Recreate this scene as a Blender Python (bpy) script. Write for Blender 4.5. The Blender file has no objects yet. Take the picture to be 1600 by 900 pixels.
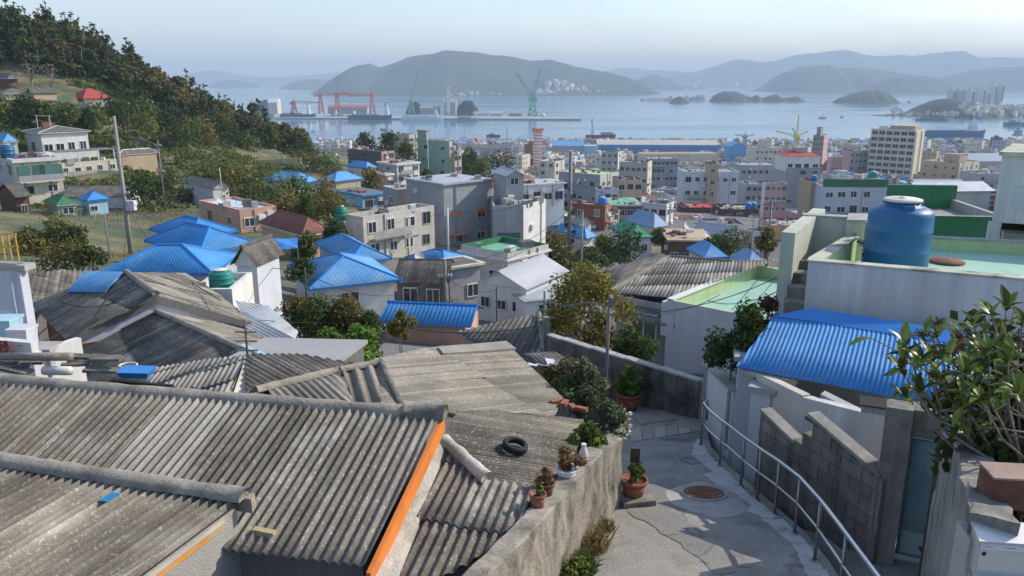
import bpy, math, random
import numpy as np
from mathutils import Vector, Matrix
random.seed(7); rng = np.random.default_rng(7)
S = bpy.context.scene; COL = S.collection
# ------------------------------------------------------------------ camera, sun, sky, exposure
F = 1236.0; PITCH = math.radians(14.73); CP, SP = math.cos(PITCH), math.sin(PITCH)
cam = bpy.data.cameras.new('camera'); cam.sensor_width = 36; cam.lens = 36 * F / 1600
cam.clip_start = 0.1; cam.clip_end = 60000
camo = bpy.data.objects.new('camera', cam); COL.objects.link(camo)
camo.location = (0, 0, 0); camo.rotation_euler = (math.pi / 2 - PITCH, 0, 0); S.camera = camo
SUN_AZ, SUN_EL = math.radians(69), math.radians(35)
sund = Vector((math.sin(SUN_AZ) * math.cos(SUN_EL), math.cos(SUN_AZ) * math.cos(SUN_EL), math.sin(SUN_EL)))
sl = bpy.data.lights.new('sun', 'SUN'); sl.energy = 3.15; sl.angle = math.radians(0.5); sl.color = (1, 0.91, 0.78)
slo = bpy.data.objects.new('sun', sl); COL.objects.link(slo); slo.rotation_euler = sund.to_track_quat('Z', 'Y').to_euler()
W = bpy.data.worlds.new('World'); S.world = W; W.use_nodes = True
wn = W.node_tree.nodes; sky = wn.new('ShaderNodeTexSky'); sky.sky_type = 'NISHITA'; sky.sun_disc = False
sky.sun_elevation = SUN_EL; sky.sun_rotation = SUN_AZ; sky.air_density = 1.15; sky.dust_density = .7; sky.ozone_density = 1.5
wl_ = W.node_tree.links; wtc = wn.new('ShaderNodeTexCoord'); wmp = wn.new('ShaderNodeMapping'); wmp.inputs['Scale'].default_value = (2.2, 2.2, 9); wl_.new(wtc.outputs['Generated'], wmp.inputs[0])
wno = wn.new('ShaderNodeTexNoise'); wno.inputs['Scale'].default_value = 1.3; wno.inputs['Detail'].default_value = 7; wno.inputs['Roughness'].default_value = .55; wl_.new(wmp.outputs[0], wno.inputs['Vector'])
wmr = wn.new('ShaderNodeMapRange'); wmr.inputs[1].default_value = .45; wmr.inputs[2].default_value = .75; wmr.inputs[4].default_value = .5; wl_.new(wno.outputs['Fac'], wmr.inputs[0])
wti = wn.new('ShaderNodeMix'); wti.data_type = 'RGBA'; wti.blend_type = 'MULTIPLY'; wti.inputs[0].default_value = 1; wti.inputs[7].default_value = (.955, .95, 1.04, 1); wl_.new(sky.outputs[0], wti.inputs[6])
wmx = wn.new('ShaderNodeMix'); wmx.data_type = 'RGBA'; wl_.new(wmr.outputs[0], wmx.inputs[0]); wl_.new(wti.outputs[2], wmx.inputs[6]); wmx.inputs[7].default_value = (4.0, 4.15, 4.5, 1)
wl_.new(wmx.outputs[2], wn['Background'].inputs[0]); wn['Background'].inputs[1].default_value = 0.14
S.view_settings.view_transform = 'Standard'; S.view_settings.look = 'None'; S.view_settings.exposure = 0.64; S.view_settings.gamma = 1
S.cycles.max_bounces = 5; S.cycles.diffuse_bounces = 4; S.cycles.glossy_bounces = 2; S.cycles.transparent_max_bounces = 6
S.cycles.volume_bounces = 0; S.cycles.use_denoising = True; S.cycles.caustics_reflective = False; S.cycles.caustics_refractive = False
SEA = -75.0; HAZE = 1.8e-4
# ------------------------------------------------------------------ picture rays (camera at the origin, metres)
def ray(x, y):
    r = (x - 800) / F; u = (450 - y) / F
    return Vector((r, CP + u * SP, -SP + u * CP))
def atD(x, y, D): return ray(x, y) * D
def atY(x, y, Y): d = ray(x, y); return d * (Y / d.y)
def atz(x, y, z): d = ray(x, y); return d * (z / d.z)
def plane3(a, b, c):
    n = (b - a).cross(c - a).normalized()
    if n.z < 0: n = -n
    def f(x, y):
        d = ray(x, y); return d * (a.dot(n) / d.dot(n))
    f.n = n; f.a = a
    return f
def pathz(Y): return -4.234 - 0.18 * Y
def onpath(x, y, dz=0):
    d = ray(x, y); return d * ((-4.234 + dz) / (d.z + .18 * d.y))
def fwd(p): return p.y * CP - p.z * SP
def V3(x, y, z): return Vector((x, y, z))
# ------------------------------------------------------------------ materials
MATS = {}
def _n(nt, t, **kw):
    n = nt.nodes.new(t)
    for k, v in kw.items(): setattr(n, k, v)
    return n
def mat(name, col, rough=.85, var=.12, scale=1.5, fine=0, fscale=40, bump=0, bscale=30, obj=0, island=0, streak=0, dirt=None, dirtamt=.5, dscale=.8, metal=0, spec=.3, stretch=(1, 1, 1), tone=0, spot=0, crack=0, world=0):
    """procedural surface: base colour, broad mottling, fine speckle, streaks that run down, patches of dirt, per-piece tint"""
    if name in MATS: return MATS[name]
    m = bpy.data.materials.new(name); m.use_nodes = True; nt = m.node_tree; L = nt.links.new
    b = nt.nodes['Principled BSDF']; b.inputs['Roughness'].default_value = rough; b.inputs['Metallic'].default_value = metal
    b.inputs['Specular IOR Level'].default_value = spec
    tc = _n(nt, 'ShaderNodeTexCoord'); co = _n(nt, 'ShaderNodeNewGeometry').outputs['Position'] if world else tc.outputs['Object']
    mp = _n(nt, 'ShaderNodeMapping'); mp.inputs['Scale'].default_value = stretch; L(co, mp.inputs[0]); cs = mp.outputs[0]
    rgb = _n(nt, 'ShaderNodeRGB'); rgb.outputs[0].default_value = (*col, 1); cur = rgb.outputs[0]
    def value(fac_out, lo, hi):
        nonlocal cur
        mr = _n(nt, 'ShaderNodeMapRange'); L(fac_out, mr.inputs[0]); mr.inputs[1].default_value = .25; mr.inputs[2].default_value = .75
        mr.inputs[3].default_value = lo; mr.inputs[4].default_value = hi
        mx = _n(nt, 'ShaderNodeMix', data_type='RGBA', blend_type='MULTIPLY'); mx.inputs[0].default_value = 1
        L(cur, mx.inputs[6]); L(mr.outputs[0], mx.inputs[7]); cur = mx.outputs[2]
    def noise(sc, vec, det=4):
        n = _n(nt, 'ShaderNodeTexNoise'); n.inputs['Scale'].default_value = sc; n.inputs['Detail'].default_value = det; n.inputs['Roughness'].default_value = .6
        L(vec, n.inputs['Vector']); return n.outputs['Fac']
    if var: value(noise(scale, cs), 1 - var, 1 + var)
    if fine: value(noise(fscale, co, 2), 1 - fine, 1 + fine)
    if streak:
        m2 = _n(nt, 'ShaderNodeMapping'); m2.inputs['Scale'].default_value = (3.5, 3.5, .25); L(co, m2.inputs[0])
        value(noise(1.6, m2.outputs[0], 5), 1 - streak, 1 + streak * .35)
        m3 = _n(nt, 'ShaderNodeMapping'); m3.inputs['Scale'].default_value = (.55, .55, .10); L(co, m3.inputs[0]); value(noise(1.3, m3.outputs[0], 6), 1 - streak * .9, 1 + streak * .3)
    if dirt:
        nf = noise(dscale, co, 7)
        mr = _n(nt, 'ShaderNodeMapRange'); L(nf, mr.inputs[0]); mr.inputs[1].default_value = .5; mr.inputs[2].default_value = .68; mr.inputs[4].default_value = dirtamt
        mx = _n(nt, 'ShaderNodeMix', data_type='RGBA'); L(mr.outputs[0], mx.inputs[0]); L(cur, mx.inputs[6]); mx.inputs[7].default_value = (*dirt, 1); cur = mx.outputs[2]
    if crack:
        nz = _n(nt, 'ShaderNodeTexNoise'); nz.inputs['Scale'].default_value = 2.2; nz.inputs['Detail'].default_value = 6; L(co, nz.inputs['Vector'])
        va = _n(nt, 'ShaderNodeVectorMath', operation='MULTIPLY_ADD'); L(nz.outputs['Color'], va.inputs[0]); va.inputs[1].default_value = (.7, .7, .7); L(co, va.inputs[2])
        vo = _n(nt, 'ShaderNodeTexVoronoi', feature='DISTANCE_TO_EDGE'); vo.inputs['Scale'].default_value = crack; L(va.outputs[0], vo.inputs['Vector'])
        mr = _n(nt, 'ShaderNodeMapRange'); L(vo.outputs['Distance'], mr.inputs[0]); mr.inputs[1].default_value = .004; mr.inputs[2].default_value = .022; mr.inputs[3].default_value = .35; mr.inputs[4].default_value = 1
        mx = _n(nt, 'ShaderNodeMix', data_type='RGBA', blend_type='MULTIPLY'); mx.inputs[0].default_value = .5; L(cur, mx.inputs[6]); L(mr.outputs[0], mx.inputs[7]); cur = mx.outputs[2]
    if spot:
        mr = _n(nt, 'ShaderNodeMapRange'); L(noise(26, co, 3), mr.inputs[0]); mr.inputs[1].default_value = .58; mr.inputs[2].default_value = .68; mr.inputs[4].default_value = spot
        mx = _n(nt, 'ShaderNodeMix', data_type='RGBA'); L(mr.outputs[0], mx.inputs[0]); L(cur, mx.inputs[6]); mx.inputs[7].default_value = (.5, .485, .42, 1); cur = mx.outputs[2]
    if tone:   # valley grime with rib shade painted in, and wave-to-wave differences, stored on the sheet itself
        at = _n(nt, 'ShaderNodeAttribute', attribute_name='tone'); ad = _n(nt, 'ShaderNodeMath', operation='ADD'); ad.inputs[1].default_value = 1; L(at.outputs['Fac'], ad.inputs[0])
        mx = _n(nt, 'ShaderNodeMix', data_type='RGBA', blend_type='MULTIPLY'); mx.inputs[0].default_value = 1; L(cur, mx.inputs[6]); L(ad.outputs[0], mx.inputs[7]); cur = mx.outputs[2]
    if obj:
        oi = _n(nt, 'ShaderNodeObjectInfo')
        mr = _n(nt, 'ShaderNodeMapRange'); L(oi.outputs['Random'], mr.inputs[0]); mr.inputs[3].default_value = 1 - obj; mr.inputs[4].default_value = 1 + obj
        mx = _n(nt, 'ShaderNodeMix', data_type='RGBA', blend_type='MULTIPLY'); mx.inputs[0].default_value = 1
        L(cur, mx.inputs[6]); L(mr.outputs[0], mx.inputs[7]); cur = mx.outputs[2]
    if island:
        g = _n(nt, 'ShaderNodeNewGeometry')
        hs = _n(nt, 'ShaderNodeHueSaturation')
        mr = _n(nt, 'ShaderNodeMapRange'); L(g.outputs['Random Per Island'], mr.inputs[0]); mr.inputs[3].default_value = 1 - island; mr.inputs[4].default_value = 1 + island
        L(mr.outputs[0], hs.inputs['Value'])
        mr2 = _n(nt, 'ShaderNodeMapRange'); mt = _n(nt, 'ShaderNodeMath', operation='FRACT'); mu = _n(nt, 'ShaderNodeMath', operation='MULTIPLY'); mu.inputs[1].default_value = 7.31
        L(g.outputs['Random Per Island'], mu.inputs[0]); L(mu.outputs[0], mt.inputs[0]); L(mt.outputs[0], mr2.inputs[0]); mr2.inputs[3].default_value = .47; mr2.inputs[4].default_value = .525
        L(mr2.outputs[0], hs.inputs['Hue']); L(cur, hs.inputs['Color']); cur = hs.outputs[0]
    L(cur, b.inputs['Base Color'])
    if bump:
        bp = _n(nt, 'ShaderNodeBump'); bp.inputs['Strength'].default_value = bump; bp.inputs['Distance'].default_value = .02
        L(noise(bscale, co, 5), bp.inputs['Height']); L(bp.outputs[0], b.inputs['Normal'])
    MATS[name] = m; return m
def leafmat(name, col, island=.45, trans=.25, rough=.75, spec=.08):
    m = mat(name, col, rough=rough, var=.25, scale=.7, island=island, obj=.15, spec=spec)
    nt = m.node_tree; b = nt.nodes['Principled BSDF']; out = nt.nodes['Material Output']
    tr = nt.nodes.new('ShaderNodeBsdfTranslucent'); nt.links.new(b.inputs['Base Color'].links[0].from_socket, tr.inputs[0])
    ms = nt.nodes.new('ShaderNodeMixShader'); ms.inputs[0].default_value = trans
    nt.links.new(b.outputs[0], ms.inputs[1]); nt.links.new(tr.outputs[0], ms.inputs[2]); nt.links.new(ms.outputs[0], out.inputs[0])
    return m
# ------------------------------------------------------------------ objects
ORG = {}
def tag(o, label=None, cat=None, group=None, kind=None):
    if label: o['label'] = label
    if cat: o['category'] = cat
    if group: o['group'] = group
    if kind: o['kind'] = kind
    return o
def empty(name, loc, label=None, cat=None, group=None, kind=None):
    o = bpy.data.objects.new(name, None); o.empty_display_size = .2; o.location = loc; COL.objects.link(o); ORG[o.name] = Vector(loc)
    return tag(o, label, cat, group, kind)
def org(o): return ORG.get(o.name, Vector((0, 0, 0))) if o else Vector((0, 0, 0))
def link(name, me, parent=None, loc=(0, 0, 0)):
    """loc in world metres"""
    o = bpy.data.objects.new(name, me); COL.objects.link(o); loc = Vector(loc)
    if parent: o.parent = parent; o.location = loc - org(parent)
    else: o.location = loc
    ORG[o.name] = loc
    return o
class MB:
    def __init__(s): s.v = []; s.f = []; s.m = []; s.t = []
    def poly(s, pts, mi=0):
        k = len(s.v); s.v += [tuple(p) for p in pts]; s.f.append(tuple(range(k, k + len(pts)))); s.m.append(mi); return s
    def pbox(s, o, a, b, c, mi=0):
        """parallelepiped from corner o with edge vectors a, b, c"""
        o, a, b, c = Vector(o), Vector(a), Vector(b), Vector(c); k = len(s.v)
        s.v += [tuple(p) for p in (o, o + a, o + a + b, o + b, o + c, o + a + c, o + a + b + c, o + b + c)]
        fs = [(0, 3, 2, 1), (4, 5, 6, 7), (0, 1, 5, 4), (1, 2, 6, 5), (2, 3, 7, 6), (3, 0, 4, 7)]
        if a.cross(b).dot(c) < 0: fs = [f[::-1] for f in fs]
        s.f += [tuple(k + i for i in f) for f in fs]; s.m += [mi] * 6; return s
    def box(s, c, d, rz=0, mi=0):
        c = Vector(c); ca, sa = math.cos(rz), math.sin(rz); a = Vector((ca, sa, 0)) * d[0]; b = Vector((-sa, ca, 0)) * d[1]; h = Vector((0, 0, d[2]))
        return s.pbox(c - a / 2 - b / 2 - h / 2, a, b, h, mi)
    def prism(s, base, top, mi=0, cap=True):
        """two rings of equal length, walls between and caps"""
        k = len(s.v); n = len(base); s.v += [tuple(p) for p in base] + [tuple(p) for p in top]
        for i in range(n): j = (i + 1) % n; s.f.append((k + i, k + j, k + n + j, k + n + i)); s.m.append(mi)
        if cap: s.f.append(tuple(k + i for i in range(n))[::-1]); s.f.append(tuple(k + n + i for i in range(n))); s.m += [mi, mi]
        return s
    def tube(s, pts, r, n=8, mi=0, cap=True):
        pts = [Vector(p) for p in pts]; k = len(s.v); N = len(pts)
        rr = r if isinstance(r, (list, tuple)) else [r] * N
        pa = None
        for i, p in enumerate(pts):
            t = (pts[min(i + 1, N - 1)] - pts[max(i - 1, 0)]).normalized()
            if pa is None: pa = t.orthogonal().normalized()
            pa = (pa - t * pa.dot(t)).normalized(); pb = t.cross(pa)
            for j in range(n): a = 2 * math.pi * j / n; s.v.append(tuple(p + (pa * math.cos(a) + pb * math.sin(a)) * rr[i]))
        for i in range(N - 1):
            for j in range(n): s.f.append((k + i * n + j, k + i * n + (j + 1) % n, k + (i + 1) * n + (j + 1) % n, k + (i + 1) * n + j)); s.m.append(mi)
        if cap: s.f.append(tuple(k + j for j in range(n))[::-1]); s.f.append(tuple(k + (N - 1) * n + j for j in range(n))); s.m += [mi, mi]
        return s
    def lathe(s, c, prof, n=20, mi=0):
        """prof: list of (radius, height)"""
        k = len(s.v); c = Vector(c)
        for r, h in prof:
            for j in range(n): a = 2 * math.pi * j / n; s.v.append((c.x + r * math.cos(a), c.y + r * math.sin(a), c.z + h))
        for i in range(len(prof) - 1):
            for j in range(n): s.f.append((k + i * n + j, k + i * n + (j + 1) % n, k + (i + 1) * n + (j + 1) % n, k + (i + 1) * n + j)); s.m.append(mi)
        if prof[-1][0] > 1e-4: s.f.append(tuple(k + (len(prof) - 1) * n + j for j in range(n))); s.m.append(mi)
        if prof[0][0] > 1e-4: s.f.append(tuple(k + j for j in range(n))[::-1]); s.m.append(mi)
        return s
    def mesh(s, name, mats, smooth=False, off=None):
        me = bpy.data.meshes.new(name); vv = s.v
        if off is not None: vv = [(a - off.x, b - off.y, c - off.z) for a, b, c in vv]
        me.from_pydata(vv, [], s.f)
        for m in (mats if isinstance(mats, (list, tuple)) else [mats]): me.materials.append(m)
        if len(set(s.m)) > 1: me.polygons.foreach_set('material_index', s.m)
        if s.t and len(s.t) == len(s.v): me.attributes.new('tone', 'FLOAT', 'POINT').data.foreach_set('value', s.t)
        if smooth: me.polygons.foreach_set('use_smooth', [True] * len(s.f))
        me.update(); return me
    def build(s, name, mats, parent=None, smooth=False, org_=None):
        o_ = Vector(org_) if org_ is not None else (org(parent) if parent else Vector(s.v[0]))
        return link(name, s.mesh(name, mats, smooth, o_), parent, o_)
def copy_tree(o, loc, rz=0, sc=1.0, label=None, parent=None):
    """a copy of a thing and of its parts, mesh data shared"""
    c = o.copy(); COL.objects.link(c); c.parent = parent
    if parent is None:
        c.location = loc; c.rotation_euler = (0, 0, rz); c.scale = (sc, sc, sc) if not isinstance(sc, tuple) else sc
        if label: c['label'] = label
    for ch in o.children: copy_tree(ch, None, parent=c)
    return c
# ------------------------------------------------------------------ corrugated sheeting
def clip2(poly, ax, lim, keep_gt):
    out = []
    for i in range(len(poly)):
        p, q = poly[i], poly[(i + 1) % len(poly)]
        ip = (p[ax] >= lim) == keep_gt; iq = (q[ax] >= lim) == keep_gt
        if ip: out.append(p)
        if ip != iq and q[ax] != p[ax]:
            t = (lim - p[ax]) / (q[ax] - p[ax]); out.append((p[0] + t * (q[0] - p[0]), p[1] + t * (q[1] - p[1])))
    return out
def frame_of(pts, vdir, up=True):
    n = Vector((0, 0, 0))
    for i in range(1, len(pts) - 1): n += (pts[i] - pts[0]).cross(pts[i + 1] - pts[0])
    n.normalize()
    if n.z < 0: n = -n
    v = (vdir - n * vdir.dot(n)).normalized(); u = v.cross(n).normalized()
    return u, v, n
def corrugate(mb, O, u, v, n, poly, pitch, amp, lift0=0, lift1=0, per=6, lip=.012, sag=0, mi=0, nv=1):
    us = [p[0] for p in poly]; u0, u1 = min(us), max(us)
    if u1 - u0 < 1e-3: return
    step = pitch / per; a0 = math.ceil(u0 / step); ss = [u0 + 1e-4] + [i * step for i in range(a0, int(u1 / step) + 1) if u0 + 2e-3 < i * step < u1 - 2e-3] + [u1 - 1e-4]
    vs = [p[1] for p in poly]; vlo, vhi = min(vs), max(vs); prev = None
    for s_ in ss:
        cuts = []
        for i in range(len(poly)):
            p, q = poly[i], poly[(i + 1) % len(poly)]
            if (p[0] - s_) * (q[0] - s_) <= 0 and abs(p[0] - q[0]) > 1e-9:
                t = (s_ - p[0]) / (q[0] - p[0]); cuts.append(p[1] + t * (q[1] - p[1]))
        if len(cuts) < 2: prev = None; continue
        a, b = min(cuts), max(cuts); h = amp * math.cos(2 * math.pi * s_ / pitch); k = len(mb.v)
        row = [(a, -lip)] + [(a + (b - a) * j / nv, 0) for j in range(nv + 1)]
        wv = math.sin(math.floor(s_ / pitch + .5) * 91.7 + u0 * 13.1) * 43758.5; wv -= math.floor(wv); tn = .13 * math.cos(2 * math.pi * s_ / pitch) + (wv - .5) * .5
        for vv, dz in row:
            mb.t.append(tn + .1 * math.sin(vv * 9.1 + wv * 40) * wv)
            t = (vv - vlo) / max(vhi - vlo, 1e-6)
            mb.v.append(tuple(O + u * s_ + v * vv + n * (h + lift0 * (1 - t) + lift1 * t + dz - sag * 4 * t * (1 - t))))
        if prev is not None:
            for j in range(nv + 1): mb.f.append((prev + j, k + j, k + j + 1, prev + j + 1)); mb.m.append(mi)
        prev = k
def sheets(root, pts, vdir, pitch, amp, mats, width=None, course=None, name='roof_sheet', seed=0, per=6, jit=.02, lift=.02, sag=0, nv=1, pick=None, miss=None):
    """corrugated roof over the flat polygon pts; vdir points up the slope. width/course split it into sheets, each an object"""
    pts = [Vector(p) for p in pts]; u, v, n = frame_of(pts, vdir); O = pts[0]; r = random.Random(seed)
    P2 = [((p - O).dot(u), (p - O).dot(v)) for p in pts]
    if not width:
        mb = MB(); corrugate(mb, O, u, v, n, P2, pitch, amp, per=per, nv=nv, sag=sag); return mb.build(name, mats, root, True)
    u0, u1 = min(p[0] for p in P2), max(p[0] for p in P2); v0, v1 = min(p[1] for p in P2), max(p[1] for p in P2)
    nu = max(1, round((u1 - u0) / width)); course = course or (v1 - v0 + 1); nvv = max(1, math.ceil((v1 - v0) / course - .15)); out = []
    W_ = round((u1 - u0) / nu / pitch) * pitch or pitch
    for j in range(nvv):
        for i in range(nu):
            a, b = u0 + i * W_, (u0 + (i + 1) * W_ if i < nu - 1 else u1)
            q = clip2(P2, 0, a, True); q = clip2(q, 0, b + pitch * .45, False) if q else q
            lo = v0 + j * course + (r.uniform(-jit, jit) if j else 0); hi = v0 + (j + 1) * course + .1
            if q and j: q = clip2(q, 1, lo, True)
            if q and j < nvv - 1: q = clip2(q, 1, hi, False)
            if not q or len(q) < 3: continue
            mb = MB(); l = lift * (.6 + r.random() * .8) if j else r.uniform(0, lift * .5)
            corrugate(mb, O, u, v, n, q, pitch, amp, l, r.uniform(0, .006) + (.003 if i % 2 else 0), per=per, nv=nv, sag=sag + r.uniform(0, .006))
            if mb.f:
                mm = pick(r) if pick else mats
                out.append(mb.build(name, mm, root, True))
    return out
def ridge(root, a, b, r, m, name='ridge_cap', n=7, sag=.02, seed=0, k=10, half=True, squash=1):
    """rounded mortar ridge from a to b, uneven along its length"""
    a, b = Vector(a), Vector(b); rr = random.Random(seed); d = (b - a).normalized(); s = d.cross(Vector((0, 0, 1))).normalized(); up = s.cross(d); mb = MB()
    for i in range(k + 1):
        t = i / k; c = a.lerp(b, t) - Vector((0, 0, 1)) * sag * 4 * t * (1 - t); q = r * rr.uniform(.9, 1.12)
        for j in range(n): an = math.pi * (j / (n - 1)) * 1.16 - .25; mb.v.append(tuple(c + s * q * math.cos(an) + up * q * squash * math.sin(an)))
    for i in range(k):
        for j in range(n - 1): mb.f.append((i * n + j, i * n + j + 1, (i + 1) * n + j + 1, (i + 1) * n + j)); mb.m.append(0)
    mb.f.append(tuple(range(n))); mb.f.append(tuple(k * n + j for j in range(n))[::-1]); mb.m += [0, 0]
    return mb.build(name, m, root, True)
# ------------------------------------------------------------------ the palette
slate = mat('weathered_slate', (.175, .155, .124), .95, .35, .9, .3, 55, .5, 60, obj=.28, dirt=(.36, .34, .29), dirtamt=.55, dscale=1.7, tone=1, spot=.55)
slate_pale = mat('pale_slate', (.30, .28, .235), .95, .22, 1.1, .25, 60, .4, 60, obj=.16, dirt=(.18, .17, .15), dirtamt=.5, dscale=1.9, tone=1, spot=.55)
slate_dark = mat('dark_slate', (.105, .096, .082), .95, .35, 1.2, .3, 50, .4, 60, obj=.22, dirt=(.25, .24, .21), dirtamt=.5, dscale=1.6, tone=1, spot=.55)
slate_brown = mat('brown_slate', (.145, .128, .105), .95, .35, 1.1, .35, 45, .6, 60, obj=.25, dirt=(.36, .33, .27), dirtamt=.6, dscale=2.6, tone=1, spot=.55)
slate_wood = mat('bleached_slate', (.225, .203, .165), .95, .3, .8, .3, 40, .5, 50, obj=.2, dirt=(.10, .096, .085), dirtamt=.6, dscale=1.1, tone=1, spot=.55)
mortar = mat('mortar', (.30, .27, .22), .95, .3, 2.5, .25, 50, .9, 25, dirt=(.10, .095, .085), dirtamt=.8, dscale=2.2)
mortar_pale = mat('pale_mortar', (.52, .49, .41), .95, .2, 2.5, .2, 50, .7, 25, dirt=(.22, .2, .17), dirtamt=.7, dscale=2.2)
paint_orange = mat('orange_paint', (.72, .22, .045), .6, .12, 2, .06, 60, dirt=(.35, .14, .05), dirtamt=.4, dscale=3)
plaster = mat('plaster', (.55, .54, .50), .9, .1, .7, .06, 60, .25, 60, streak=.18, dirt=(.3, .29, .26), dirtamt=.45, dscale=.9)
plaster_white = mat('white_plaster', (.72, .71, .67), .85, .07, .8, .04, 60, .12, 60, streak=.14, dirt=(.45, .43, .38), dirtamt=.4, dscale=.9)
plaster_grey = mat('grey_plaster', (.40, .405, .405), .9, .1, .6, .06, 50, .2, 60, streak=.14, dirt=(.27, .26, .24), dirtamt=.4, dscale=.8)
plaster_lilac = mat('lilac_white_plaster', (.60, .61, .65), .85, .07, .6, .04, 60, .12, 60, streak=.12, dirt=(.42, .42, .42), dirtamt=.4)
plaster_cream = mat('cream_plaster', (.68, .62, .48), .88, .1, .7, .05, 60, .15, 60, streak=.18, dirt=(.4, .34, .24), dirtamt=.5)
plaster_ivory = mat('ivory_plaster', (.62, .58, .50), .88, .1, .7, .05, 60, .15, 60, streak=.2, dirt=(.36, .32, .26), dirtamt=.5)
plaster_peach = mat('peach_plaster', (.62, .37, .27), .88, .1, .7, .05, 60, .15, 60, streak=.15, dirt=(.4, .27, .2), dirtamt=.4)
plaster_tan = mat('tan_plaster', (.52, .40, .27), .88, .12, .7, .05, 60, .15, 60, streak=.16)
plaster_green = mat('pale_green_plaster', (.36, .50, .40), .88, .1, .7, .05, 60, streak=.14)
plaster_mint = mat('mint_plaster', (.55, .58, .485), .88, .1, .7, .05, 60, streak=.16, dirt=(.36, .37, .29), dirtamt=.6, dscale=1.3)
plaster_teal = mat('teal_plaster', (.36, .58, .64), .88, .1, .9, .05, 60, streak=.15)
plaster_pink = mat('pink_plaster', (.56, .36, .34), .88, .1, .9, .05, 60, streak=.15)
stucco = mat('rough_stucco', (.46, .44, .39), .95, .1, 1.2, .22, 70, .9, 70, dirt=(.3, .28, .24), dirtamt=.4, dscale=1.3)
brick_red = mat('red_brick', (.30, .105, .07), .9, .18, 1, .2, 25, .2, 30, streak=.15)
brick_brown = mat('brown_brick', (.16, .085, .065), .9, .2, 1, .2, 25, .2, 30, streak=.15)
wall_dark = mat('dark_grey_plaster', (.17, .165, .16), .9, .15, .8, .1, 40, streak=.2)
concrete = mat('concrete', (.31, .295, .26), .95, .2, 1.6, .15, 50, .5, 40, streak=.35, dirt=(.06, .058, .05), dirtamt=.85, dscale=1.5)
concrete_wall = mat('weathered_wall', (.36, .325, .265), .95, .22, 1.5, .18, 45, 1.0, 22, streak=.4, dirt=(.085, .08, .065), dirtamt=.85, dscale=2.4)
concrete_pale = mat('pale_concrete', (.42, .41, .38), .95, .15, 1.6, .12, 50, .4, 40, streak=.2, dirt=(.2, .19, .17), dirtamt=.6, dscale=1.5)
block_grey = mat('concrete_block', (.25, .232, .198), .95, .18, 2.5, .18, 60, .8, 60, obj=.16, world=1, streak=.55, dirt=(.05, .047, .04), dirtamt=.85, dscale=1.1)
block_joint = mat('block_mortar', (.19, .18, .16), .95, .15, 3, .1, 60, .3, 40, world=1, streak=.5, dirt=(.045, .043, .037), dirtamt=.95, dscale=1.1)
asphalt = mat('alley_concrete', (.31, .292, .258), .95, .28, .9, .32, 60, 1.0, 40, dirt=(.19, .182, .165), dirtamt=.8, dscale=1.6, crack=.28, spot=.22)
asphalt_new = mat('darker_patch', (.235, .226, .205), .95, .25, 1.2, .3, 60, .9, 40, crack=.8)
cement_patch = mat('cement_patch', (.50, .49, .46), .95, .2, 2, .18, 55, .5, 50, dirt=(.2, .19, .175), dirtamt=.8, dscale=4)
paver_m = mat('concrete_paver', (.34, .31, .26), .95, .15, 2, .15, 55, .4, 50, obj=.2)
blue_roof = mat('blue_roof_sheet', (.060, .275, .60), .62, .16, .5, .06, 40, streak=.22, dirt=(.20, .36, .52), dirtamt=.5, dscale=.6, spec=.25, obj=.06)
blue_roof_pale = mat('faded_blue_sheet', (.12, .34, .62), .62, .16, .5, .06, 40, streak=.22, dirt=(.28, .42, .55), dirtamt=.5, dscale=.7, spec=.25, obj=.08)
blue_trim = mat('blue_trim', (.03, .21, .54), .45, .06, 1, spec=.4)
green_roof = mat('green_roof_paint', (.17, .40, .255), .7, .12, .5, .05, 30, dirt=(.36, .42, .3), dirtamt=.5, dscale=.5, obj=.08)
green_dark = mat('dark_green_paint', (.05, .20, .09), .7, .12, .7, .06, 30, streak=.15, obj=.08)
floor_green = mat('terrace_paint', (.33, .53, .41), .65, .08, .8, .04, 40, dirt=(.25, .40, .30), dirtamt=.5, dscale=.9)
yellowgreen = mat('yellow_green_paint', (.50, .60, .33), .8, .1, .8, .05, 40, streak=.18, dirt=(.38, .44, .27), dirtamt=.5)
parapet_top = mat('parapet_top', (.50, .49, .38), .9, .15, 2, .15, 40, dirt=(.13, .125, .1), dirtamt=.85, dscale=2.4)
roof_grey = mat('grey_flat_roof', (.30, .30, .29), .92, .15, .4, .08, 20, dirt=(.18, .18, .17), dirtamt=.6, dscale=.35, obj=.15)
roof_dark = mat('dark_flat_roof', (.14, .135, .13), .92, .18, .4, .08, 20, dirt=(.22, .21, .2), dirtamt=.5, dscale=.35, obj=.15)
roof_white = mat('white_metal_roof', (.44, .46, .49), .6, .1, .4, .04, 20, spec=.25, streak=.15, dirt=(.36, .36, .36), dirtamt=.5)
roof_red = mat('red_roof', (.42, .075, .06), .75, .12, .6, .08, 25, obj=.1)
roof_tile_red = mat('faded_red_tile', (.24, .105, .075), .85, .2, .6, .12, 25, obj=.1)
tank_blue = mat('blue_tank_plastic', (.016, .118, .255), .45, .06, .6, .03, 40, spec=.45, dirt=(.03, .15, .29), dirtamt=.5, dscale=1.5)
tank_blue2 = mat('bright_blue_tank', (.03, .19, .48), .45, .08, .8, obj=.2, spec=.4)
tank_teal = mat('teal_tank', (.02, .25, .26), .45, .08, .8, obj=.1, spec=.4)
tank_green = mat('green_tank', (.02, .22, .17), .45, .08, .8, spec=.4)
lid_white = mat('white_lid', (.66, .64, .56), .6, .1, 4, dirt=(.45, .42, .34), dirtamt=.5, dscale=5)
steel = mat('stainless_steel', (.55, .55, .56), .28, .06, 6, metal=1, spec=.5)
steel_dull = mat('dull_steel_post', (.30, .30, .30), .45, .1, 6, metal=.8)
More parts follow.
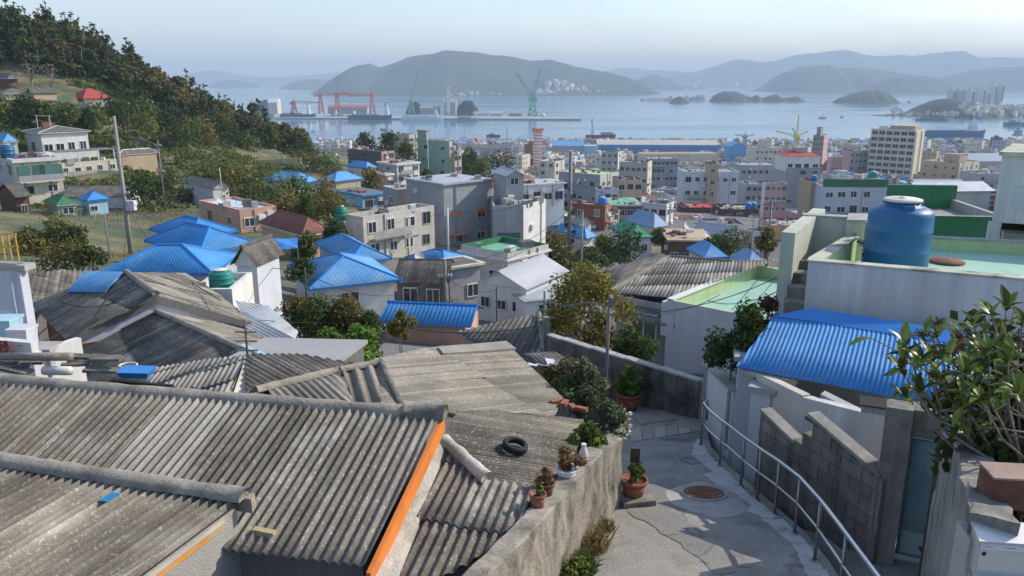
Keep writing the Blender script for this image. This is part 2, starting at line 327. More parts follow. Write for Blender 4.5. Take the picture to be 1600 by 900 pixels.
frame_white = mat('white_window_frame', (.7, .7, .68), .6, .05, 2, obj=.15)
glass = mat('window_glass', (.035, .045, .05), .12, .3, .8, obj=.5, spec=.6)
glass_green = mat('green_glass', (.08, .16, .14), .15, .3, .8, obj=.3, spec=.6)
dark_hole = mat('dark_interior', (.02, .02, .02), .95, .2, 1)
wood_dark = mat('dark_wood', (.10, .075, .055), .9, .25, 3, .2, 40)
rust = mat('rusty_iron', (.20, .10, .06), .9, .25, 6, .3, 50, .5, 50, dirt=(.28, .18, .13), dirtamt=.5, dscale=7)
terracotta = mat('terracotta', (.29, .105, .062), .8, .15, 4, .08, 50, dirt=(.45, .25, .18), dirtamt=.4, dscale=6)
rubber = mat('black_rubber', (.02, .02, .021), .75, .2, 5, .2, 40, .3, 40)
soil = mat('soil', (.06, .045, .03), 1, .3, 8, .3, 60, .5, 40)
door_teal = mat('teal_door_paint', (.215, .36, .38), .7, .12, 1.5, .06, 40, streak=.2, dirt=(.13, .17, .165), dirtamt=.5, dscale=2)
door_pale = mat('pale_door_panel', (.40, .50, .49), .7, .1, 2, dirt=(.2, .22, .2), dirtamt=.5, dscale=3)
box_metal = mat('mailbox_metal', (.60, .60, .60), .35, .05, 4, metal=.55, spec=.5)
box_cream = mat('mailbox_front', (.60, .57, .50), .5, .05, 4)
label_white = mat('paper_label', (.70, .71, .74), .6, .03, 5)
ink = mat('dark_ink', (.03, .03, .045), .6, .05, 5)
white_paint = mat('white_paint', (.78, .78, .76), .6, .05, 3)
foam = mat('white_foam', (.80, .80, .79), .9, .06, 3)
bark = mat('bark', (.13, .10, .075), .95, .3, 4, .25, 30, .8, 30, stretch=(1, 1, .3))
bark_grey = mat('grey_bark', (.22, .19, .155), .95, .25, 4, .2, 30, .6, 30, stretch=(1, 1, .3))
pole_m = mat('concrete_pole', (.33, .32, .30), .9, .1, 1.5, .08, 40, streak=.15)
pole_dark = mat('grey_steel_pole', (.22, .22, .215), .6, .15, 1.5, metal=.3, streak=.2)
wire_m = mat('black_cable', (.03, .03, .03), .6, .1, 2)
ceramic = mat('ceramic', (.60, .58, .55), .4, .05, 4)
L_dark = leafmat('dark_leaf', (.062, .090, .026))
L_shrub = leafmat('silvery_leaf', (.105, .125, .060))
L_mid = leafmat('mid_leaf', (.118, .150, .038))
L_yel = leafmat('yellow_green_leaf', (.20, .18, .045))
L_bright = leafmat('bright_leaf', (.115, .205, .035))
L_pine = leafmat('pine_needles', (.054, .074, .026), trans=.1)
L_olive = leafmat('olive_leaf', (.155, .138, .047))
L_dry = leafmat('dry_leaf', (.21, .13, .06))
L_gloss = leafmat('glossy_leaf', (.125, .20, .034), .5, .3, .32, .3)
L_redtip = leafmat('red_young_leaf', (.30, .085, .035), .3, .3, .4)
L_cream = leafmat('cream_petal', (.55, .55, .42), .2, .2)
L_grassdry = leafmat('dry_grass', (.26, .21, .10), .3, .2)
L_grass = leafmat('green_grass', (.09, .14, .035), .4, .2)
twig = mat('dry_twigs', (.15, .125, .10), .9, .3, 6)
shade_white = mat('pale_grey_paint', (.68, .675, .66), .85, .08, .5, .05, 50, .15, 60, streak=.25, dirt=(.47, .47, .46), dirtamt=.4, dscale=.6)
# ------------------------------------------------------------------ the lie of the land: a thin-plate surface through known ground points
GP = []
for x, y, Y in [(60, 402, 62), (100, 365, 80), (150, 333, 108), (50, 320, 112), (0, 322, 110), (230, 332, 105), (262, 385, 85), (205, 400, 75),
                (90, 262, 135), (150, 250, 136), (40, 255, 135), (200, 288, 125), (120, 290, 122), (215, 277, 141), (0, 172, 165), (60, 168, 166), (140, 169, 176), (190, 185, 180),
                (0, 62, 205), (100, 72, 212), (200, 118, 225), (280, 160, 236), (340, 195, 245), (400, 228, 250), (455, 248, 262),
                (320, 318, 125), (370, 362, 86), (470, 300, 140), (440, 258, 172), (530, 305, 140), (565, 277, 168), (620, 294, 172), (690, 300, 200), (630, 258, 235), (480, 262, 190), (580, 262, 186),
                (620, 410, 86), (560, 320, 118), (770, 392, 96), (450, 372, 78), (790, 432, 77), (880, 422, 78), (800, 492, 58), (640, 478, 58), (700, 455, 66), (540, 480, 46), (410, 470, 44), (270, 440, 44),
                (870, 408, 115), (1000, 392, 120), (1110, 347, 210), (940, 355, 140), (985, 325, 190), (1335, 350, 165), (1250, 368, 130), (1120, 392, 125)]:
    GP.append(tuple(atY(x, y, Y)))
GP += [(-12, 24, -9.7), (-15, 20, -9.2), (-8, 20, -9), (-5, 14, -8.6), (-2, 15, -8.5), (-1.5, 9.5, -8.0), (-4, 10, -8.2), (-6, 5, -7.4), (-2, 5, -7), (-10, 12, -8.6), (-4, 0, -6.5), (-14, 8, -8),
       (1.5, 0, -4.8), (1.5, 5, -5.8), (2.2, 9, -6.6), (2.8, 13, -7.3), (2.8, 17, -8.0), (2.5, 22, -8.9), (5, 9, -6.5), (6, 4, -5.4), (6, 0, -5), (8, 14, -7.6), (8, 22, -9), (14, 18, -8.6), (1, 30, -10.7), (6, 30, -11), (5, 45, -14.5), (-3, 30, -11), (-2, 45, -14.5), (20, 40, -13), (40, 60, -18), (30, 25, -9), (15, 0, -4), (-20, -5, -5),
       (-40, 0, -4), (40, 0, -3), (-30, 24, -9.5), (-45, 40, -11), (-70, 60, -8), (-90, 90, -6), (-120, 130, -2), (-140, 190, 6), (-200, 230, 14), (-220, 120, 8), (60, 110, -27), (100, 110, -26), (160, 150, -32), (0, 170, -33), (40, 250, -42), (-40, 300, -42), (120, 300, -47), (200, 260, -42), (300, 300, -45)]
for X in (-420, -250, -140, -40, 60, 180, 320, 480): GP += [(X, 400, -55 if X > -60 else -58), (X, 520, -64), (X, 700, -70.5), (X, 900, -72.3), (X, 1100, -72.5)]
GP += [(-90, 330, -40), (-160, 320, -30), (-300, 330, -34), (-420, 250, 0), (520, 120, -28), (-420, 0, 20), (520, 0, -10)]
GPa = np.array(GP, float); PX = GPa[:, :2] / 100.0
def _U(r2): return np.where(r2 > 1e-12, .5 * r2 * np.log(np.maximum(r2, 1e-12)), 0)
_K = _U(((PX[:, None] - PX[None]) ** 2).sum(-1)) + 2e-3 * np.eye(len(PX)); _Pm = np.c_[np.ones(len(PX)), PX]
_A = np.block([[_K, _Pm], [_Pm.T, np.zeros((3, 3))]]); _sol = np.linalg.solve(_A, np.r_[GPa[:, 2], np.zeros(3)])
def ground(X, Y):
    q = np.stack([np.atleast_1d(np.asarray(X, float)), np.atleast_1d(np.asarray(Y, float))], -1) / 100.0
    z = _U(((q[:, None] - PX[None]) ** 2).sum(-1)) @ _sol[:-3] + np.c_[np.ones(len(q)), q] @ _sol[-3:]
    return np.maximum(z, -73.2)
def gz(X, Y): return float(ground(X, Y)[0])
def vnoise(x, y, seed=0):
    """smooth value noise on arrays"""
    xi = np.floor(x).astype(int); yi = np.floor(y).astype(int); fx = x - xi; fy = y - yi; fx = fx * fx * (3 - 2 * fx); fy = fy * fy * (3 - 2 * fy)
    def h(a, b): v = np.sin(a * 127.1 + b * 311.7 + seed * 74.7) * 43758.5453; return v - np.floor(v)
    return (h(xi, yi) * (1 - fx) + h(xi + 1, yi) * fx) * (1 - fy) + (h(xi, yi + 1) * (1 - fx) + h(xi + 1, yi + 1) * fx) * fy
def grid_mesh(name, Xg, Yg, Zg, m, attr=None):
    nr, nc = Xg.shape; v = np.stack([Xg.ravel(), Yg.ravel(), Zg.ravel()], 1)
    i = np.arange(nr * nc).reshape(nr, nc); f = np.stack([i[:-1, :-1].ravel(), i[:-1, 1:].ravel(), i[1:, 1:].ravel(), i[1:, :-1].ravel()], 1)
    me = bpy.data.meshes.new(name); me.vertices.add(len(v)); me.vertices.foreach_set('co', v.ravel().astype(np.float32))
    me.loops.add(f.size); me.loops.foreach_set('vertex_index', f.ravel().astype(np.int32)); me.polygons.add(len(f))
    me.polygons.foreach_set('loop_start', np.arange(0, f.size, 4, dtype=np.int32)); me.polygons.foreach_set('use_smooth', np.ones(len(f), bool))
    me.materials.append(m); me.update(calc_edges=True); me.validate()
    if attr is not None:
        a = me.attributes.new('kindmask', 'FLOAT', 'POINT'); a.data.foreach_set('value', attr.ravel().astype(np.float32))
    return link(name, me)
# ground sheet: grass on the slopes, grey dust and asphalt where houses stand
gm = bpy.data.materials.new('hill_ground'); gm.use_nodes = True; nt = gm.node_tree; L = nt.links.new; b = nt.nodes['Principled BSDF']; b.inputs['Roughness'].default_value = .95
at_ = _n(nt, 'ShaderNodeAttribute', attribute_name='kindmask'); tc = _n(nt, 'ShaderNodeTexCoord')
def _noise(sc, det=6):
    n = _n(nt, 'ShaderNodeTexNoise'); n.inputs['Scale'].default_value = sc; n.inputs['Detail'].default_value = det; L(tc.outputs['Object'], n.inputs['Vector']); return n.outputs['Fac']
cr = _n(nt, 'ShaderNodeValToRGB'); L(_noise(.22, 8), cr.inputs[0]); e = cr.color_ramp.elements
e[0].position = .42; e[0].color = (.05, .085, .022, 1); e[1].position = .74; e[1].color = (.27, .205, .10, 1); k = e.new(.58); k.color = (.18, .155, .05, 1)
cg = _n(nt, 'ShaderNodeValToRGB'); L(_noise(.35, 6), cg.inputs[0]); e = cg.color_ramp.elements; e[0].position = .35; e[0].color = (.12, .115, .105, 1); e[1].position = .65; e[1].color = (.22, .21, .19, 1)
mx = _n(nt, 'ShaderNodeMix', data_type='RGBA'); L(at_.outputs['Fac'], mx.inputs[0]); L(cg.outputs[0], mx.inputs[6]); L(cr.outputs[0], mx.inputs[7])
sp = _n(nt, 'ShaderNodeMix', data_type='RGBA', blend_type='MULTIPLY'); sp.inputs[0].default_value = .6; L(mx.outputs[2], sp.inputs[6]); L(_noise(3.5, 3), sp.inputs[7]); 
br = _n(nt, 'ShaderNodeBrightContrast'); L(sp.outputs[2], br.inputs[0]); br.inputs[1].default_value = .03; L(br.outputs[0], b.inputs['Base Color'])
bp = _n(nt, 'ShaderNodeBump'); bp.inputs['Distance'].default_value = .3; bp.inputs['Strength'].default_value = .6; L(_noise(1.5), bp.inputs['Height']); L(bp.outputs[0], b.inputs['Normal'])
yy = np.concatenate([np.linspace(-40, 60, 110), 60 * np.geomspace(1, 950 / 60, 120)[1:]]); tt = np.linspace(-1, 1, 170)
Yg = np.repeat(yy[:, None], len(tt), 1); Xg = tt[None] * (np.abs(Yg) * .95 + 28) + 0 * Yg
Zg = ground(Xg.ravel(), Yg.ravel()).reshape(Xg.shape); Zg += (vnoise(Xg * .12, Yg * .12, 1) - .5) * np.clip(Yg / 60, 0, 1) * np.where(Zg > -60, .8, .1)
gmask = np.clip((-Xg - 8 - np.clip(Yg - 120, 0, 400) * .02) / 18, 0, 1) * np.clip((Zg + 52) / 14, 0, 1) * np.clip((Yg - 45) / 12, 0, 1)
o = grid_mesh('ground', Xg, Yg, Zg, gm, gmask); tag(o, kind='structure')
# ------------------------------------------------------------------ the sea
wm = bpy.data.materials.new('sea_water'); wm.use_nodes = True; nt = wm.node_tree; L = nt.links.new; b = nt.nodes['Principled BSDF']
b.inputs['Base Color'].default_value = (.075, .165, .245, 1); b.inputs['Roughness'].default_value = .16; b.inputs['IOR'].default_value = 1.33
tc = _n(nt, 'ShaderNodeTexCoord')
n1 = _noise(.03, 6); bp = _n(nt, 'ShaderNodeBump'); bp.inputs['Distance'].default_value = 1.2; bp.inputs['Strength'].default_value = .22; L(n1, bp.inputs['Height']); L(bp.outputs[0], b.inputs['Normal'])
m_ = _n(nt, 'ShaderNodeMapping'); m_.inputs['Scale'].default_value = (.0012, .006, 1); L(tc.outputs['Object'], m_.inputs[0])
n2 = _n(nt, 'ShaderNodeTexNoise'); n2.inputs['Scale'].default_value = 1; n2.inputs['Detail'].default_value = 5; L(m_.outputs[0], n2.inputs['Vector'])
mr = _n(nt, 'ShaderNodeMapRange'); L(n2.outputs['Fac'], mr.inputs[0]); mr.inputs[1].default_value = .4; mr.inputs[2].default_value = .65; mr.inputs[3].default_value = .10; mr.inputs[4].default_value = .24; L(mr.outputs[0], b.inputs['Roughness'])
HX, HY0, HY1 = 15000, -700, 15000
MB().poly([(-HX + 5, HY0 + 5, SEA), (HX - 5, HY0 + 5, SEA), (HX - 5, HY1 - 5, SEA), (-HX + 5, HY1 - 5, SEA)]).build('sea', wm, org_=(0, 0, SEA))['kind'] = 'structure'
MB().box((0, 946, -74), (1900, 12, 2.9)).build('quay', concrete_pale, org_=(0, 946, -74))['kind'] = 'structure'
# ------------------------------------------------------------------ islands and far ranges
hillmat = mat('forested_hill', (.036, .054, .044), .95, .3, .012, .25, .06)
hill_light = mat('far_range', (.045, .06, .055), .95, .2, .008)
def hill(name, Y, prof, depth, m=hillmat, seed=0, rough=.09, base_y=None):
    """skyline prof = [(px, py)] at distance Y; slopes run down to the water on both sides"""
    xs = np.array([p[0] for p in prof], float); ys = np.array([p[1] for p in prof], float)
    tx = np.linspace(xs[0], xs[-1], 130); ty = np.interp(tx, xs, ys); dy = CP + (450 - ty) / F * SP
    X = (tx - 800) / F / dy * Y; Z = (-SP + (450 - ty) / F * CP) / dy * Y; Hh = np.maximum(Z - SEA, 0)
    vs = np.linspace(-1, 1, 34); Xg = np.repeat(X[None], len(vs), 0); Yg = Y + vs[:, None] * depth * (.25 + .75 * np.clip(Hh / max(Hh.max(), 1), 0, 1))[None]
    prof_ = (np.cos(np.abs(vs) * math.pi) * .5 + .5) ** .8
    sc = depth * .35; sp = vnoise(Xg / sc, Yg / sc, seed) + .5 * vnoise(Xg / sc * 2.3, Yg / sc * 2.3, seed + 3) + .25 * vnoise(Xg / sc * 5, Yg / sc * 5, seed + 5) - .87
    Zg = SEA - 3 + (Hh[None] + 3) * np.clip(prof_[:, None] + sp * .55 * (np.abs(vs) * (1 - np.abs(vs)) * 2.2)[:, None], 0, 1.02)
    Zg += rough * Hh[None] * .25 * (vnoise(Xg / sc * 11, Yg / sc * 11, seed + 9) - .5)
    return tag(grid_mesh(name, Xg, Yg, Zg, m), kind='structure')
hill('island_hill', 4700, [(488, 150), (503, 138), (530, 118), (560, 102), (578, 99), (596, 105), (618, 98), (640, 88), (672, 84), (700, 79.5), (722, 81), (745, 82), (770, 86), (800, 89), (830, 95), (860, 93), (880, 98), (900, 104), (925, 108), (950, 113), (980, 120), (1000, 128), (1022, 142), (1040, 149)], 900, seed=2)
hill('island_hill', 7200, [(440, 136), (460, 128), (485, 123), (520, 125), (560, 134)], 350, seed=4)
hill('island_hill', 8500, [(330, 134), (345, 127), (362, 124), (385, 128), (400, 133)], 300, seed=5)
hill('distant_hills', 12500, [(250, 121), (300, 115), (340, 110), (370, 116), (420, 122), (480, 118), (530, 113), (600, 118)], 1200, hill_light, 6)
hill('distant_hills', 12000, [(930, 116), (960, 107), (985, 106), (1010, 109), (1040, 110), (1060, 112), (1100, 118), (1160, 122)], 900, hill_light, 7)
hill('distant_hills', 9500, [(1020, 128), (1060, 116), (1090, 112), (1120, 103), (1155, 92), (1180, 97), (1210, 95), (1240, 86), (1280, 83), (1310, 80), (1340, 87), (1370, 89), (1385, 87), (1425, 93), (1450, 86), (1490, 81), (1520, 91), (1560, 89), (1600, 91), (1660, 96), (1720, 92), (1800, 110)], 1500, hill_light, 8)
hill('island_hill', 6900, [(985, 134), (1000, 122), (1022, 116), (1045, 124), (1070, 132), (1100, 136)], 500, seed=11)
hill('island_hill', 5600, [(1180, 142), (1200, 132), (1225, 113), (1255, 105), (1285, 103), (1298, 108), (1315, 105), (1350, 107), (1380, 110), (1412, 117), (1450, 135), (1480, 144)], 650, seed=12)
hill('island_hill', 5000, [(1350, 143), (1370, 130), (1395, 120), (1430, 117), (1455, 121), (1480, 132), (1500, 143)], 450, seed=13)
hill('island_hill', 6200, [(1440, 140), (1475, 122), (1500, 116), (1530, 110), (1570, 105), (1620, 106), (1700, 112), (1800, 140)], 600, seed=14)
hill('islet', 2750, [(1303, 160), (1310, 154), (1330, 147), (1350, 142), (1372, 141), (1390, 147), (1404, 159)], 120, seed=15)
hill('islet', 2900, [(1108, 158), (1115, 149), (1130, 143), (1150, 143), (1165, 149), (1174, 152), (1182, 148), (1190, 153), (1204, 149), (1214, 147), (1224, 153), (1234, 152), (1246, 150), (1258, 158)], 70, seed=16)
hill('islet', 2700, [(1045, 161), (1052, 154), (1062, 150), (1072, 155), (1078, 161)], 40, seed=17)
hill('spit', 3000, [(1000, 157), (1004, 152.5), (1040, 152), (1100, 152), (1106, 157)], 25, concrete_pale, 18)
hill('headland', 1760, [(1334, 187), (1345, 182), (1375, 179), (1400, 178), (1430, 174), (1446, 164), (1462, 157), (1478, 154), (1500, 159), (1540, 164), (1600, 163), (1700, 165), (1800, 182)], 175, seed=19)
hill('islet', 1800, [(712, 178), (716, 165), (726, 157), (738, 158), (746, 170), (750, 178)], 12, seed=20)
hill('islet', 1800, [(634, 176), (640, 160), (650, 158), (660, 166), (664, 176)], 12, seed=21)
hill('islet', 1900, [(398, 178), (404, 160), (416, 155), (424, 164), (430, 178)], 20, seed=22)
# ------------------------------------------------------------------ the alley
LE = [(-1.9, 1), (-.9, 4), (.2, 7), (.66, 8.25), (1.27, 9.9), (1.66, 10.7), (1.5, 11.3), (1.6, 13), (2.1, 15), (1.9, 17), (1.3, 18.7)]
RE = [(3.3, 1), (3.4, 4), (3.72, 7), (3.95, 8.7), (4.0, 9.6), (3.9, 11), (3.76, 12.5), (3.76, 13.7), (4.0, 15), (4.12, 15.75), (1.4, 18.75)]
mb = MB(); nn = len(LE); ncx = 12; rr = random.Random(3)
def lerp2(a, b, t): return (a[0] + (b[0] - a[0]) * t, a[1] + (b[1] - a[1]) * t)
def along(P, t):
    t *= len(P) - 1; i = min(int(t), len(P) - 2); return lerp2(P[i], P[i + 1], t - i)
NR = 90
for i in range(NR + 1):
    a, c = along(LE, i / NR), along(RE, i / NR)
    for j in range(ncx + 1):
        p = lerp2(a, c, j / ncx); mb.v.append((p[0], p[1], pathz(p[1]) + .003 * math.sin(p[0] * 3.1 + p[1] * 1.7) + rr.uniform(-.001, .001)))
for i in range(NR):
    for j in range(ncx): k = i * (ncx + 1) + j; mb.f.append((k, k + 1, k + ncx + 2, k + ncx + 1)); mb.m.append(0)
for side in (0, ncx):   # vertical flanks of the slab
    for i in range(NR):
        k = i * (ncx + 1) + side; a, c = mb.v[k], mb.v[k + ncx + 1]
        mb.poly([a, c, (c[0], c[1], c[2] - 2.2), (a[0], a[1], a[2] - 2.2)][::1 if side else -1])
alley = mb.build('alley_pavement', asphalt, org_=(2, 9, pathz(9))); tag(alley, kind='structure')
def patch(pts, m, dz, name, parent=alley, wob=.03, seed=0, sub=6):
    """thin irregular sheet lying on the alley"""
    r = random.Random(seed); P = [onpath(x, y) for x, y in pts]; out = []
    for i in range(len(P)):
        a, c = P[i], P[(i + 1) % len(P)]
        for j in range(sub): q = a.lerp(c, j / sub); out.append(V3(q.x + r.uniform(-wob, wob), q.y + r.uniform(-wob, wob), 0))
    top = [V3(p.x, p.y, pathz(p.y) + .005 + dz * .6) for p in out]; bot = [V3(p.x, p.y, pathz(p.y) - .05) for p in out]
    mb = MB(); mb.prism(bot, top, cap=False); mb.poly(top)
    return mb.build(name, m, parent)
patch([(1080, 712), (1086, 688), (1098, 686), (1108, 712), (1128, 730), (1160, 762), (1150, 768), (1112, 738)], cement_patch, .012, 'cement_patch', seed=1)
patch([(1098, 742), (1130, 735), (1162, 765), (1190, 790), (1218, 810), (1200, 812), (1165, 800), (1172, 790), (1150, 772), (1120, 758)], cement_patch, .016, 'cement_patch', seed=2)
patch([(1190, 812), (1222, 812), (1262, 850), (1282, 885), (1300, 905), (1262, 905), (1248, 868), (1228, 842), (1215, 832)], cement_patch, .012, 'cement_patch', seed=3)
patch([(1060, 716), (1110, 708), (1122, 720), (1076, 726)], asphalt_new, .01, 'road_patch', seed=4)
patch([(1040, 768), (1088, 752), (1150, 762), (1170, 800), (1120, 812), (1052, 790)], concrete_pale, .006, 'road_patch', seed=5)
patch([(975, 770), (1050, 745), (1080, 760), (1052, 800), (1100, 845), (1170, 880), (1120, 905), (1060, 850), (985, 800)], asphalt_new, .004, 'road_patch', wob=.06, seed=6)
r = random.Random(5)
for k in range(6):   # the row of pale slabs where the sun falls, before the wall
    x0, x1 = 985 + k * 19, 985 + (k + 1) * 19
    patch([(x0 + 1, 691 - k * 3), (x1 - 1, 688 - k * 3), (x1 - 3, 668 - k), (x0 - 1, 670 - k)], paver_m, .006 + r.uniform(0, .012), 'paver', wob=.004, seed=10 + k, sub=2)
for pts in ([(985, 645), (1030, 640), (1060, 655), (1000, 664)], [(1062, 655), (1085, 662), (1092, 672), (1040, 664)]):
    patch(pts, asphalt, .02, 'paver', wob=.012, seed=len(pts))
# manhole cover
c = onpath(1100, 772); c.z = pathz(c.y); t = empty('manhole_cover', c, 'round rusty iron manhole cover set in the alley by the railing', 'manhole cover')
sl_ = V3(0, 1, -.18).normalized(); nrm = V3(0, .18, 1).normalized()
def disc(mb, c, r0, r1, h0, h1, n=28):
    k = len(mb.v)
    for rr_, hh in ((r0, h0), (r1, h1)):
        for j in range(n): a = 2 * math.pi * j / n; mb.v.append(tuple(c + V3(1, 0, 0) * rr_ * math.cos(a) + sl_ * rr_ * math.sin(a) + nrm * hh))
    for j in range(n): mb.f.append((k + j, k + (j + 1) % n, k + n + (j + 1) % n, k + n + j)); mb.m.append(0)
mb = MB(); disc(mb, c, .36, .355, 0, .03); disc(mb, c, .355, .315, .03, .03); disc(mb, c, .315, .312, .03, .02); mb.build('ring', concrete_pale, t)
mb = MB(); disc(mb, c, .305, .30, .015, .034); mb.poly([c + V3(1, 0, 0) * .30 * math.cos(2 * math.pi * j / 28) + sl_ * .30 * math.sin(2 * math.pi * j / 28) + nrm * .034 for j in range(28)])
for i in range(-4, 5):
    for j in range(-4, 5):
        if i * i + j * j < 18: q = c + V3(1, 0, 0) * i * .06 + sl_ * j * .06 + nrm * .034; mb.pbox(q, V3(.034, 0, 0), sl_ * .034, nrm * .008)
mb.build('plate', rust, t)
# ------------------------------------------------------------------ hand railing
bases = [(1095, 696), (1105, 710), (1124, 729), (1135, 738), (1157, 760), (1182, 782), (1210, 805), (1241, 835), (1272, 878)]
bp_ = [onpath(*b) for b in bases]
for p in bp_: p.z = pathz(p.y)
bp_ += [V3(3.62, 7.6, pathz(7.6)), V3(3.49, 6.6, pathz(6.6)), V3(3.36, 5.6, pathz(5.6)), V3(3.23, 4.6, pathz(4.6))]
t = empty('railing', bp_[3], 'stainless steel handrail on slim posts along the right edge of the alley', 'railing')
up = V3(0, 0, .85)
for i, p in enumerate(bp_):
    if i in (1, 3): continue
    MB().tube([p - V3(0, 0, .05), p + up], .021, 8).lathe(p, [(.05, 0), (.05, .03), (.022, .034)], 10).build('post', steel_dull, t, True)
e0 = bp_[0] + V3(.12, .16, 0)
MB().tube([e0 + up * .55, e0 + up * .93, e0 + up + V3(-.02, -.03, 0)] + [p + up for p in bp_], .027, 10).build('handrail', steel, t, True)
MB().tube([e0 + up * .55] + [p + up * .55 for p in bp_], .019, 8).build('lower_rail', steel, t, True)
# ------------------------------------------------------------------ rough wall on the left of the alley
def strip_wall(name, base, topz, th, m, side, label, cat, nseg=26, nh=8, rough=.025, seed=0, low=1.2):
    """uneven rendered wall along the polyline base (x, y); topz(y); th to the side given"""
    r = random.Random(seed); mb = MB(); P = [along(base, i / nseg) for i in range(nseg + 1)]
    def row(off, zs): 
        k0 = len(mb.v)
        for (px, py), (dx, dy) in off:
            pass
    N = []
    for i, p in enumerate(P):
        q, s_ = P[min(i + 1, nseg)], P[max(i - 1, 0)]; d = Vector((q[0] - s_[0], q[1] - s_[1])).normalized(); N.append(Vector((-d.y, d.x)) * side)
    cols = []
    for i, p in enumerate(P):
        zt = topz(p[1]) + r.uniform(-.02, .02); zb = pathz(p[1]) - low; col = []
        for j in range(nh + 1): e_ = r.uniform(-rough, rough) * .6; col.append((p[0] + N[i].x * e_, p[1] + N[i].y * e_, zb + (zt - zb) * j / nh))
        for t_ in (.12, .5, .88): col.append((p[0] + N[i].x * th * t_, p[1] + N[i].y * th * t_, zt + r.uniform(-.008, .02)))
        for j in range(nh + 1): e_ = th + r.uniform(-rough, rough) * .6; col.append((p[0] + N[i].x * e_, p[1] + N[i].y * e_, zt - (zt - zb) * j / nh))
        k = len(mb.v); mb.v += col; cols.append(k)
    n = len(col)
    for i in range(nseg):
        for j in range(n - 1): mb.f.append((cols[i] + j, cols[i + 1] + j, cols[i + 1] + j + 1, cols[i] + j + 1)[::1 if side < 0 else -1]); mb.m.append(0)
    for c_ in (cols[0], cols[-1]): mb.f.append(tuple(c_ + j for j in range(n))); mb.m.append(0)
    o = mb.build(name, m, org_=(P[0][0], P[0][1], pathz(P[0][1]))); return tag(o, label, cat)
LW = [(-1.6, 2.6), (-.55, 5.2), (.25, 7.2), (.63, 8.25), (1.26, 9.9), (1.62, 10.62)]
strip_wall('alley_wall', LW, lambda Y: pathz(Y) + 1.1, .24, concrete_wall, 1, 'low rough rendered wall with a crumbling top along the left of the alley', 'wall', 40, 9, .03, 3)
# ------------------------------------------------------------------ walls of separate concrete blocks
BLK = {}
def block_wall(label, p0, p1, zb, tops, th, bw, bh, cap=None, name='block_wall', seed=0, m=block_grey):
    """tops(t) = height of the wall top at t in 0..1 along it"""
    r = random.Random(seed); p0, p1 = Vector(p0), Vector(p1); d = (p1 - p0); Ln = d.length; d.normalize(); nn = V3(d.y, -d.x, 0)
    t = empty(name, V3(p0.x, p0.y, zb), label, 'wall'); rz = math.atan2(d.y, d.x)
    key = (round(bw, 3), round(bh, 3), round(th, 3), m.name)
    if key not in BLK:
        BLK[key] = []
        for v in range(3):
            mb = MB(); w, h, tt = bw - .012, bh - .012, th; j = lambda: r.uniform(-.004, .004)
            mb.prism([V3(.004 + j(), -tt / 2, j()), V3(w + j(), -tt / 2, j()), V3(w, tt / 2, 0), V3(0, tt / 2, 0)], [V3(j(), -tt / 2 + j(), h + j()), V3(w + j(), -tt / 2 + j(), h + j()), V3(w, tt / 2, h), V3(0, tt / 2, h)])
            BLK[key].append(mb.mesh('block', m))
    nrow = int(math.ceil(max(tops(i / 20) for i in range(21)) / bh)); core = MB()
    ncol = int(Ln / bw) + 1
    for j in range(nrow):
        off = -(bw / 2) if j % 2 else 0
        for i in range(ncol + 1):
            s0 = off + i * bw; s1 = s0 + bw
            a, c = max(s0, 0), min(s1, Ln)
            if c - a < .06: continue
            mid = (a + c) / 2 / Ln; tp = tops(mid)
            if j * bh > tp - .02: continue
            hh = min(bh, tp - j * bh)
            if hh < .05: continue
            o = link('block', r.choice(BLK[key]), t, p0 + d * a + V3(0, 0, zb - p0.z + j * bh) + nn * r.uniform(-.003, .003)); o.rotation_euler = (0, 0, rz); o.scale = ((c - a) / bw, 1, hh / bh)
    n = 24
    for i in range(n):
        a, c = i / n, (i + 1) / n; h_ = min(tops(a + .001), tops(c - .001)) - .015
        if h_ > .05: core.pbox(p0 + d * Ln * a + V3(0, 0, zb - p0.z) - nn * (th / 2 - .012), d * Ln / n, nn * (th - .024), V3(0, 0, h_))
    core.build('mortar_core', block_joint, t)
    return t, d, nn
S0, S1 = V3(.95, 19.3, 0), V3(4.05, 15.85, 0)
def topS(t): return 1.38 - .40 * t
tS, dS, nS = block_wall('grey block wall closing off the bottom of the alley behind the big flower pot', S0, S1, -7.75, lambda t: 1.42 + .10 * t - .0 , .15, .39, .19, seed=4)
mb = MB(); 
for i in range(9): a = S0 + dS * (4.62 * i / 9); mb.pbox(a + V3(0, 0, -7.75 + 1.43 + .10 * i / 9) - nS * .1, dS * (4.62 / 9 - .004), nS * .2, V3(0, 0, .035 + .01 * (i % 2)))
mb.build('coping', concrete_pale, tS)
p = S1 + V3(.05, 0, -7.8); MB().box(p + V3(0.02, 0.0, .78), (.22, .2, 1.62), math.atan2(dS.y, dS.x)).build('end_pier', mortar, tS)
p = S0 + V3(-.08, .05, -7.8); MB().box(p + V3(0, 0, .95), (.15, .15, 2.0), .3).build('end_pier', concrete, tS)
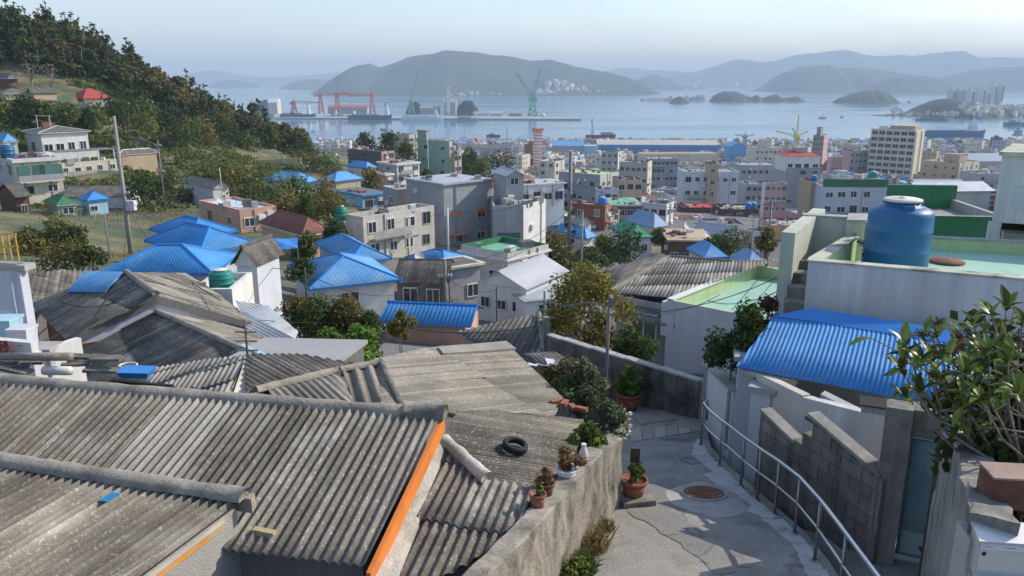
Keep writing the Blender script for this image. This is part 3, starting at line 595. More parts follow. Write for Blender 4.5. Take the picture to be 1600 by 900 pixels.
# gate wall on the right below the blue roof
W0, W1 = V3(3.92, 11.35, 0), V3(4.72, 8.98, 0); zW = -6.75
def topW(t):
    if t < .33: return 1.80 - .5 * t
    if t < .42: return 1.64 + 1.5 * (t - .33)
    return 2.17 - .45 * (t - .42)
tW, dW, nW = block_wall('stained block wall with a stepped top below the blue metal roof', W0, W1, zW, topW, .16, .39, .19, seed=9)
for (a, c_, h0, h1) in ((0, .33, 1.80, 1.635), (.42, .98, 2.17, 1.92)):
    P0, P1 = W0 + dW * 2.5 * a, W0 + dW * 2.5 * c_
    MB().prism([P0 + V3(0, 0, zW + h0) - nW * .1, P0 + V3(0, 0, zW + h0) + nW * .1, P1 + V3(0, 0, zW + h1) + nW * .1, P1 + V3(0, 0, zW + h1) - nW * .1], [P0 + V3(0, 0, zW + h0 + .05) - nW * .1, P0 + V3(0, 0, zW + h0 + .05) + nW * .1, P1 + V3(0, 0, zW + h1 + .05) + nW * .1, P1 + V3(0, 0, zW + h1 + .05) - nW * .1]).build('coping', concrete, tW)
# gate: pier, lintel, door
gA, gB = V3(4.98, 9.07, 0), V3(5.55, 8.80, 0); gd = (gB - gA).normalized(); gn = V3(gd.y, -gd.x, 0)
t = empty('gateway', V3(4.8, 9, -6.1), 'dark mossy concrete gateway with a small pale teal door', 'gateway')
MB().pbox(V3(4.60, 9.02, -6.3), gd * .30, gn * -.3, V3(0, 0, 2.42)).build('pier', concrete, t)
MB().pbox(gA + V3(0, 0, -4.28) - gd * .02 + gn * .06, gd * .95, gn * -.3, V3(0, 0, .36)).build('lintel', concrete, t)
dr = MB().pbox(gA + V3(0, 0, -5.95), gd * .62, gn * -.04, V3(0, 0, 1.62)).build('door', door_teal, t)
for a, w in ((.03, .10), (.20, .17), (.42, .16)): MB().pbox(gA + V3(0, 0, -5.5) + gd * a + gn * .012, gd * w, gn * -.012, V3(0, 0, 1.10)).build('door_plank', door_teal, dr)
MB().pbox(gA + V3(0, 0, -5.9) + gd * .04 + gn * .016, gd * .55, gn * -.016, V3(0, 0, .30)).build('kick_panel', door_pale, dr)
MB().pbox(gA + V3(0, 0, -5.2) + gd * .55 + gn * .03, gd * .03, gn * -.03, V3(0, 0, .12)).build('latch', rust, dr)
# narrow ditch floor beside the railing and the ground before the door
MB().poly([(3.98, 12.5, -6.75), (3.96, 4, -6.0), (5.6, 4, -6.0), (5.6, 9.3, -6.0), (4.4, 9.3, -6.05), (4.3, 12.5, -6.75)][::-1]).build('drain_floor', asphalt_new, org_=(4.2, 9, -6.2))['kind'] = 'structure'
q = V3(5.28, 8.62, -5.99); t = empty('plant_tub', q, 'empty black plastic tub on the ground by the teal door', 'tub')
MB().prism([q + V3(x, y, 0) for x, y in ((-.12, -.1), (.12, -.1), (.12, .1), (-.12, .1))], [q + V3(x, y, .3) for x, y in ((-.16, -.13), (.16, -.13), (.16, .13), (-.16, .13))], cap=False).build('side', rubber, t)
MB().prism([q + V3(x, y, .3) for x, y in ((-.18, -.15), (.18, -.15), (.18, .15), (-.18, .15))], [q + V3(x, y, .325) for x, y in ((-.18, -.15), (.18, -.15), (.18, .15), (-.18, .15))]).build('rim', rubber, t)
# leaning garden wall on the right, its end towards us carries the letter box
XW = [(2.88, 4.45), (3.40, 5.45), (4.12, 6.8), (4.78, 8.1)]
strip_wall('garden_wall', XW, lambda Y: -2.62 - .245 * (Y - 4.45), .26, concrete, -1, 'steep stained concrete garden wall running down to the teal door', 'wall', 22, 8, .03, 8, 1.2)
t = empty('front_wall', V3(3.1, 4.4, -5.2), 'rough grey rendered wall end carrying the letter box', 'wall')
MB().pbox(V3(2.87, 4.40, -5.4), V3(2.1, -.25, 0), V3(.03, .2, 0), V3(0, 0, 2.62)).build('wall', stucco, t)
# garden bed behind that wall
MB().pbox(V3(3.32, 4.62, -6.2), V3(3.4, -.3, 0), V3(1.5, 3.6, 0), V3(0, 0, 2.35)).build('garden_bed', soil, org_=(4, 5, -4))['kind'] = 'structure'
# letter box
c = V3(2.885, 4.335, -2.98); ex = V3(.40, -.053, 0); ey = V3(.016, .12, 0)
t = empty('letter_box', c, 'silver and cream letter box with a sloping lid on the wall end', 'letter box')
MB().prism([c, c + ex, c + ex + ey, c + ey], [c + V3(0, 0, .23), c + ex + V3(0, 0, .23), c + ex + ey + V3(0, 0, .28), c + ey + V3(0, 0, .28)]).build('body', box_metal, t)
lidm = MB(); o_ = V3(-.012, -.03, 0)
lidm.prism([c + o_ + V3(0, 0, .225), c + ex + o_ + V3(.024, 0, .225), c + ex + ey + V3(.012, 0, .285), c + ey + V3(-.012, 0, .285)], [c + o_ + V3(0, 0, .24), c + ex + o_ + V3(.024, 0, .24), c + ex + ey + V3(.012, 0, .30), c + ey + V3(-.012, 0, .30)])
lidm.build('lid', box_metal, t)
fx = ex.normalized(); fn = V3(fx.y, -fx.x, 0)
fr = MB().pbox(c + fn * .004 + fx * .015 + V3(0, 0, .02), fx * .373, fn * -.004, V3(0, 0, .145)).build('front_panel', box_cream, t)
MB().pbox(c + fn * .006 + fx * .02 + V3(0, 0, .168), fx * .36, fn * -.006, V3(0, 0, .042)).build('address_strip', label_white, t)
MB().pbox(c + fn * .008 + fx * .315 + V3(0, 0, .165), fx * .052, fn * -.004, V3(0, 0, .03)).build('dark_label', ink, t)
mb = MB()
for k in range(10): mb.pbox(c + fn * .0075 + fx * (.03 + k * .006) + V3(0, 0, .185 + .006 * (k % 2)), fx * .004, fn * -.0015, V3(0, 0, .003))
for k in range(9): mb.pbox(c + fn * .0075 + fx * (.165 + k * .006) + V3(0, 0, .188), fx * .004, fn * -.0015, V3(0, 0, .003))
mb.build('small_print', ink, t)
q = c + fn * .006 + fx * .042 + V3(0, 0, .14); mb = MB(); mb.poly([q + fx * .014 * math.cos(a * .6283) + V3(0, 0, .016 * math.sin(a * .6283)) for a in range(10)]); mb.build('lock', ink, t)
MB().pbox(c + fn * .03 - fx * .004 + V3(0, 0, -.012), fx * .408, fn * -.03, V3(0, 0, .012)).build('bottom_lip', box_metal, t)
# rust-red metal box on the garden wall
q = V3(3.20, 4.75, -2.78); t = empty('metal_box', q, 'rusty brown metal box standing behind the letter box', 'box')
MB().pbox(q, V3(.42, -.05, 0), V3(.03, .22, 0), V3(0, 0, .22)).build('body', mat('brown_box', (.13, .06, .045), .8, .2, 4, .1, 40, dirt=(.2, .12, .09), dirtamt=.5, dscale=5), t)
MB().pbox(q + V3(-.008, -.008, .221), V3(.436, -.052, 0), V3(.032, .236, 0), V3(0, 0, .014)).build('lid', mat('pale_box_lid', (.34, .24, .19), .85, .15, 5), t)
# ------------------------------------------------------------------ pots
def pot(c, r, h, label, m=terracotta, cat='flower pot', name='flower_pot'):
    t = empty(name, c, label, cat)
    MB().lathe(c, [(r * .72, 0), (r * .95, h * .82), (r * .88, h * .82), (r * .8, h * .7)], 22).build('body', m, t, True)
    MB().lathe(c, [(r * .93, h * .80), (r * 1.06, h * .84), (r * 1.06, h), (r * .94, h), (r * .90, h * .86)], 22).build('rim', m, t, True)
    MB().lathe(c, [(r * .9, h * .84), (.001, h * .88)], 18).build('soil', soil, t)
    return t
POT1 = onpath(981, 640); POT1.z = pathz(POT1.y)
pot(POT1, .27, .42, 'large terracotta pot with a bright leafy plant in front of the block wall')
POT2 = onpath(985, 782); POT2 = V3(1.83, 10.75, pathz(10.75)); pot(POT2 + V3(0, 0, .12), .2, .26, 'terracotta pot on a stone step at the end of the alley wall')
q = POT2; MB().box(q + V3(.02, -.02, .03), (.5, .46, .2), .2).build('stone_step', concrete, org_=q); tag(bpy.data.objects['stone_step'], 'broken concrete step under a terracotta pot beside the alley wall', 'step')
q = POT2 + V3(-.02, .26, 0); MB().pbox(q, V3(.14, 0, 0), V3(0, .04, 0), V3(0, 0, .75)).build('board', wood_dark, org_=q); tag(bpy.data.objects['board'], 'upright weathered board leaning behind the small pot in the alley', 'board')
def lwtop(t, off=.14):
    p = along(LW, t); q = along(LW, min(t + .02, 1)); d = Vector((q[0] - p[0], q[1] - p[1])).normalized(); return V3(p[0] - d.y * off, p[1] + d.x * off, pathz(p[1]) + 1.1)
a_ = lwtop(.50, .17); pot(a_ + V3(0, 0, .0), .09, .16, 'small brown pot on the wall nearest to us')
b_ = lwtop(.565, .2); pot(b_, .11, .17, 'round brown pot on the wall holding dry orange stems', mat('brown_glaze', (.14, .055, .035), .5, .2, 5))
c_ = lwtop(.66, .16); t = pot(c_, .13, .12, 'shallow white tray on the wall under a dried brown plant', foam, 'tray', 'planter_tray')
PLANT_SPOTS = (a_, b_, c_)
q = lwtop(.73, .12); t = empty('bottle', q, 'white plastic bottle standing on the alley wall by the bush', 'bottle'); MB().lathe(q, [(.05, 0), (.055, .05), (.055, .17), (.03, .21), (.03, .24)], 12).build('body', ceramic, t, True); MB().lathe(q, [(.034, .235), (.034, .27)], 10).build('cap', lid_white, t)
# slim pole with a bracket beside the path
q = onpath(942, 660); q.z = pathz(q.y) - .3; t = empty('pole', q, 'slim grey metal pole rising from the flowering bush beside the alley', 'pole')
MB().tube([q, q + V3(.07, 0, 3.1)], .038, 10).build('shaft', pole_dark, t, True)
MB().tube([q + V3(.07, 0, 2.85), q + V3(-.3, .15, 2.9), q + V3(-.9, .4, 2.75)], .018, 6).build('bracket', pole_dark, t)
MB().box(q + V3(.09, 0, 2.95), (.1, .1, .2)).build('clamp', pole_dark, t)
# ------------------------------------------------------------------ grey slate roofs in the foreground
def pixdir(pl, x, y, dx, dy): return (pl(x + dx, y + dy) - pl(x, y)).normalized()
def slate_pick(a, b, pb):
    return lambda r: b if r.random() < pb else a
def walls_under(root, poly, drop, m, inset=.2, zb=None, name='wall'):
    """plain walls under a roof outline (list of 3D points in order)"""
    c = sum((Vector(p) for p in poly), Vector()) / len(poly); P = []
    for p in poly:
        d = Vector(p) - c; d.z = 0; q = Vector(p) - d.normalized() * inset; q.z = p[2] - drop; P.append(q)
    B = [V3(p.x, p.y, zb) for p in P]
    return MB().prism(B, P).build(name, m, root)
# --- house A: the large roof
dA = V3(.27, 1.135, .349).normalized(); rA = V3(-.983, .186, 0).normalized()
R1 = atD(685, 645, 9.5); nA = rA.cross(dA); nA = nA if nA.z > 0 else -nA
plA = lambda x, y: ray(x, y) * (R1.dot(nA) / ray(x, y).dot(nA))
E1 = plA(570, 884); LA = 9.2; R0 = R1 + rA * LA; E0 = E1 + rA * LA
hA = empty('slate_house', V3(-4, 8, -8), 'low house under the widest grey corrugated slate roof with an orange gable board', 'house')
_ci = [0]
def pickA(r): _ci[0] += 1; return slate_pale if _ci[0] in (7,) else slate
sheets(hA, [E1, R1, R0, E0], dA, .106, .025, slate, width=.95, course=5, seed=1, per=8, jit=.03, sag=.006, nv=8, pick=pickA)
dAf = V3(dA.x * -1, dA.y * -1, dA.z * 1.7).normalized(); F1, F0 = R1 - dAf * .75, R0 - dAf * .75
sheets(hA, [R1, F1, F0, R0], dAf, .106, .024, slate, width=.95, course=5, seed=2, per=5)
ridge(hA, R1 + rA * -.06 + V3(0, 0, -.03), R0 + V3(0, 0, .0), .112, mortar, seed=3, k=46, sag=.03, squash=.85)
rb = ridge(hA, R1 + rA * -.09 + V3(0, 0, -.02), R1 + rA * .4 + V3(0, 0, -.015), .122, mortar, 'ridge_end', seed=5, k=4, sag=0)
gx = -rA
MB().pbox(R1 + gx * .03 + V3(0, 0, -.03), (E1 - R1) * 1.02, V3(0, 0, -.20), gx * .045).build('barge_board', paint_orange, hA)
zbA = -8.6; ri, ei = R1 + rA * .12 - V3(0, 0, .12), E1 + rA * .12 + dA * .22 - V3(0, 0, .1)
fi = F1 + rA * .12 - V3(0, 0, .1); e0, f0 = ei + rA * (LA - .2), fi + rA * (LA - .2)
mb = MB(); mb.poly([V3(ei.x, ei.y, zbA), ei, ri, fi, V3(fi.x, fi.y, zbA)]); mb.poly([V3(e0.x, e0.y, zbA), ei * 0 + V3(ei.x, ei.y, zbA), ei, e0][::-1]); mb.poly([V3(f0.x, f0.y, zbA), V3(fi.x, fi.y, zbA), fi, f0]); mb.build('wall', wall_dark, hA)
mbx = MB(); mbx.tube([E1 + rA * .3 + V3(0, 0, -.5), E1 + rA * 3.2 + V3(0, 0, -.62)], .05, 8); 
# --- house B: bottom left
T1 = atD(384, 782, 8.0); rB = V3(-1.125, .31, 0).normalized(); T0 = T1 + rB * 5.2
az = math.radians(24); dB = V3(math.sin(az), math.cos(az), .05).normalized(); nB = rB.cross(dB); nB = nB if nB.z > 0 else -nB
hB = empty('slate_house', V3(-4, 5.5, -8), 'nearest grey slate roof with a pale stuccoed gable and a flaking orange strip', 'house')
B1 = T1 - dB * 4.2; B0 = T0 - dB * 4.2
dBp = (dB - rB * dB.dot(rB)).normalized()
uB, vB, nB_ = frame_of([T1, T0, B0], dB)
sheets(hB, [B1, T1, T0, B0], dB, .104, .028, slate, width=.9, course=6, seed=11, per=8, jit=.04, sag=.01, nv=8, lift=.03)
MB().pbox(T1 - uB * 0 + rB * 1.25 - dB * .42 + nB_ * .032, rB * .1, dB * .16, nB_ * .006).build('blue_tape', mat('blue_tape', (.02, .2, .42), .5), hB)
for s_, (a0, a1, w, l_) in enumerate(((1.3, 1.9, .5, .5), (.55, 1.15, .6, .62), (1.1, 1.35, .3, .7))):
    pass
rdB = ridge(hB, T1 - rB * .0 + V3(0, 0, .05), T0 + V3(0, 0, .05), .115, mortar, seed=12, k=36, sag=.02, squash=.65)
MB().pbox(T1 + V3(.02, .0, -.14) + rB * -.04, rB * .3, V3(0, .12, 0), V3(0, 0, .16)).build('ridge_end', mortar, hB)
mb = MB(); g1 = T1 + rB * .08 - dB * .05 - V3(0, 0, .07); g2 = B1 + rB * .08 - V3(0, 0, .07)
mb.pbox(V3(g1.x, g1.y, -8.6), V3(g2.x - g1.x, g2.y - g1.y, 0), rB * .18, V3(0, 0, g1.z + 8.6 - .0))
mb.build('gable_wall', stucco, hB)
q1, q2 = T1 - dB * .25 + V3(0, 0, -.12) - rB * -.072, B1 + V3(0, 0, -.16) - rB * -.072
mb = MB(); mb.pbox(q1 - rB * .008 * 1, (q2 - q1), -rB * .012, V3(0, 0, -.055)); mb.build('orange_strip', mat('flaking_orange', (.68, .30, .05), .7, .2, 5, .1, 50, dirt=(.42, .38, .28), dirtamt=.9, dscale=4), hB)
MB().pbox(q1 + V3(0, 0, .06) - rB * .005, (q2 - q1), -rB * .02, V3(0, 0, -.05)).build('rake_moulding', plaster_ivory, hB)
MB().pbox(V3(g1.x, g1.y, -8.6) + rB * .1, rB * 5, -dBp * .15 * V3(1, 1, 0).length * 0 + V3(.05, .15, 0), V3(0, 0, g1.z + 8.5)).build('wall', wall_dark, hB)
MB().pbox(T1 + V3(.05, -.05, -.36), V3(.24, -.08, 0), V3(.02, .07, 0), V3(0, 0, .06)).build('beam_end', mat('raw_wood', (.42, .33, .2), .9, .2, 5, .15, 40), hB)
# --- roof C: the small roof between the orange gable and the alley wall
azC = math.radians(14); dC = V3(math.sin(azC), math.cos(azC), .17).normalized(); rC = V3(math.cos(azC), -math.sin(azC), 0)
C0 = atD(757, 748, 9.15); nC = rC.cross(dC); nC = nC if nC.z > 0 else -nC
plC = lambda x, y: ray(x, y) * (C0.dot(nC) / ray(x, y).dot(nC))
hC = empty('slate_lean_to', V3(-.4, 7.6, -7.5), 'lichen-spotted brown slate lean-to between the orange gable board and the alley wall', 'lean-to')
pc = [plC(*p) for p in ((688, 690), (757, 748), (836, 762), (806, 838), (700, 896), (660, 925), (596, 925))]
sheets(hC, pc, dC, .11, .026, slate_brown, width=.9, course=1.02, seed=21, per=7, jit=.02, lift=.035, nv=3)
ridge(hC, plC(694, 692) + V3(0, 0, .03), plC(762, 752) + V3(0, 0, .03), .085, mortar_pale, seed=22, k=8, sag=0)
a_, b_ = plC(690, 692), plC(600, 915)
MB().prism([a_ + V3(-.14, 0, -.1), a_ + V3(.1, 0, -.1), b_ + V3(.16, 0, -.1), b_ + V3(-.14, 0, -.1)], [a_ + V3(-.14, 0, .12), a_ + V3(.07, 0, .05), b_ + V3(.12, 0, .05), b_ + V3(-.14, 0, .1)]).build('mortar_flashing', mortar_pale, hC)
w_ = [plC(*p) for p in ((640, 890), (700, 884), (800, 828), (825, 768), (690, 700))]
MB().prism([V3(p.x, p.y, -8.4) for p in w_], [p - V3(0, 0, .1) for p in w_]).build('wall', wall_dark, hC)
# --- roof D with the black ring
plD = plane3(atD(690, 650, 11.0), atD(912, 655, 11.8), atD(878, 768, 9.9))
hD = empty('slate_shed', V3(.2, 10.2, -7.8), 'dark corrugated shed roof with a black tyre ring lying on it', 'shed')
pd = [plD(*p) for p in ((660, 655), (700, 643), (760, 640), (912, 655), (898, 720), (878, 770), (750, 760), (650, 740))]
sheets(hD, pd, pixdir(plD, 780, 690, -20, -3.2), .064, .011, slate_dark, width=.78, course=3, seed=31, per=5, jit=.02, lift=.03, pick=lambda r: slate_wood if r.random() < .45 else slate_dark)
w_ = [plD(*p) for p in ((700, 652), (896, 662), (868, 760), (700, 740))]
MB().prism([V3(p.x, p.y, -8.4) for p in w_], [p - V3(0, 0, .08) for p in w_]).build('wall', wall_dark, hD)
q = plD(803, 704) + plD.n * .04; t = empty('tyre_ring', q, 'black rubber ring lying on the dark corrugated shed roof', 'tyre')
mb = MB(); e1 = V3(1, 0, 0) - plD.n * plD.n.x; e1.normalize(); e2 = plD.n.cross(e1)
prof = [(.17, 0), (.175, .06), (.16, .085), (.115, .085), (.105, .05), (.12, .0)]; K = 26
for j in range(K):
    a = 2 * math.pi * j / K
    for rr_, hh in prof: mb.v.append(tuple(q + (e1 * math.cos(a) + e2 * math.sin(a)) * rr_ + plD.n * hh))
n_ = len(prof)
for j in range(K):
    for i in range(n_): mb.f.append((j * n_ + i, ((j + 1) % K) * n_ + i, ((j + 1) % K) * n_ + (i + 1) % n_, j * n_ + (i + 1) % n_)); mb.m.append(0)
mb.build('ring', rubber, t, True)
# --- roof E: broad bleached roof
plE = plane3(atD(590, 562, 13.5), atD(790, 536, 16.3), atD(872, 630, 13.2))
hE = empty('slate_house', V3(0, 13, -8.2), 'bleached silvery slate roof with long seams in front of the tall pole', 'house')
pe = [plE(*p) for p in ((585, 561), (684, 541), (790, 535), (880, 622), (868, 648), (690, 680), (600, 668))]
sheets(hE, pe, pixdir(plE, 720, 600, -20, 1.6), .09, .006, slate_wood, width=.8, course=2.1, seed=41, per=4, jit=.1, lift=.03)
w_ = [plE(*p) for p in ((600, 566), (786, 541), (868, 622), (690, 660))]
MB().prism([V3(p.x, p.y, -8.9) for p in w_], [p - V3(0, 0, .06) for p in w_]).build('wall', wall_dark, hE)
cp = [plE(*p) + plE.n * .05 for p in ((684, 546), (790, 536), (806, 548), (692, 556))]
MB().prism([p - plE.n * .04 for p in cp], cp).build('top_board', slate_pale, hE)
mb = MB(); q = plE(864, 626)
for k in range(4): mb.box(q + V3(.05 + k * .13, -.1 - k * .12, .03 + .02 * (k % 2)), (.2, .09, .06), .5 + k * .7)
mb.build('loose_tiles', terracotta, hE)['kind'] = 'stuff'
# --- roof F: hipped middle roof
plF = plane3(atD(386, 553, 13.4), atD(562, 571, 13.2), atD(405, 606, 11.95))
hF = empty('slate_house', V3(-3.2, 12.5, -8.4), 'hipped grey slate roof with pale strips tucked behind the long mortar ridge', 'house')
sheets(hF, [plF(*p) for p in ((384, 553), (470, 553), (545, 566), (562, 571), (532, 582), (415, 609), (384, 622))], pixdir(plF, 460, 580, -20, -11), .10, .016, slate_dark, seed=51, per=5, width=.9, course=4)
ridge(hF, plF(534, 579) + V3(0, 0, .02), plF(400, 612) + V3(0, 0, .02), .07, mortar, seed=52, sag=0)
plF2 = plane3(atD(532, 582, 12.5), atD(590, 568, 12.9), atD(556, 630, 11.6))
sheets(hF, [plF2(*p) for p in ((534, 578), (592, 567), (626, 640), (556, 640))], pixdir(plF2, 570, 600, -6, -20), .22, .04, slate_wood, seed=53, per=8, width=.66, course=4, pick=lambda r: slate_pale if r.random() < .5 else slate_wood)
ridge(hF, plF2(594, 567) + V3(0, 0, .02), plF2(628, 640) + V3(0, 0, .02), .06, slate_dark, 'barge_roll', seed=54, sag=0)
ridge(hF, plF2(532, 580) + V3(0, 0, .02), plF2(594, 568) + V3(0, 0, .02), .06, mortar, seed=55, sag=0)
plF4 = plane3(atD(532, 582, 12.45), atD(415, 609, 11.9), atD(556, 626, 11.6))
sheets(hF, [plF4(*p) for p in ((530, 583), (420, 610), (430, 640), (560, 640))], pixdir(plF4, 500, 605, -10, -9), .10, .014, slate_wood, seed=56, per=5)
plF3 = plane3(atD(384, 556, 13.35), atD(250, 574, 13.9), atD(368, 604, 12.0))
sheets(hF, [plF3(*p) for p in ((386, 555), (300, 565), (246, 574), (222, 590), (232, 625), (340, 625), (366, 605))], pixdir(plF3, 330, 585, 8, -16), .10, .016, slate_pale, seed=57, per=5, width=.7, course=.75, jit=.15, lift=.04, pick=lambda r: slate_dark if r.random() < .2 else slate_pale)
g_ = [atD(385, 557, 13.3), atD(366, 612, 11.9), atD(384, 616, 11.9)]
MB().prism([p - V3(0, .03, .0) for p in g_], g_).build('gable_board', plaster_cream, hF)
w_ = [plF(384, 555), plF(545, 570), plF(534, 590), plF(420, 612)]
MB().prism([V3(p.x, p.y, -9) for p in w_], [p - V3(0, 0, .15) for p in w_]).build('wall', wall_dark, hF)
# --- house G (grey gable with the blue sheets) and H in front of it
gR, gR2 = atD(244, 461, 24.6), atD(198, 426, 27.6)
plGl = plane3(gR, gR2, atD(103, 531, 23.4)); plGr = plane3(gR, gR2, atD(397, 506, 26.9))
hG = empty('slate_house', V3(-13, 25, -9.7), 'grey slate gabled house with four blue sheets patched into its left slope', 'house')
sheets(hG, [plGl(*p) for p in ((198, 426), (244, 461), (236, 470), (103, 531), (47, 475), (95, 455), (140, 441))], pixdir(plGl, 170, 480, 20, -11), .19, .016, slate_wood, width=1.0, course=1.9, seed=61, per=5, lift=.035, pick=lambda r: slate if r.random() < .4 else slate_dark)
sheets(hG, [plGr(*p) for p in ((198, 426), (290, 427), (345, 463), (397, 505), (244, 461))], pixdir(plGr, 290, 460, -20, -8.5), .19, .016, slate_dark, width=1.0, course=1.9, seed=62, per=5, lift=.035, pick=lambda r: slate_wood if r.random() < .4 else slate_dark)
nb = plGl.n
q = [plGl(*p) + nb * .09 for p in ((135, 427), (196, 428), (166, 460), (106, 459))]
sheets(hG, q, pixdir(plGl, 150, 445, 9, -11), .12, .016, blue_roof_pale, width=.62, course=4, seed=63, per=5, name='blue_sheet')
ridge(hG, gR2 + V3(0, 0, .03), gR + V3(0, 0, .03), .1, slate_wood, seed=64, sag=0)
for pl, e_ in ((plGl, (103, 531)), (plGr, (397, 505))):
    E_ = pl(*e_); d_ = (E_ - gR); out = V3(.45, -.6, 0) * .06
    MB().pbox(gR + out, d_, V3(0, 0, -.24), out * .6).build('barge_board', wall_dark, hG)
    mb = MB(); mb.poly([gR - V3(0, 0, .2), E_ - d_ * .04 - V3(0, 0, .2), V3(E_.x, E_.y, -10.6) - V3(d_.x, d_.y, 0) * .06, V3(gR.x, gR.y, -10.6)]); mb.build('gable_wall', plaster_lilac, hG)
a_, b_ = plGl(103, 531), plGl(47, 475); ins = V3(.35, .2, 0); a_ = a_ + ins + V3(0, .3, 0); b_ = b_ + ins
MB().poly([V3(a_.x, a_.y, -10.6), V3(b_.x, b_.y, -10.6), b_ - V3(0, 0, .1), a_ - V3(0, 0, .1)]).build('side_wall', mat('rust_red_wall', (.20, .075, .05), .9, .15, 1, .08, 40, streak=.2), hG)
q_ = plGl(103, 531); MB().pbox(q_ + V3(.2, .25, -.2), V3(1.6, .9, 0), V3(.05, -.08, 0), V3(0, 0, -1.4)).build('corner_wall', MATS['rust_red_wall'], hG)
hR, hR2 = atD(390, 552, 21), atD(244, 487, 24.5)
plHl = plane3(hR2, hR, atD(88, 562, 23.3)); plHr = plane3(hR2, hR, atD(450, 550, 23.6))
hH = empty('slate_house', V3(-10, 21.5, -9.6), 'grey slate gable below the white gable wall, facing the nearest long ridge', 'house')
sheets(hH, [plHl(*p) for p in ((244, 487), (390, 552), (360, 575), (290, 620), (180, 620), (88, 566), (150, 535))], pixdir(plHl, 230, 550, 20, -10), .19, .014, slate, width=1.0, course=1.9, seed=71, per=5, lift=.03, pick=lambda r: slate_dark if r.random() < .3 else slate)
sheets(hH, [plHr(*p) for p in ((244, 487), (300, 492), (400, 521), (470, 548), (430, 556), (390, 552))], pixdir(plHr, 360, 525, -20, -6), .19, .014, slate_wood, width=1.0, course=1.9, seed=72, per=5, lift=.03)
ridge(hH, hR2 + V3(0, 0, .03), hR + V3(0, 0, .03), .09, mortar, seed=73, sag=0)
w_ = [plHl(120, 566), plHl(250, 500), hR - V3(.2, 0, 0), plHr(430, 548), plHl(300, 600)]
MB().prism([V3(p.x, p.y, -10.4) for p in (plHl(100, 566), plHr(300, 500), plHr(440, 548), plHl(300, 600))], [p - V3(0, 0, .2) for p in (plHl(100, 566), plHr(300, 500), plHr(440, 548), plHl(300, 600))]).build('wall', wall_dark, hH)
# a lower roof between G and the grass bank, and the pale sheet-metal roofs behind F
plI = plane3(atD(37, 446, 29), atD(140, 428, 33), atD(47, 476, 27.5))
hI = empty('slate_house', V3(-20, 29, -10), 'dark old slate roof half hidden behind the patched gabled house', 'house')
sheets(hI, [plI(*p) for p in ((25, 432), (100, 421), (150, 426), (135, 445), (47, 480), (35, 465))], pixdir(plI, 90, 450, 3, -16), .19, .016, slate_dark, width=1, course=1.9, seed=81, per=5)
w_ = [plI(30, 436), plI(148, 428), plI(130, 446), plI(47, 476)]; MB().prism([V3(p.x, p.y, -11) for p in w_], [p - V3(0, 0, .2) for p in w_]).build('wall', wall_dark, hI)
plJ = plane3(atD(370, 472, 30), atD(462, 522, 25.5), atD(395, 532, 25))
hJ = empty('metal_shed', V3(-9, 27, -10.5), 'low shed of pale galvanised roof sheets beside the dark shrubs', 'shed')
galv = mat('galvanised_sheet', (.44, .46, .48), .5, .12, .8, .05, 30, metal=.3, dirt=(.28, .24, .2), dirtamt=.6, dscale=.9, obj=.15)
sheets(hJ, [plJ(*p) for p in ((368, 470), (420, 478), (466, 518), (462, 528), (395, 532), (380, 500))], pixdir(plJ, 420, 505, -20, -10), .15, .012, galv, width=.9, course=5, seed=91, per=5)
w_ = [plJ(*p) for p in ((375, 474), (460, 520), (398, 528))]; MB().prism([V3(p.x, p.y, -11) for p in w_], [p - V3(0, 0, .15) for p in w_]).build('wall', wall_dark, hJ)
q = atD(440, 545, 19.5); t = empty('flat_roof_shed', q, 'grey flat-roofed shed with a turquoise edge strip behind the hipped roof', 'shed')
MB().pbox(q + V3(-1.0, -.8, -2), V3(2.4, -.2, 0), V3(.5, 1.6, 0), V3(0, 0, 1.9)).build('wall', wall_dark, t); MB().pbox(q + V3(-1.2, -1, -.1), V3(2.7, -.2, 0), V3(.5, 1.9, 0), V3(0, 0, .1)).build('roof', roof_grey, t); MB().pbox(q + V3(-1.1, .2, .005), V3(1.2, -1.15, 0), V3(.1, .08, 0), V3(0, 0, .03)).build('edge_strip', plaster_teal, t)
# small roof T (dark hip) left of the block wall
plT = plane3(atD(845, 492, 27), atD(712, 520, 26.0), atD(848, 546, 22.5))
hT = empty('slate_house', V3(0, 24, -10), 'small dark hipped slate roof beside the grey post at the head of the block wall', 'house')
sheets(hT, [plT(*p) for p in ((842, 490), (768, 505), (714, 518), (730, 528), (770, 545), (846, 552))], pixdir(plT, 790, 520, 9, -14), .19, .03, slate_dark, seed=101, per=5, width=1.1, course=6)
plT2 = plane3(atD(842, 490, 27), atD(935, 520, 25), atD(850, 548, 22.5))
sheets(hT, [plT2(*p) for p in ((842, 490), (905, 492), (940, 520), (930, 548), (850, 550))], pixdir(plT2, 890, 520, -8, -14), .19, .03, slate_dark, seed=102, per=5, width=1.1, course=6)
ridge(hT, atD(842, 489, 27), atD(849, 548, 22.4), .08, slate_wood, seed=103, sag=0)
w_ = [plT(725, 522), plT(842, 494), plT2(925, 524), plT2(850, 544), plT(775, 541)]; MB().prism([V3(p.x, p.y, -11.5) for p in w_], [p - V3(0, 0, .12) for p in w_]).build('wall', concrete_pale, hT)
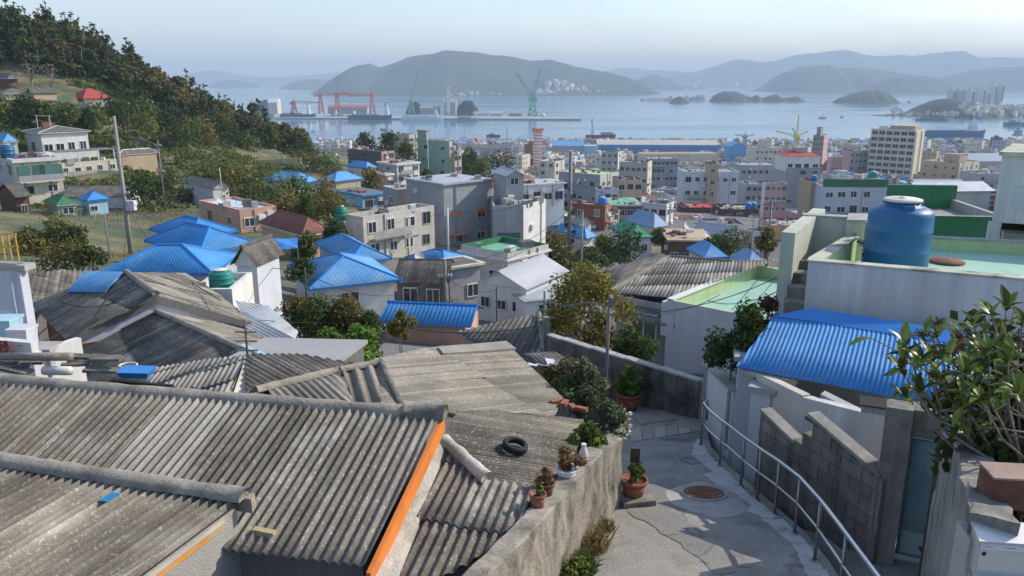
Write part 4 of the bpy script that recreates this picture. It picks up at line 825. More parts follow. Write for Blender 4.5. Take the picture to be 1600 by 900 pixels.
# a low roof with a white rag between roof E and the block wall
plK = plane3(atD(820, 553, 19), atD(870, 548, 19.2), atD(885, 590, 16.6))
hK = empty('shed', V3(.7, 17.3, -8.6), 'low shed roof with a crumpled white sheet beside the block wall', 'shed')
sheets(hK, [plK(*p) for p in ((818, 552), (868, 549), (935, 590), (920, 612), (850, 575))], pixdir(plK, 870, 570, -14, -12), .10, .012, slate_dark, seed=111, per=4)
q = plK(862, 578); mb = MB(); rr = random.Random(8)
for k in range(9): p_ = q + V3(rr.uniform(-.35, .3), rr.uniform(-.3, .3), .03 + rr.random() * .05); a = rr.random() * 3; d1 = V3(math.cos(a), math.sin(a), rr.uniform(-.3, .3)) * .22; d2 = V3(-math.sin(a), math.cos(a), rr.uniform(-.4, .4)) * .16; mb.poly([p_, p_ + d1, p_ + d1 + d2, p_ + d2 * .9 + V3(0, 0, .04)])
mb.build('crumpled_sheet', plaster_lilac, hK)
w_ = [plK(*p) for p in ((830, 556), (866, 552), (915, 596))]; MB().prism([V3(p.x, p.y, -9) for p in w_], [p - V3(0, 0, .1) for p in w_]).build('wall', wall_dark, hK)
# odds and ends on the ridge of house A
q = atD(215, 587, 12.0); t = empty('plastic_tray', q, 'blue plastic tray beside a black board on the far side of the long ridge', 'tray'); MB().prism([q + V3(x, y, 0) for x, y in ((-.2, -.1), (.2, -.13), (.2, .12), (-.2, .15))], [q + V3(x, y, .1) for x, y in ((-.26, -.14), (.24, -.17), (.24, .16), (-.26, .19))]).build('tray', blue_trim, t)
MB().pbox(q + V3(-.3, -.22, -.08), V3(1.0, -.22, 0), V3(.01, .06, 0), V3(0, 0, .09)).build('black_board', rubber, org_=q); tag(bpy.data.objects['black_board'], 'black board lying in front of the blue plastic tray on the ridge', 'board')
q = atD(70, 572, 12.4); t = empty('roof_debris', q, 'heap of broken slate and a white pipe stub at the left end of the long ridge', 'debris')
mb = MB(); rr = random.Random(4)
for k in range(12): a = rr.uniform(-.5, .5); p_ = q + V3(rr.uniform(-1.6, .9), rr.uniform(-.2, .2), rr.uniform(-.06, .08)); mb.pbox(p_, V3(math.cos(a), math.sin(a), rr.uniform(-.1, .1)) * rr.uniform(.3, .8), V3(-math.sin(a), math.cos(a), .05) * rr.uniform(.1, .2), V3(0, 0, .04))
mb.build('slate_pieces', slate_dark, t)['kind'] = 'stuff'; MB().tube([q + V3(-.8, .1, .12), q + V3(.5, -.12, .2)], [.06, .07], 10).build('ridge_roll', mortar, t, True); MB().tube([q + V3(.1, -.2, .0), q + V3(.55, -.26, .02)], .07, 10).build('pipe_stub', ceramic, t, True)
q = atD(200, 573, 12.6); MB().tube([q + V3(.14 * math.cos(a * .7), .12 * math.sin(a * .7), .02) for a in range(9)], .02, 6).build('hose_loop', ceramic, org_=q, smooth=True); tag(bpy.data.objects['hose_loop'], 'pale loop of hose lying on the slate behind the blue tray', 'hose')
# ------------------------------------------------------------------ house U: blue corrugated metal roof and white walls on the right
e1, e2 = atD(1150, 573, 13.57), atD(1482, 637, 11.87); u1, u2 = atD(1262, 500, 14.6), atD(1500, 534, 12.9)
plU = plane3(e1, e2, u1)
hU = empty('blue_roof_house', V3(6, 12.5, -7), 'white walled house under the bright blue corrugated roof on the right', 'house')
sheets(hU, [e1, e2, plU(1600, 660), plU(1600, 552), plU(1500, 532), plU(1262, 500), plU(1210, 493)], pixdir(plU, 1320, 560, 5.5, -20), .076, .011, blue_roof, width=1.0, course=6, seed=121, per=6, nv=2)
nu = plU.n
tb = [plU(1205, 495) + nu * .02, plU(1262, 502) + nu * .02, plU(1600, 556) + nu * .02, plU(1600, 540) + nu * .09, plU(1266, 488) + nu * .09]
mb = MB(); mb.prism([p - nu * .02 for p in tb], tb); mb.build('ridge_flashing', blue_trim, hU)
gu = [plU(1204, 494) + nu * .025, plU(1262, 501) + nu * .03, plU(1272, 512) + nu * .03]
cA = V3(4.58, 11.62, 0); cB = V3(4.15, 12.6, 0); cC = V3(5.25, 11.05, 0)
def wall_(a, b, zb, zt, m, nm='wall', th=.15):
    d = (b - a).normalized(); n = V3(-d.y, d.x, 0); return MB().pbox(V3(a.x, a.y, zb), b - a, n * th, V3(0, 0, zt - zb)).build(nm, m, hU)
def ez(p): d = (e2 - e1); t = ((p.x - e1.x) * d.x + (p.y - e1.y) * d.y) / (d.x ** 2 + d.y ** 2); return e1.z + d.z * t - .03
wall_(cB, cA, -7, ez(cA) - .02, plaster_ivory); wall_(cA, cC, -7, ez(cA) - .05, shade_white)
wall_(cC, V3(5.9, 10.9, 0), -7, ez(cC) - .05, plaster_lilac); wall_(V3(5.6, 10.1, 0), V3(7.6, 9.3, 0), -7, -4.5, plaster_ivory)
q = V3(5.02, 10.55, -4.62); MB().pbox(q, V3(.95, -.42, 0), V3(.12, .3, 0), V3(0, 0, .12)).build('door_canopy', concrete_pale, hU); MB().pbox(q + V3(-.05, -.05, .12), V3(1.05, -.46, 0), V3(.14, .36, 0), V3(0, 0, .02)).build('canopy_felt', rubber, hU)
MB().pbox(V3(4.86, 11.62, -4.86), V3(.75, -.62, -.26), V3(.12, .14, 0), V3(0, 0, .08)).build('stair_soffit', plaster_grey, hU)
MB().pbox(e1 + V3(.05, .0, -.14), (e2 - e1) * .3, V3(.1, .14, 0), V3(0, 0, .1)).build('eave_beam', concrete_pale, hU)
wall_(V3(5.35, 14.3, 0), V3(9.5, 12.4, 0), -7.2, -4.3, plaster_grey); 
# white garden wall, gate pier and letter pier along the path
t = empty('white_wall', V3(4.1, 14.5, -7), 'white painted garden wall with a sloping top beyond the railing', 'wall')
MB().prism([V3(4.08, 15.7, -7.3), V3(4.03, 13.5, -7.3), V3(4.25, 13.5, -7.3), V3(4.3, 15.7, -7.3)], [V3(4.08, 15.7, -5.80), V3(4.03, 13.5, -5.5), V3(4.25, 13.5, -5.5), V3(4.3, 15.7, -5.80)]).build('wall', plaster_white, t)
MB().prism([V3(4.0, 15.72, -5.79), V3(3.97, 13.45, -5.49), V3(4.3, 13.45, -5.49), V3(4.36, 15.72, -5.79)], [V3(4.0, 15.72, -5.74), V3(3.97, 13.45, -5.44), V3(4.3, 13.45, -5.44), V3(4.36, 15.72, -5.74)]).build('coping', concrete_pale, t)
MB().tube([V3(4.0, 13.62, -6.7), V3(4.0, 13.62, -5.55)], .035, 8).build('drain_pipe', plaster_grey, t)
MB().tube([V3(4.03, 15.5, -7), V3(4.03, 15.5, -5.7)], .03, 8).build('drain_pipe', plaster_grey, t)
t = empty('gate_pier', V3(4.3, 13.2, -6.8), 'tall white gate pier with a flat slab top under the blue eave', 'pier')
MB().pbox(V3(4.06, 13.35, -7), V3(.42, -.1, 0), V3(.1, .4, 0), V3(0, 0, 2.15)).build('shaft', plaster_lilac, t); MB().pbox(V3(3.96, 13.3, -4.85), V3(.62, -.15, 0), V3(.14, .6, 0), V3(0, 0, .09)).build('slab', plaster_grey, t)
MB().pbox(V3(4.5, 13.2, -7), V3(.35, -.2, 0), V3(.06, .1, 0), V3(0, 0, 2.1)).build('door_recess', plaster_grey, t)
t = empty('low_pier', V3(4.2, 12.4, -6.7), 'shorter white pier with a chipped grey concrete cap', 'pier')
MB().pbox(V3(4.0, 12.35, -7), V3(.28, -.14, 0), V3(.2, .36, 0), V3(0, 0, 1.98)).build('shaft', plaster_lilac, t); MB().pbox(V3(3.93, 12.32, -5.02), V3(.40, -.2, 0), V3(.26, .5, 0), V3(0, 0, .09)).build('cap', concrete_pale, t)
# ------------------------------------------------------------------ building V: terrace with the blue tank
A_, B_ = atD(1263, 409, 15.2), atz(1600, 438, -3.36); zT = A_.z; fl = zT - .52
Cb = atz(1342, 362, zT); dF = (B_ - A_).normalized(); B_ = A_ + dF * 7.5; dS2 = (Cb - A_); Dp = 4.9; dSn = dS2.normalized(); Cb = A_ + dSn * Dp
hV = empty('terrace_house', V3(8, 16, -7.2), 'grey house on the right whose green roof terrace carries the big blue tank', 'house')
nF = V3(dF.y, -dF.x, 0); nF = nF if nF.y < 0 else -nF
th = .2
MB().pbox(V3(A_.x, A_.y, -7.5), dF * 7.5, -nF * th, V3(0, 0, zT + 7.5)).build('front_wall', shade_white, hV)
MB().pbox(A_ + V3(0, 0, .002) + nF * .02 - dF * .02, dF * 7.55, -nF * (th + .05), V3(0, 0, .035)).build('coping', parapet_top, hV)
nS_ = V3(-dSn.y, dSn.x, 0)
p0 = V3(A_.x, A_.y, 0) - nF * (th + .003)
MB().pbox(V3(p0.x, p0.y, -7.5), dSn * Dp, -nS_ * -th if False else V3(dSn.y, -dSn.x, 0) * th, V3(0, 0, zT + 7.5)).build('side_wall', yellowgreen, hV)
MB().pbox(V3(p0.x, p0.y, zT + .002) - V3(dSn.y, -dSn.x, 0) * .03, dSn * Dp, V3(dSn.y, -dSn.x, 0) * (th + .06), V3(0, 0, .035)).build('coping', parapet_top, hV)
MB().poly([V3(p.x, p.y, fl) for p in (A_ + dF * .1 - nF * .1, A_ + dF * 7.5 - nF * .1, A_ + dF * 7.5 + dSn * (Dp + 2), A_ + dSn * (Dp) + dF * .1)]).build('terrace_floor', floor_green, hV)
bk = A_ + dSn * Dp
MB().pbox(V3(bk.x, bk.y, -7.5), dF * 7.3 + dSn * 1.2, dSn * th, V3(0, 0, fl + .26 + 7.5)).build('back_parapet', yellowgreen, hV)
MB().pbox(V3(bk.x, bk.y, fl + .262) - dSn * .02, dF * 7.3 + dSn * 1.2, dSn * (th + .05), V3(0, 0, .04)).build('coping', concrete_pale, hV)
# square pier with cables at the back left of the terrace
q = atD(1345, 405, 17.2); q.z = fl
MB().pbox(q, dF * .28, dSn * .3, V3(0, 0, .95)).build('corner_pier', yellowgreen, hV)
# the stair up to the terrace: side wall, landing wall and steps
sw0, sw1 = atD(1221, 366, 16.6), V3(7.25, 18.9, 0); d_ = V3(sw1.x - sw0.x, sw1.y - sw0.y, 0); nrm_ = V3(d_.y, -d_.x, 0).normalized()
MB().prism([V3(sw0.x, sw0.y, -8), V3(sw0.x, sw0.y, -8) + nrm_ * .28, V3(sw0.x, sw0.y, -8) + nrm_ * .28 + d_, V3(sw0.x, sw0.y, -8) + d_], [V3(sw0.x, sw0.y, -3.08), V3(sw0.x, sw0.y, -3.08) + nrm_ * .28, V3(sw0.x, sw0.y, -2.98) + nrm_ * .28 + d_, V3(sw0.x, sw0.y, -2.98) + d_]).build('stair_side_wall', plaster_mint, hV)
m0 = atD(1256, 338, 18.2); m1 = atD(1328, 346, 17.9); dm = V3(m1.x - m0.x, m1.y - m0.y, 0)
MB().pbox(V3(m0.x, m0.y, -8), dm, V3(.06, .22, 0), V3(0, 0, m0.z + 8)).build('landing_wall', plaster_mint, hV); MB().pbox(V3(m0.x, m0.y, m0.z + .003) - V3(.03, .03, 0), dm * 1.03, V3(.07, .28, 0), V3(0, 0, .04)).build('coping', concrete_pale, hV)
q = atD(1324, 350, 17.5); MB().pbox(V3(q.x, q.y, -6), V3(.36, -.05, 0), V3(.12, .36, 0), V3(0, 0, q.z + 6.05)).build('tall_pier', plaster_mint, hV)
MB().pbox(V3(q.x - .03, q.y - .03, q.z + .052), V3(.44, -.05, 0), V3(.4, .9, .0), V3(0, 0, .05)).build('pier_cap', concrete_pale, hV)
for k, (x, y, D) in enumerate(((1233, 470, 16.2), (1238, 447, 16.5), (1243, 425, 16.8), (1248, 405, 17.2))):
    q = atD(x, y, D); MB().pbox(V3(q.x - .1, q.y, -8), V3(.75, -.2, 0), V3(.12, .35, 0), V3(0, 0, q.z + 8 - .02)).build('step', concrete, hV)
# roof-top room on stilts at the right edge
q = atD(1566, 243, 19.0); ztop, zbot = q.z, atD(1560, 352, 19.0).z
rt = MB().pbox(V3(q.x, q.y, zbot), dF * 4, dSn * 3, V3(0, 0, ztop - zbot)).build('roof_room', shade_white, hV); 
MB().pbox(V3(q.x, q.y, ztop + .003) - dF * .08 + nF * .08, dF * 4.2, dSn * 3.2, V3(0, 0, .09)).build('roof_slab', parapet_top, rt)
MB().pbox(V3(q.x, q.y, 0) + dF * .38 + nF * .03 + V3(0, 0, zbot + .35), dF * 1.4, -nF * .05, V3(0, 0, .55)).build('wall_panel', plaster_lilac, rt)
MB().pbox(V3(q.x, q.y, fl) - dF * .06 + nF * .1, dF * .26, -nF * .3, V3(0, 0, zbot - fl)).build('leg', shade_white, hV)
MB().pbox(V3(q.x, q.y, fl) + dF * 2.2, dF * .26, -nF * .3, V3(0, 0, zbot - fl)).build('leg', shade_white, hV)
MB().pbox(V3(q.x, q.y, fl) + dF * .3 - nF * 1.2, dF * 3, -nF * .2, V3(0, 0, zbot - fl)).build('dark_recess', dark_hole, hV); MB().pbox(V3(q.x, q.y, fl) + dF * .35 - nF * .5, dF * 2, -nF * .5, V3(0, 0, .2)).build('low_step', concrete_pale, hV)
# the tank
def tank(c, r, h, m, label, name='water_tank', lid=lid_white, big=True, group=None, n=32):
    t = empty(name, c, label, 'water tank', group)
    MB().lathe(c, [(r * .97, 0), (r, h * .03), (r, h * .30), (r * 1.008, h * .305), (r * 1.008, h * .32), (r, h * .325), (r, h * .58), (r * 1.008, h * .585), (r * 1.008, h * .60), (r, h * .605), (r, h * .78), (r * .985, h * .82), (r * .93, h * .86), (r * .7, h * .905), (r * .56, h * .915), (r * .55, h * .985)], n).build('body', m, t, True)
    MB().lathe(c, [(r * .60, h * .975), (r * .60, h), (r * .5, h * 1.012), (r * .12, h * 1.015), (r * .1, h * 1.03), (.001, h * 1.032)], n).build('lid', lid, t, True)
    if big:
        for an in (-1.75, .35): 
            d = V3(math.cos(an), math.sin(an), 0); MB().box(c + d * r * .66 + V3(0, 0, h * .885), (r * .22, r * .34, h * .12), an).build('lifting_lug', m, t)
    return t
tq = atD(1399, 421, 16.55); TC = V3(tq.x, tq.y + .05, fl); tank(TC, .625, 1.54, tank_blue, 'big blue plastic water tank with a pale lid on the green terrace')
q = TC + V3(-.15, -.78, .3); 
c = TC + dF * .75 + dSn * 1.5; c.z = fl; t = empty('basin_lid', c, 'rusty round basin lid lying on the green terrace behind the tank', 'lid'); MB().lathe(c, [(.36, 0), (.38, .03), (.34, .06), (.001, .09)], 20).build('lid', rust, t, True)
for k in range(3):
    a_ = atD(1335 + k * 4, 372 + 5 * k, 17.2); MB().tube([a_, a_ + V3(.2, -.2, -.05), a_ + V3(.35, -.35, -.5 - .1 * k), TC + V3(-.62, .2, .25 + .1 * k)], .022, 6).build('hose', [plaster_grey, wire_m, plaster_grey][k], hV, True)
# ------------------------------------------------------------------ house builder
WIN = {}
def win_mesh(kind):
    if kind in WIN: return WIN[kind]
    mb = MB(); t = .07
    if kind in ('slide', 'slide_g', 'tall', 'frameonly'):
        fm, gm_ = frame_white, (glass_green if kind == 'slide_g' else glass)
        for a in ((-.5, 0, 1, t), (-.5, 1 - t, 1, t)): mb.pbox(V3(a[0], -.07, a[1]), V3(a[2], 0, 0), V3(0, .07, 0), V3(0, 0, a[3]))
        for x in (-.5, .5 - t * .7, -t * .35): mb.pbox(V3(x, -.066, t), V3(t * .7, 0, 0), V3(0, .064, 0), V3(0, 0, 1 - 2 * t))
        if kind != 'frameonly': mb.poly([V3(-.5, -.02, 0), V3(.5, -.02, 0), V3(.5, -.02, 1), V3(-.5, -.02, 1)], 1)
        WIN[kind] = mb.mesh('window', [fm, gm_])
    elif kind == 'pane':
        mb.pbox(V3(-.46, -.03, .05), V3(.44, 0, 0), V3(0, .02, 0), V3(0, 0, .9)); mb.pbox(V3(.02, -.045, .05), V3(.44, 0, 0), V3(0, .02, 0), V3(0, 0, .9)); WIN[kind] = mb.mesh('pane', glass)
    else:   # plain dark opening with a thin sill and shallow reveal
        mb.poly([V3(-.5, -.015, 0), V3(.5, -.015, 0), V3(.5, -.015, 1), V3(-.5, -.015, 1)], 1)
        for a in ((-.54, -.06, 1.08, .06), (-.54, 1, 1.08, .05)): mb.pbox(V3(a[0], -.08, a[1]), V3(a[2], 0, 0), V3(0, .08, 0), V3(0, 0, a[3]))
        for x in (-.54, .5): mb.pbox(V3(x, -.06, 0), V3(.04, 0, 0), V3(0, .06, 0), V3(0, 0, 1))
        mb.pbox(V3(-.02, -.03, 0), V3(.04, 0, 0), V3(0, .015, 0), V3(0, 0, 1))
        WIN[kind] = mb.mesh('window', [concrete_pale, glass])
    return WIN[kind]
def window(root, p, rz, w, h, kind='slide', pane=False, name='window'):
    o = link(name, win_mesh('frameonly' if pane else kind), root, p); o.rotation_euler = (0, 0, rz); o.scale = (w, 1, h)
    if pane:
        q = bpy.data.objects.new('pane', win_mesh('pane')); COL.objects.link(q); q.parent = o
    return o
def facade(root, p0, p1, zt, zb, floors, cols, r, kind='slide', size=(1.3, 1.15), pane=False, skip=.12, sill=.95, jitter=.25):
    """p0 -> p1 left to right seen from outside"""
    d = p1 - p0; d.z = 0; Ln = d.length; d.normalize(); rz = math.atan2(d.y, d.x); fh = (zt - zb) / floors
    for f in range(floors):
        for c in range(cols):
            if r.random() < skip: continue
            w = min(size[0], Ln / cols * .72) * r.uniform(.8, 1.1); h = min(size[1], fh * .55) * r.uniform(.85, 1.1)
            s = Ln * (c + .5) / cols + (Ln / cols - w) * .5 * r.uniform(-jitter, jitter); s = max(w * .55, min(Ln - w * .55, s))
            p = p0 + d * s; window(root, V3(p.x, p.y, zb + fh * f + min(sill, fh * .34)) - V3(d.y, -d.x, 0) * -.004, rz, w, h, kind if r.random() < .8 else 'dark', pane)
def solve_x(N, d, x): k = (x - 800) / F; return (k * fwd(N) - N.x) / (d.x - k * d.y * CP)
HOUSES = []
def ring_roof(root, C, zt, par, wt, wallm, topm, floorm, zb, wallm2=None):
    """walls with a recessed roof: outer faces, parapet top, inner faces, floor"""
    c = sum(C, Vector()) / 4; inn = []
    for i in range(4):
        a = (C[i - 1] - C[i]).normalized(); b = (C[(i + 1) % 4] - C[i]).normalized(); inn.append(C[i] + (a + b) * wt)
    top = [V3(p.x, p.y, zt) for p in C]; bot = [V3(p.x, p.y, zb) for p in C]; it = [V3(p.x, p.y, zt) for p in inn]; ib = [V3(p.x, p.y, zt - par) for p in inn]
    mb = MB()
    for i in range(4):
        j = (i + 1) % 4; mb.poly([bot[i], bot[j], top[j], top[i]], 1 if (wallm2 and i == 0) else 0); mb.poly([top[i], top[j], it[j], it[i]], 2); mb.poly([it[i], it[j], ib[j], ib[i]], 2 if topm else 0)
    mb.build('wall', [wallm, wallm2 or wallm, topm or wallm], root); MB().poly(ib).build('roof', floorm, root)
def bldg(label, xl, xn, xr, yt, D, h, phi=None, yr=None, dep=None, wall=plaster_white, wall2=None, roof='flat', roofm=roof_grey, rh=1.2, oh=.4, pitch=None, amp=.018, floors=1, wl=2, wr=2, par=.35, topm=None, slab=0, slabm=plaster_white, name='house', cat='house', group=None, kind='slide', size=(1.3, 1.15), seed=None, skip=.12, pent=None, trim=None, ridge_ax=None, extra=3.0, sill=.95):
    N = atD(xn, yt, D)
    if yr is not None: R = atz(xr, yr, N.z); ph = math.atan2(R.y - N.y, R.x - N.x)
    else: ph = math.radians(phi)
    u = V3(math.cos(ph), math.sin(ph), 0); v = V3(-math.sin(ph), math.cos(ph), 0)
    a = solve_x(N, u, xr); b = dep if xl is None else solve_x(N, v, xl)
    if not (0 < a < 40 and 0 < b < 40): print('ODD', label, round(a, 1), round(b, 1))
    r = random.Random(seed if seed is not None else int(xn * 7 + yt * 13)); zt = N.z; zb = zt - h
    C = [N, N + u * a, N + u * a + v * b, N + v * b]; ctr = (C[0] + C[2]) / 2
    root = empty(name, V3(ctr.x, ctr.y, zb), label, cat, group); HOUSES.append((ctr.x, ctr.y, max(a, b) * .6))
    pane = D < 72
    if roof == 'flat':
        if slab:
            w_ = MB().prism([V3(p.x, p.y, zb - extra) for p in C], [V3(p.x, p.y, zt - slab) for p in C]); 
            if wall2: w_.m[0] = 1
            w_.build('wall', [wall, wall2 or wall], root)
            o_ = [p + ((p - ctr).normalized() * oh * 1.3) for p in C]; MB().prism([V3(p.x, p.y, zt - slab) for p in o_], [V3(p.x, p.y, zt) for p in o_]).build('roof_slab', slabm, root)
            MB().poly([V3(p.x, p.y, zt + .02) for p in [q + (ctr - q) * .04 for q in C]]).build('roof', roofm, root)
            wt_ = zt - slab
        else: ring_roof(root, C, zt, par, .18, wall, topm, roofm, zb - extra, wall2); wt_ = zt - par * .4
    else:
        Wc = [p + (ctr - p).normalized() * oh * 1.3 for p in C]; wt_ = zt - .05
        w_ = MB().prism([V3(p.x, p.y, zb - extra) for p in Wc], [V3(p.x, p.y, zt - .04) for p in Wc])
        if wall2: w_.m[0] = 1
        w_.build('wall', [wall, wall2 or wall], root)
        ax = ridge_ax or ('u' if a >= b else 'v')
        if roof == 'hip':
            if ax == 'u': q = min(b / 2, a * .42); r0, r1 = C[0] + u * q + v * b / 2, C[1] - u * q + v * b / 2
            else: q = min(a / 2, b * .42); r0, r1 = C[0] + v * q + u * a / 2, C[3] - v * q + u * a / 2
        else:
            if ax == 'u': r0, r1 = C[0] + v * b / 2, C[1] + v * b / 2
            else: r0, r1 = C[0] + u * a / 2, C[3] + u * a / 2
        r0, r1 = V3(r0.x, r0.y, zt + rh), V3(r1.x, r1.y, zt + rh)
        if ax == 'u': faces = [([C[0], C[1], r1, r0], v), ([C[2], C[3], r0, r1], -v), ([C[1], C[2], r1], -u), ([C[3], C[0], r0], u)]
        else: faces = [([C[1], C[2], r1, r0], -u), ([C[3], C[0], r0, r1], u), ([C[0], C[1], r0], v), ([C[2], C[3], r1], -v)]
        up = V3(0, 0, .6)
        if roof == 'gable':
            for f, _ in faces[2:]:
                i0 = f[0] + (ctr - f[0]).normalized() * oh * .9; i1 = f[1] + (ctr - f[1]).normalized() * oh * .9; i0.z = i1.z = zt - .04; k = f[2] + (V3(ctr.x, ctr.y, f[2].z) - f[2]).normalized() * oh * .65 - V3(0, 0, .08)
                MB().poly([i0, i1, k]).build('gable_wall', wall2 if (wall2 and f is faces[2][0]) else wall, root)
            faces = faces[:2]
        if pitch:
            for f, vd in faces: sheets(root, f, vd + up * .3, pitch, amp, roofm, per=4, name='roof')
        else:
            mb = MB()
            for f, vd in faces: n = (f[1] - f[0]).cross(f[2] - f[0]).normalized(); n = n if n.z > 0 else -n; mb.prism([p - n * .05 for p in f], [p + n * .05 for p in f])
            mb.build('roof', roofm, root)
        tm = trim or roofm; R_ = .09 if D < 90 else .12; mb = MB(); mb.tube([r0, r1], R_, 6)
        if roof == 'hip':
            for (p, q) in (((C[0], r0), (C[3], r0), (C[1], r1), (C[2], r1)) if ax == 'u' else ((C[0], r0), (C[1], r0), (C[2], r1), (C[3], r1))): mb.tube([p, q], R_ * .8, 6)
        mb.build('ridge_cap', tm, root)
        mb = MB(); 
        for i in range(4): p, q = C[i], C[(i + 1) % 4]; mb.pbox(V3(p.x, p.y, zt - .14), V3(q.x - p.x, q.y - p.y, 0), (V3(ctr.x, ctr.y, 0) - V3(p.x, p.y, 0)).normalized() * .08, V3(0, 0, .10))
        if roof == 'hip': mb.build('fascia', trim or plaster_white, root)
    inset = 0 if roof == 'flat' else oh
    def ins(p, q): 
        d = (q - p).normalized(); n = V3(-d.y, d.x, 0); return p + d * inset * .95 + n * (inset * .93), q - d * inset * .95 + n * (inset * .93)
    if wr: p, q = ins(C[0], C[1]); facade(root, p, q, wt_, zb, floors, wr, r, kind, size, pane, skip, sill)
    if wl: p, q = ins(C[3], C[0]); facade(root, p, q, wt_, zb, floors, wl, r, kind, size, pane, skip, sill)
    if pent:   # stair head on the roof: (along u, along v, size u, size v, height)
        pu, pv_, su, sv, hh = pent; q = C[0] + u * a * pu + v * b * pv_; MB().pbox(V3(q.x, q.y, zt - par), u * a * su, v * b * sv, V3(0, 0, hh + par)).build('stair_head', wall, root)
        MB().pbox(V3(q.x, q.y, zt + hh + .002) - (u + v) * .15, u * (a * su + .3), v * (b * sv + .3), V3(0, 0, .15)).build('stair_head_roof', roofm if not slab else slabm, root)
    if roof == 'flat' and 60 < D < 480: clutter(root, C, u, v, a, b, zt, zb, r, concrete_pale, floors)
    return dict(root=root, C=C, u=u, v=v, a=a, b=b, zt=zt, zb=zb, ctr=ctr, N=N, par=par if roof == 'flat' and not slab else 0)
def clutter(root, C, u, v, a, b, zt, zb, r, m, floors=1):
    """small things bolted to a house: air conditioners, pipes, rails, bits on the roof"""
    def at2(fu, fv, z): p = C[0] + u * a * fu + v * b * fv; return V3(p.x, p.y, z)
    for k in range(r.randint(0, 2)):
        if r.random() < .6: p = at2(r.uniform(.1, .8), 0, r.uniform(zb + 1.5, max(zb + 1.6, zt - 1))); MB().pbox(p - v * .35, u * .8, v * .33, V3(0, 0, .6)).build('air_conditioner', frame_white, root)
        else: p = at2(0, r.uniform(.1, .8), r.uniform(zb + 1.5, max(zb + 1.6, zt - 1))); MB().pbox(p - u * .35, v * .8, u * .33, V3(0, 0, .6)).build('air_conditioner', frame_white, root)
    mb = MB()
    for k in range(r.randint(1, 2)): p = at2(r.uniform(.03, .97), 0, 0) - v * .07; mb.tube([V3(p.x, p.y, zb), V3(p.x, p.y, zt - .1)], .06, 5)
    mb.build('drain_pipe', m, root)
    mb = MB()
    for k in range(r.randint(4, 9)): p = at2(r.uniform(.08, .8), r.uniform(.08, .8), zt - .4); s = r.uniform(.25, .9); mb.box(p + V3(0, 0, s * .3 + .2), (s * r.uniform(.7, 1.6), s, s * r.uniform(.6, 1.5)), r.random(), r.randint(0, 3))
    p = at2(r.uniform(.2, .8), r.uniform(.2, .8), zt - .4); mb.tube([p, p + V3(0, 0, r.uniform(1.5, 3.2))], .035, 4, 2)
    o = mb.build('roof_clutter', [concrete_pale, plaster_white, wall_dark, roof_tile_red], root); o['kind'] = 'stuff'
    if floors > 1 and r.random() < .45: f = r.randint(1, floors - 1); z = zb + (zt - zb) * f / floors; p = at2(.08, 0, z - .1); MB().pbox(p - v * .9, u * a * .5, v * .9, V3(0, 0, .14)).build('balcony', concrete_pale, root); MB().pbox(p - v * .9, u * a * .5, v * .06, V3(0, 0, 1.0)).build('balcony_rail', m, root)
def on_roof(B, fu, fv, dz=0): p = B['C'][0] + B['u'] * B['a'] * fu + B['v'] * B['b'] * fv; return V3(p.x, p.y, B['zt'] - B['par'] + dz)
def stand_tank(B, fu, fv, r, h, m, label, dz=0):
    p = on_roof(B, fu, fv, dz); return tank(p, r, h, m, label, big=False, n=16, lid=m if r < .5 else lid_white)
def part_box(B, fu, fv, z0, su, sv, h, name, m):
    p = B['C'][0] + B['u'] * B['a'] * fu + B['v'] * B['b'] * fv; return MB().pbox(V3(p.x, p.y, z0), B['u'] * su, B['v'] * sv, V3(0, 0, h)).build(name, m, B['root'])
P = dict(pitch=.15, amp=.013)
# ---- below us on the left
B = bldg('white two-storey house with a yellow roof railing at the left edge of the picture', -70, 27, 41, 414, 22, 3.4, yr=410, wall=plaster_lilac, wall2=plaster_lilac, roofm=roof_grey, wl=1, wr=0, slab=.16, slabm=concrete_pale, oh=.2)
yel = mat('yellow_rail_paint', (.62, .38, .06), .6, .1, 3); mb = MB(); a_ = on_roof(B, .5, .05, .1); 
for k in range(5): q = on_roof(B, .4, .02 + .11 * k, .1); mb.tube([q, q + V3(0, 0, .75)], .022, 6)
for z in (.4, .75): mb.tube([on_roof(B, .4, 0, z + .1), on_roof(B, .4, .48, z + .1)], .022, 6)
mb.build('roof_railing', yel, B['root'])
mb = MB(); q = B['C'][0]; mb.tube([V3(q.x + .05, q.y - .06, B['zt'] - .2), V3(q.x + .05, q.y - .06, B['zb'] - 1)], .05, 8); mb.tube([V3(q.x - .2, q.y - .08, B['zt'] - .2), V3(q.x - .2, q.y - .08, B['zb'] - 1)], .03, 8); mb.build('drain_pipe', plaster_lilac, B['root'])
q = atD(20, 548, 17.5); t = empty('terrace_wall', q - V3(0, 0, 1.8), 'white rendered terrace wall at the left edge with red twigs hanging over it', 'wall'); MB().pbox(q + V3(-2, .5, -2.5), V3(2.45, -.55, 0), V3(.05, .18, 0), V3(0, 0, 2.7)).build('wall', plaster_white, t); MB().pbox(q + V3(.45, -.05, -2.5), V3(.5, 1.1, 0), V3(-.15, .06, 0), V3(0, 0, 2.45)).build('return_wall', plaster_white, t)
mb = MB(); rr = random.Random(2)
for k in range(22): p_ = q + V3(rr.uniform(-.5, -.05), -.05, .25); mb.tube([p_, p_ + V3(rr.uniform(-.2, .2), -.06, -.2), p_ + V3(rr.uniform(-.3, .3), -.08, rr.uniform(-.7, -.3))], .012, 4)
tag(mb.build('hanging_twigs', mat('red_twigs', (.25, .06, .04), .9), org_=q), 'dry red creeper twigs hanging over the white terrace wall', 'creeper')
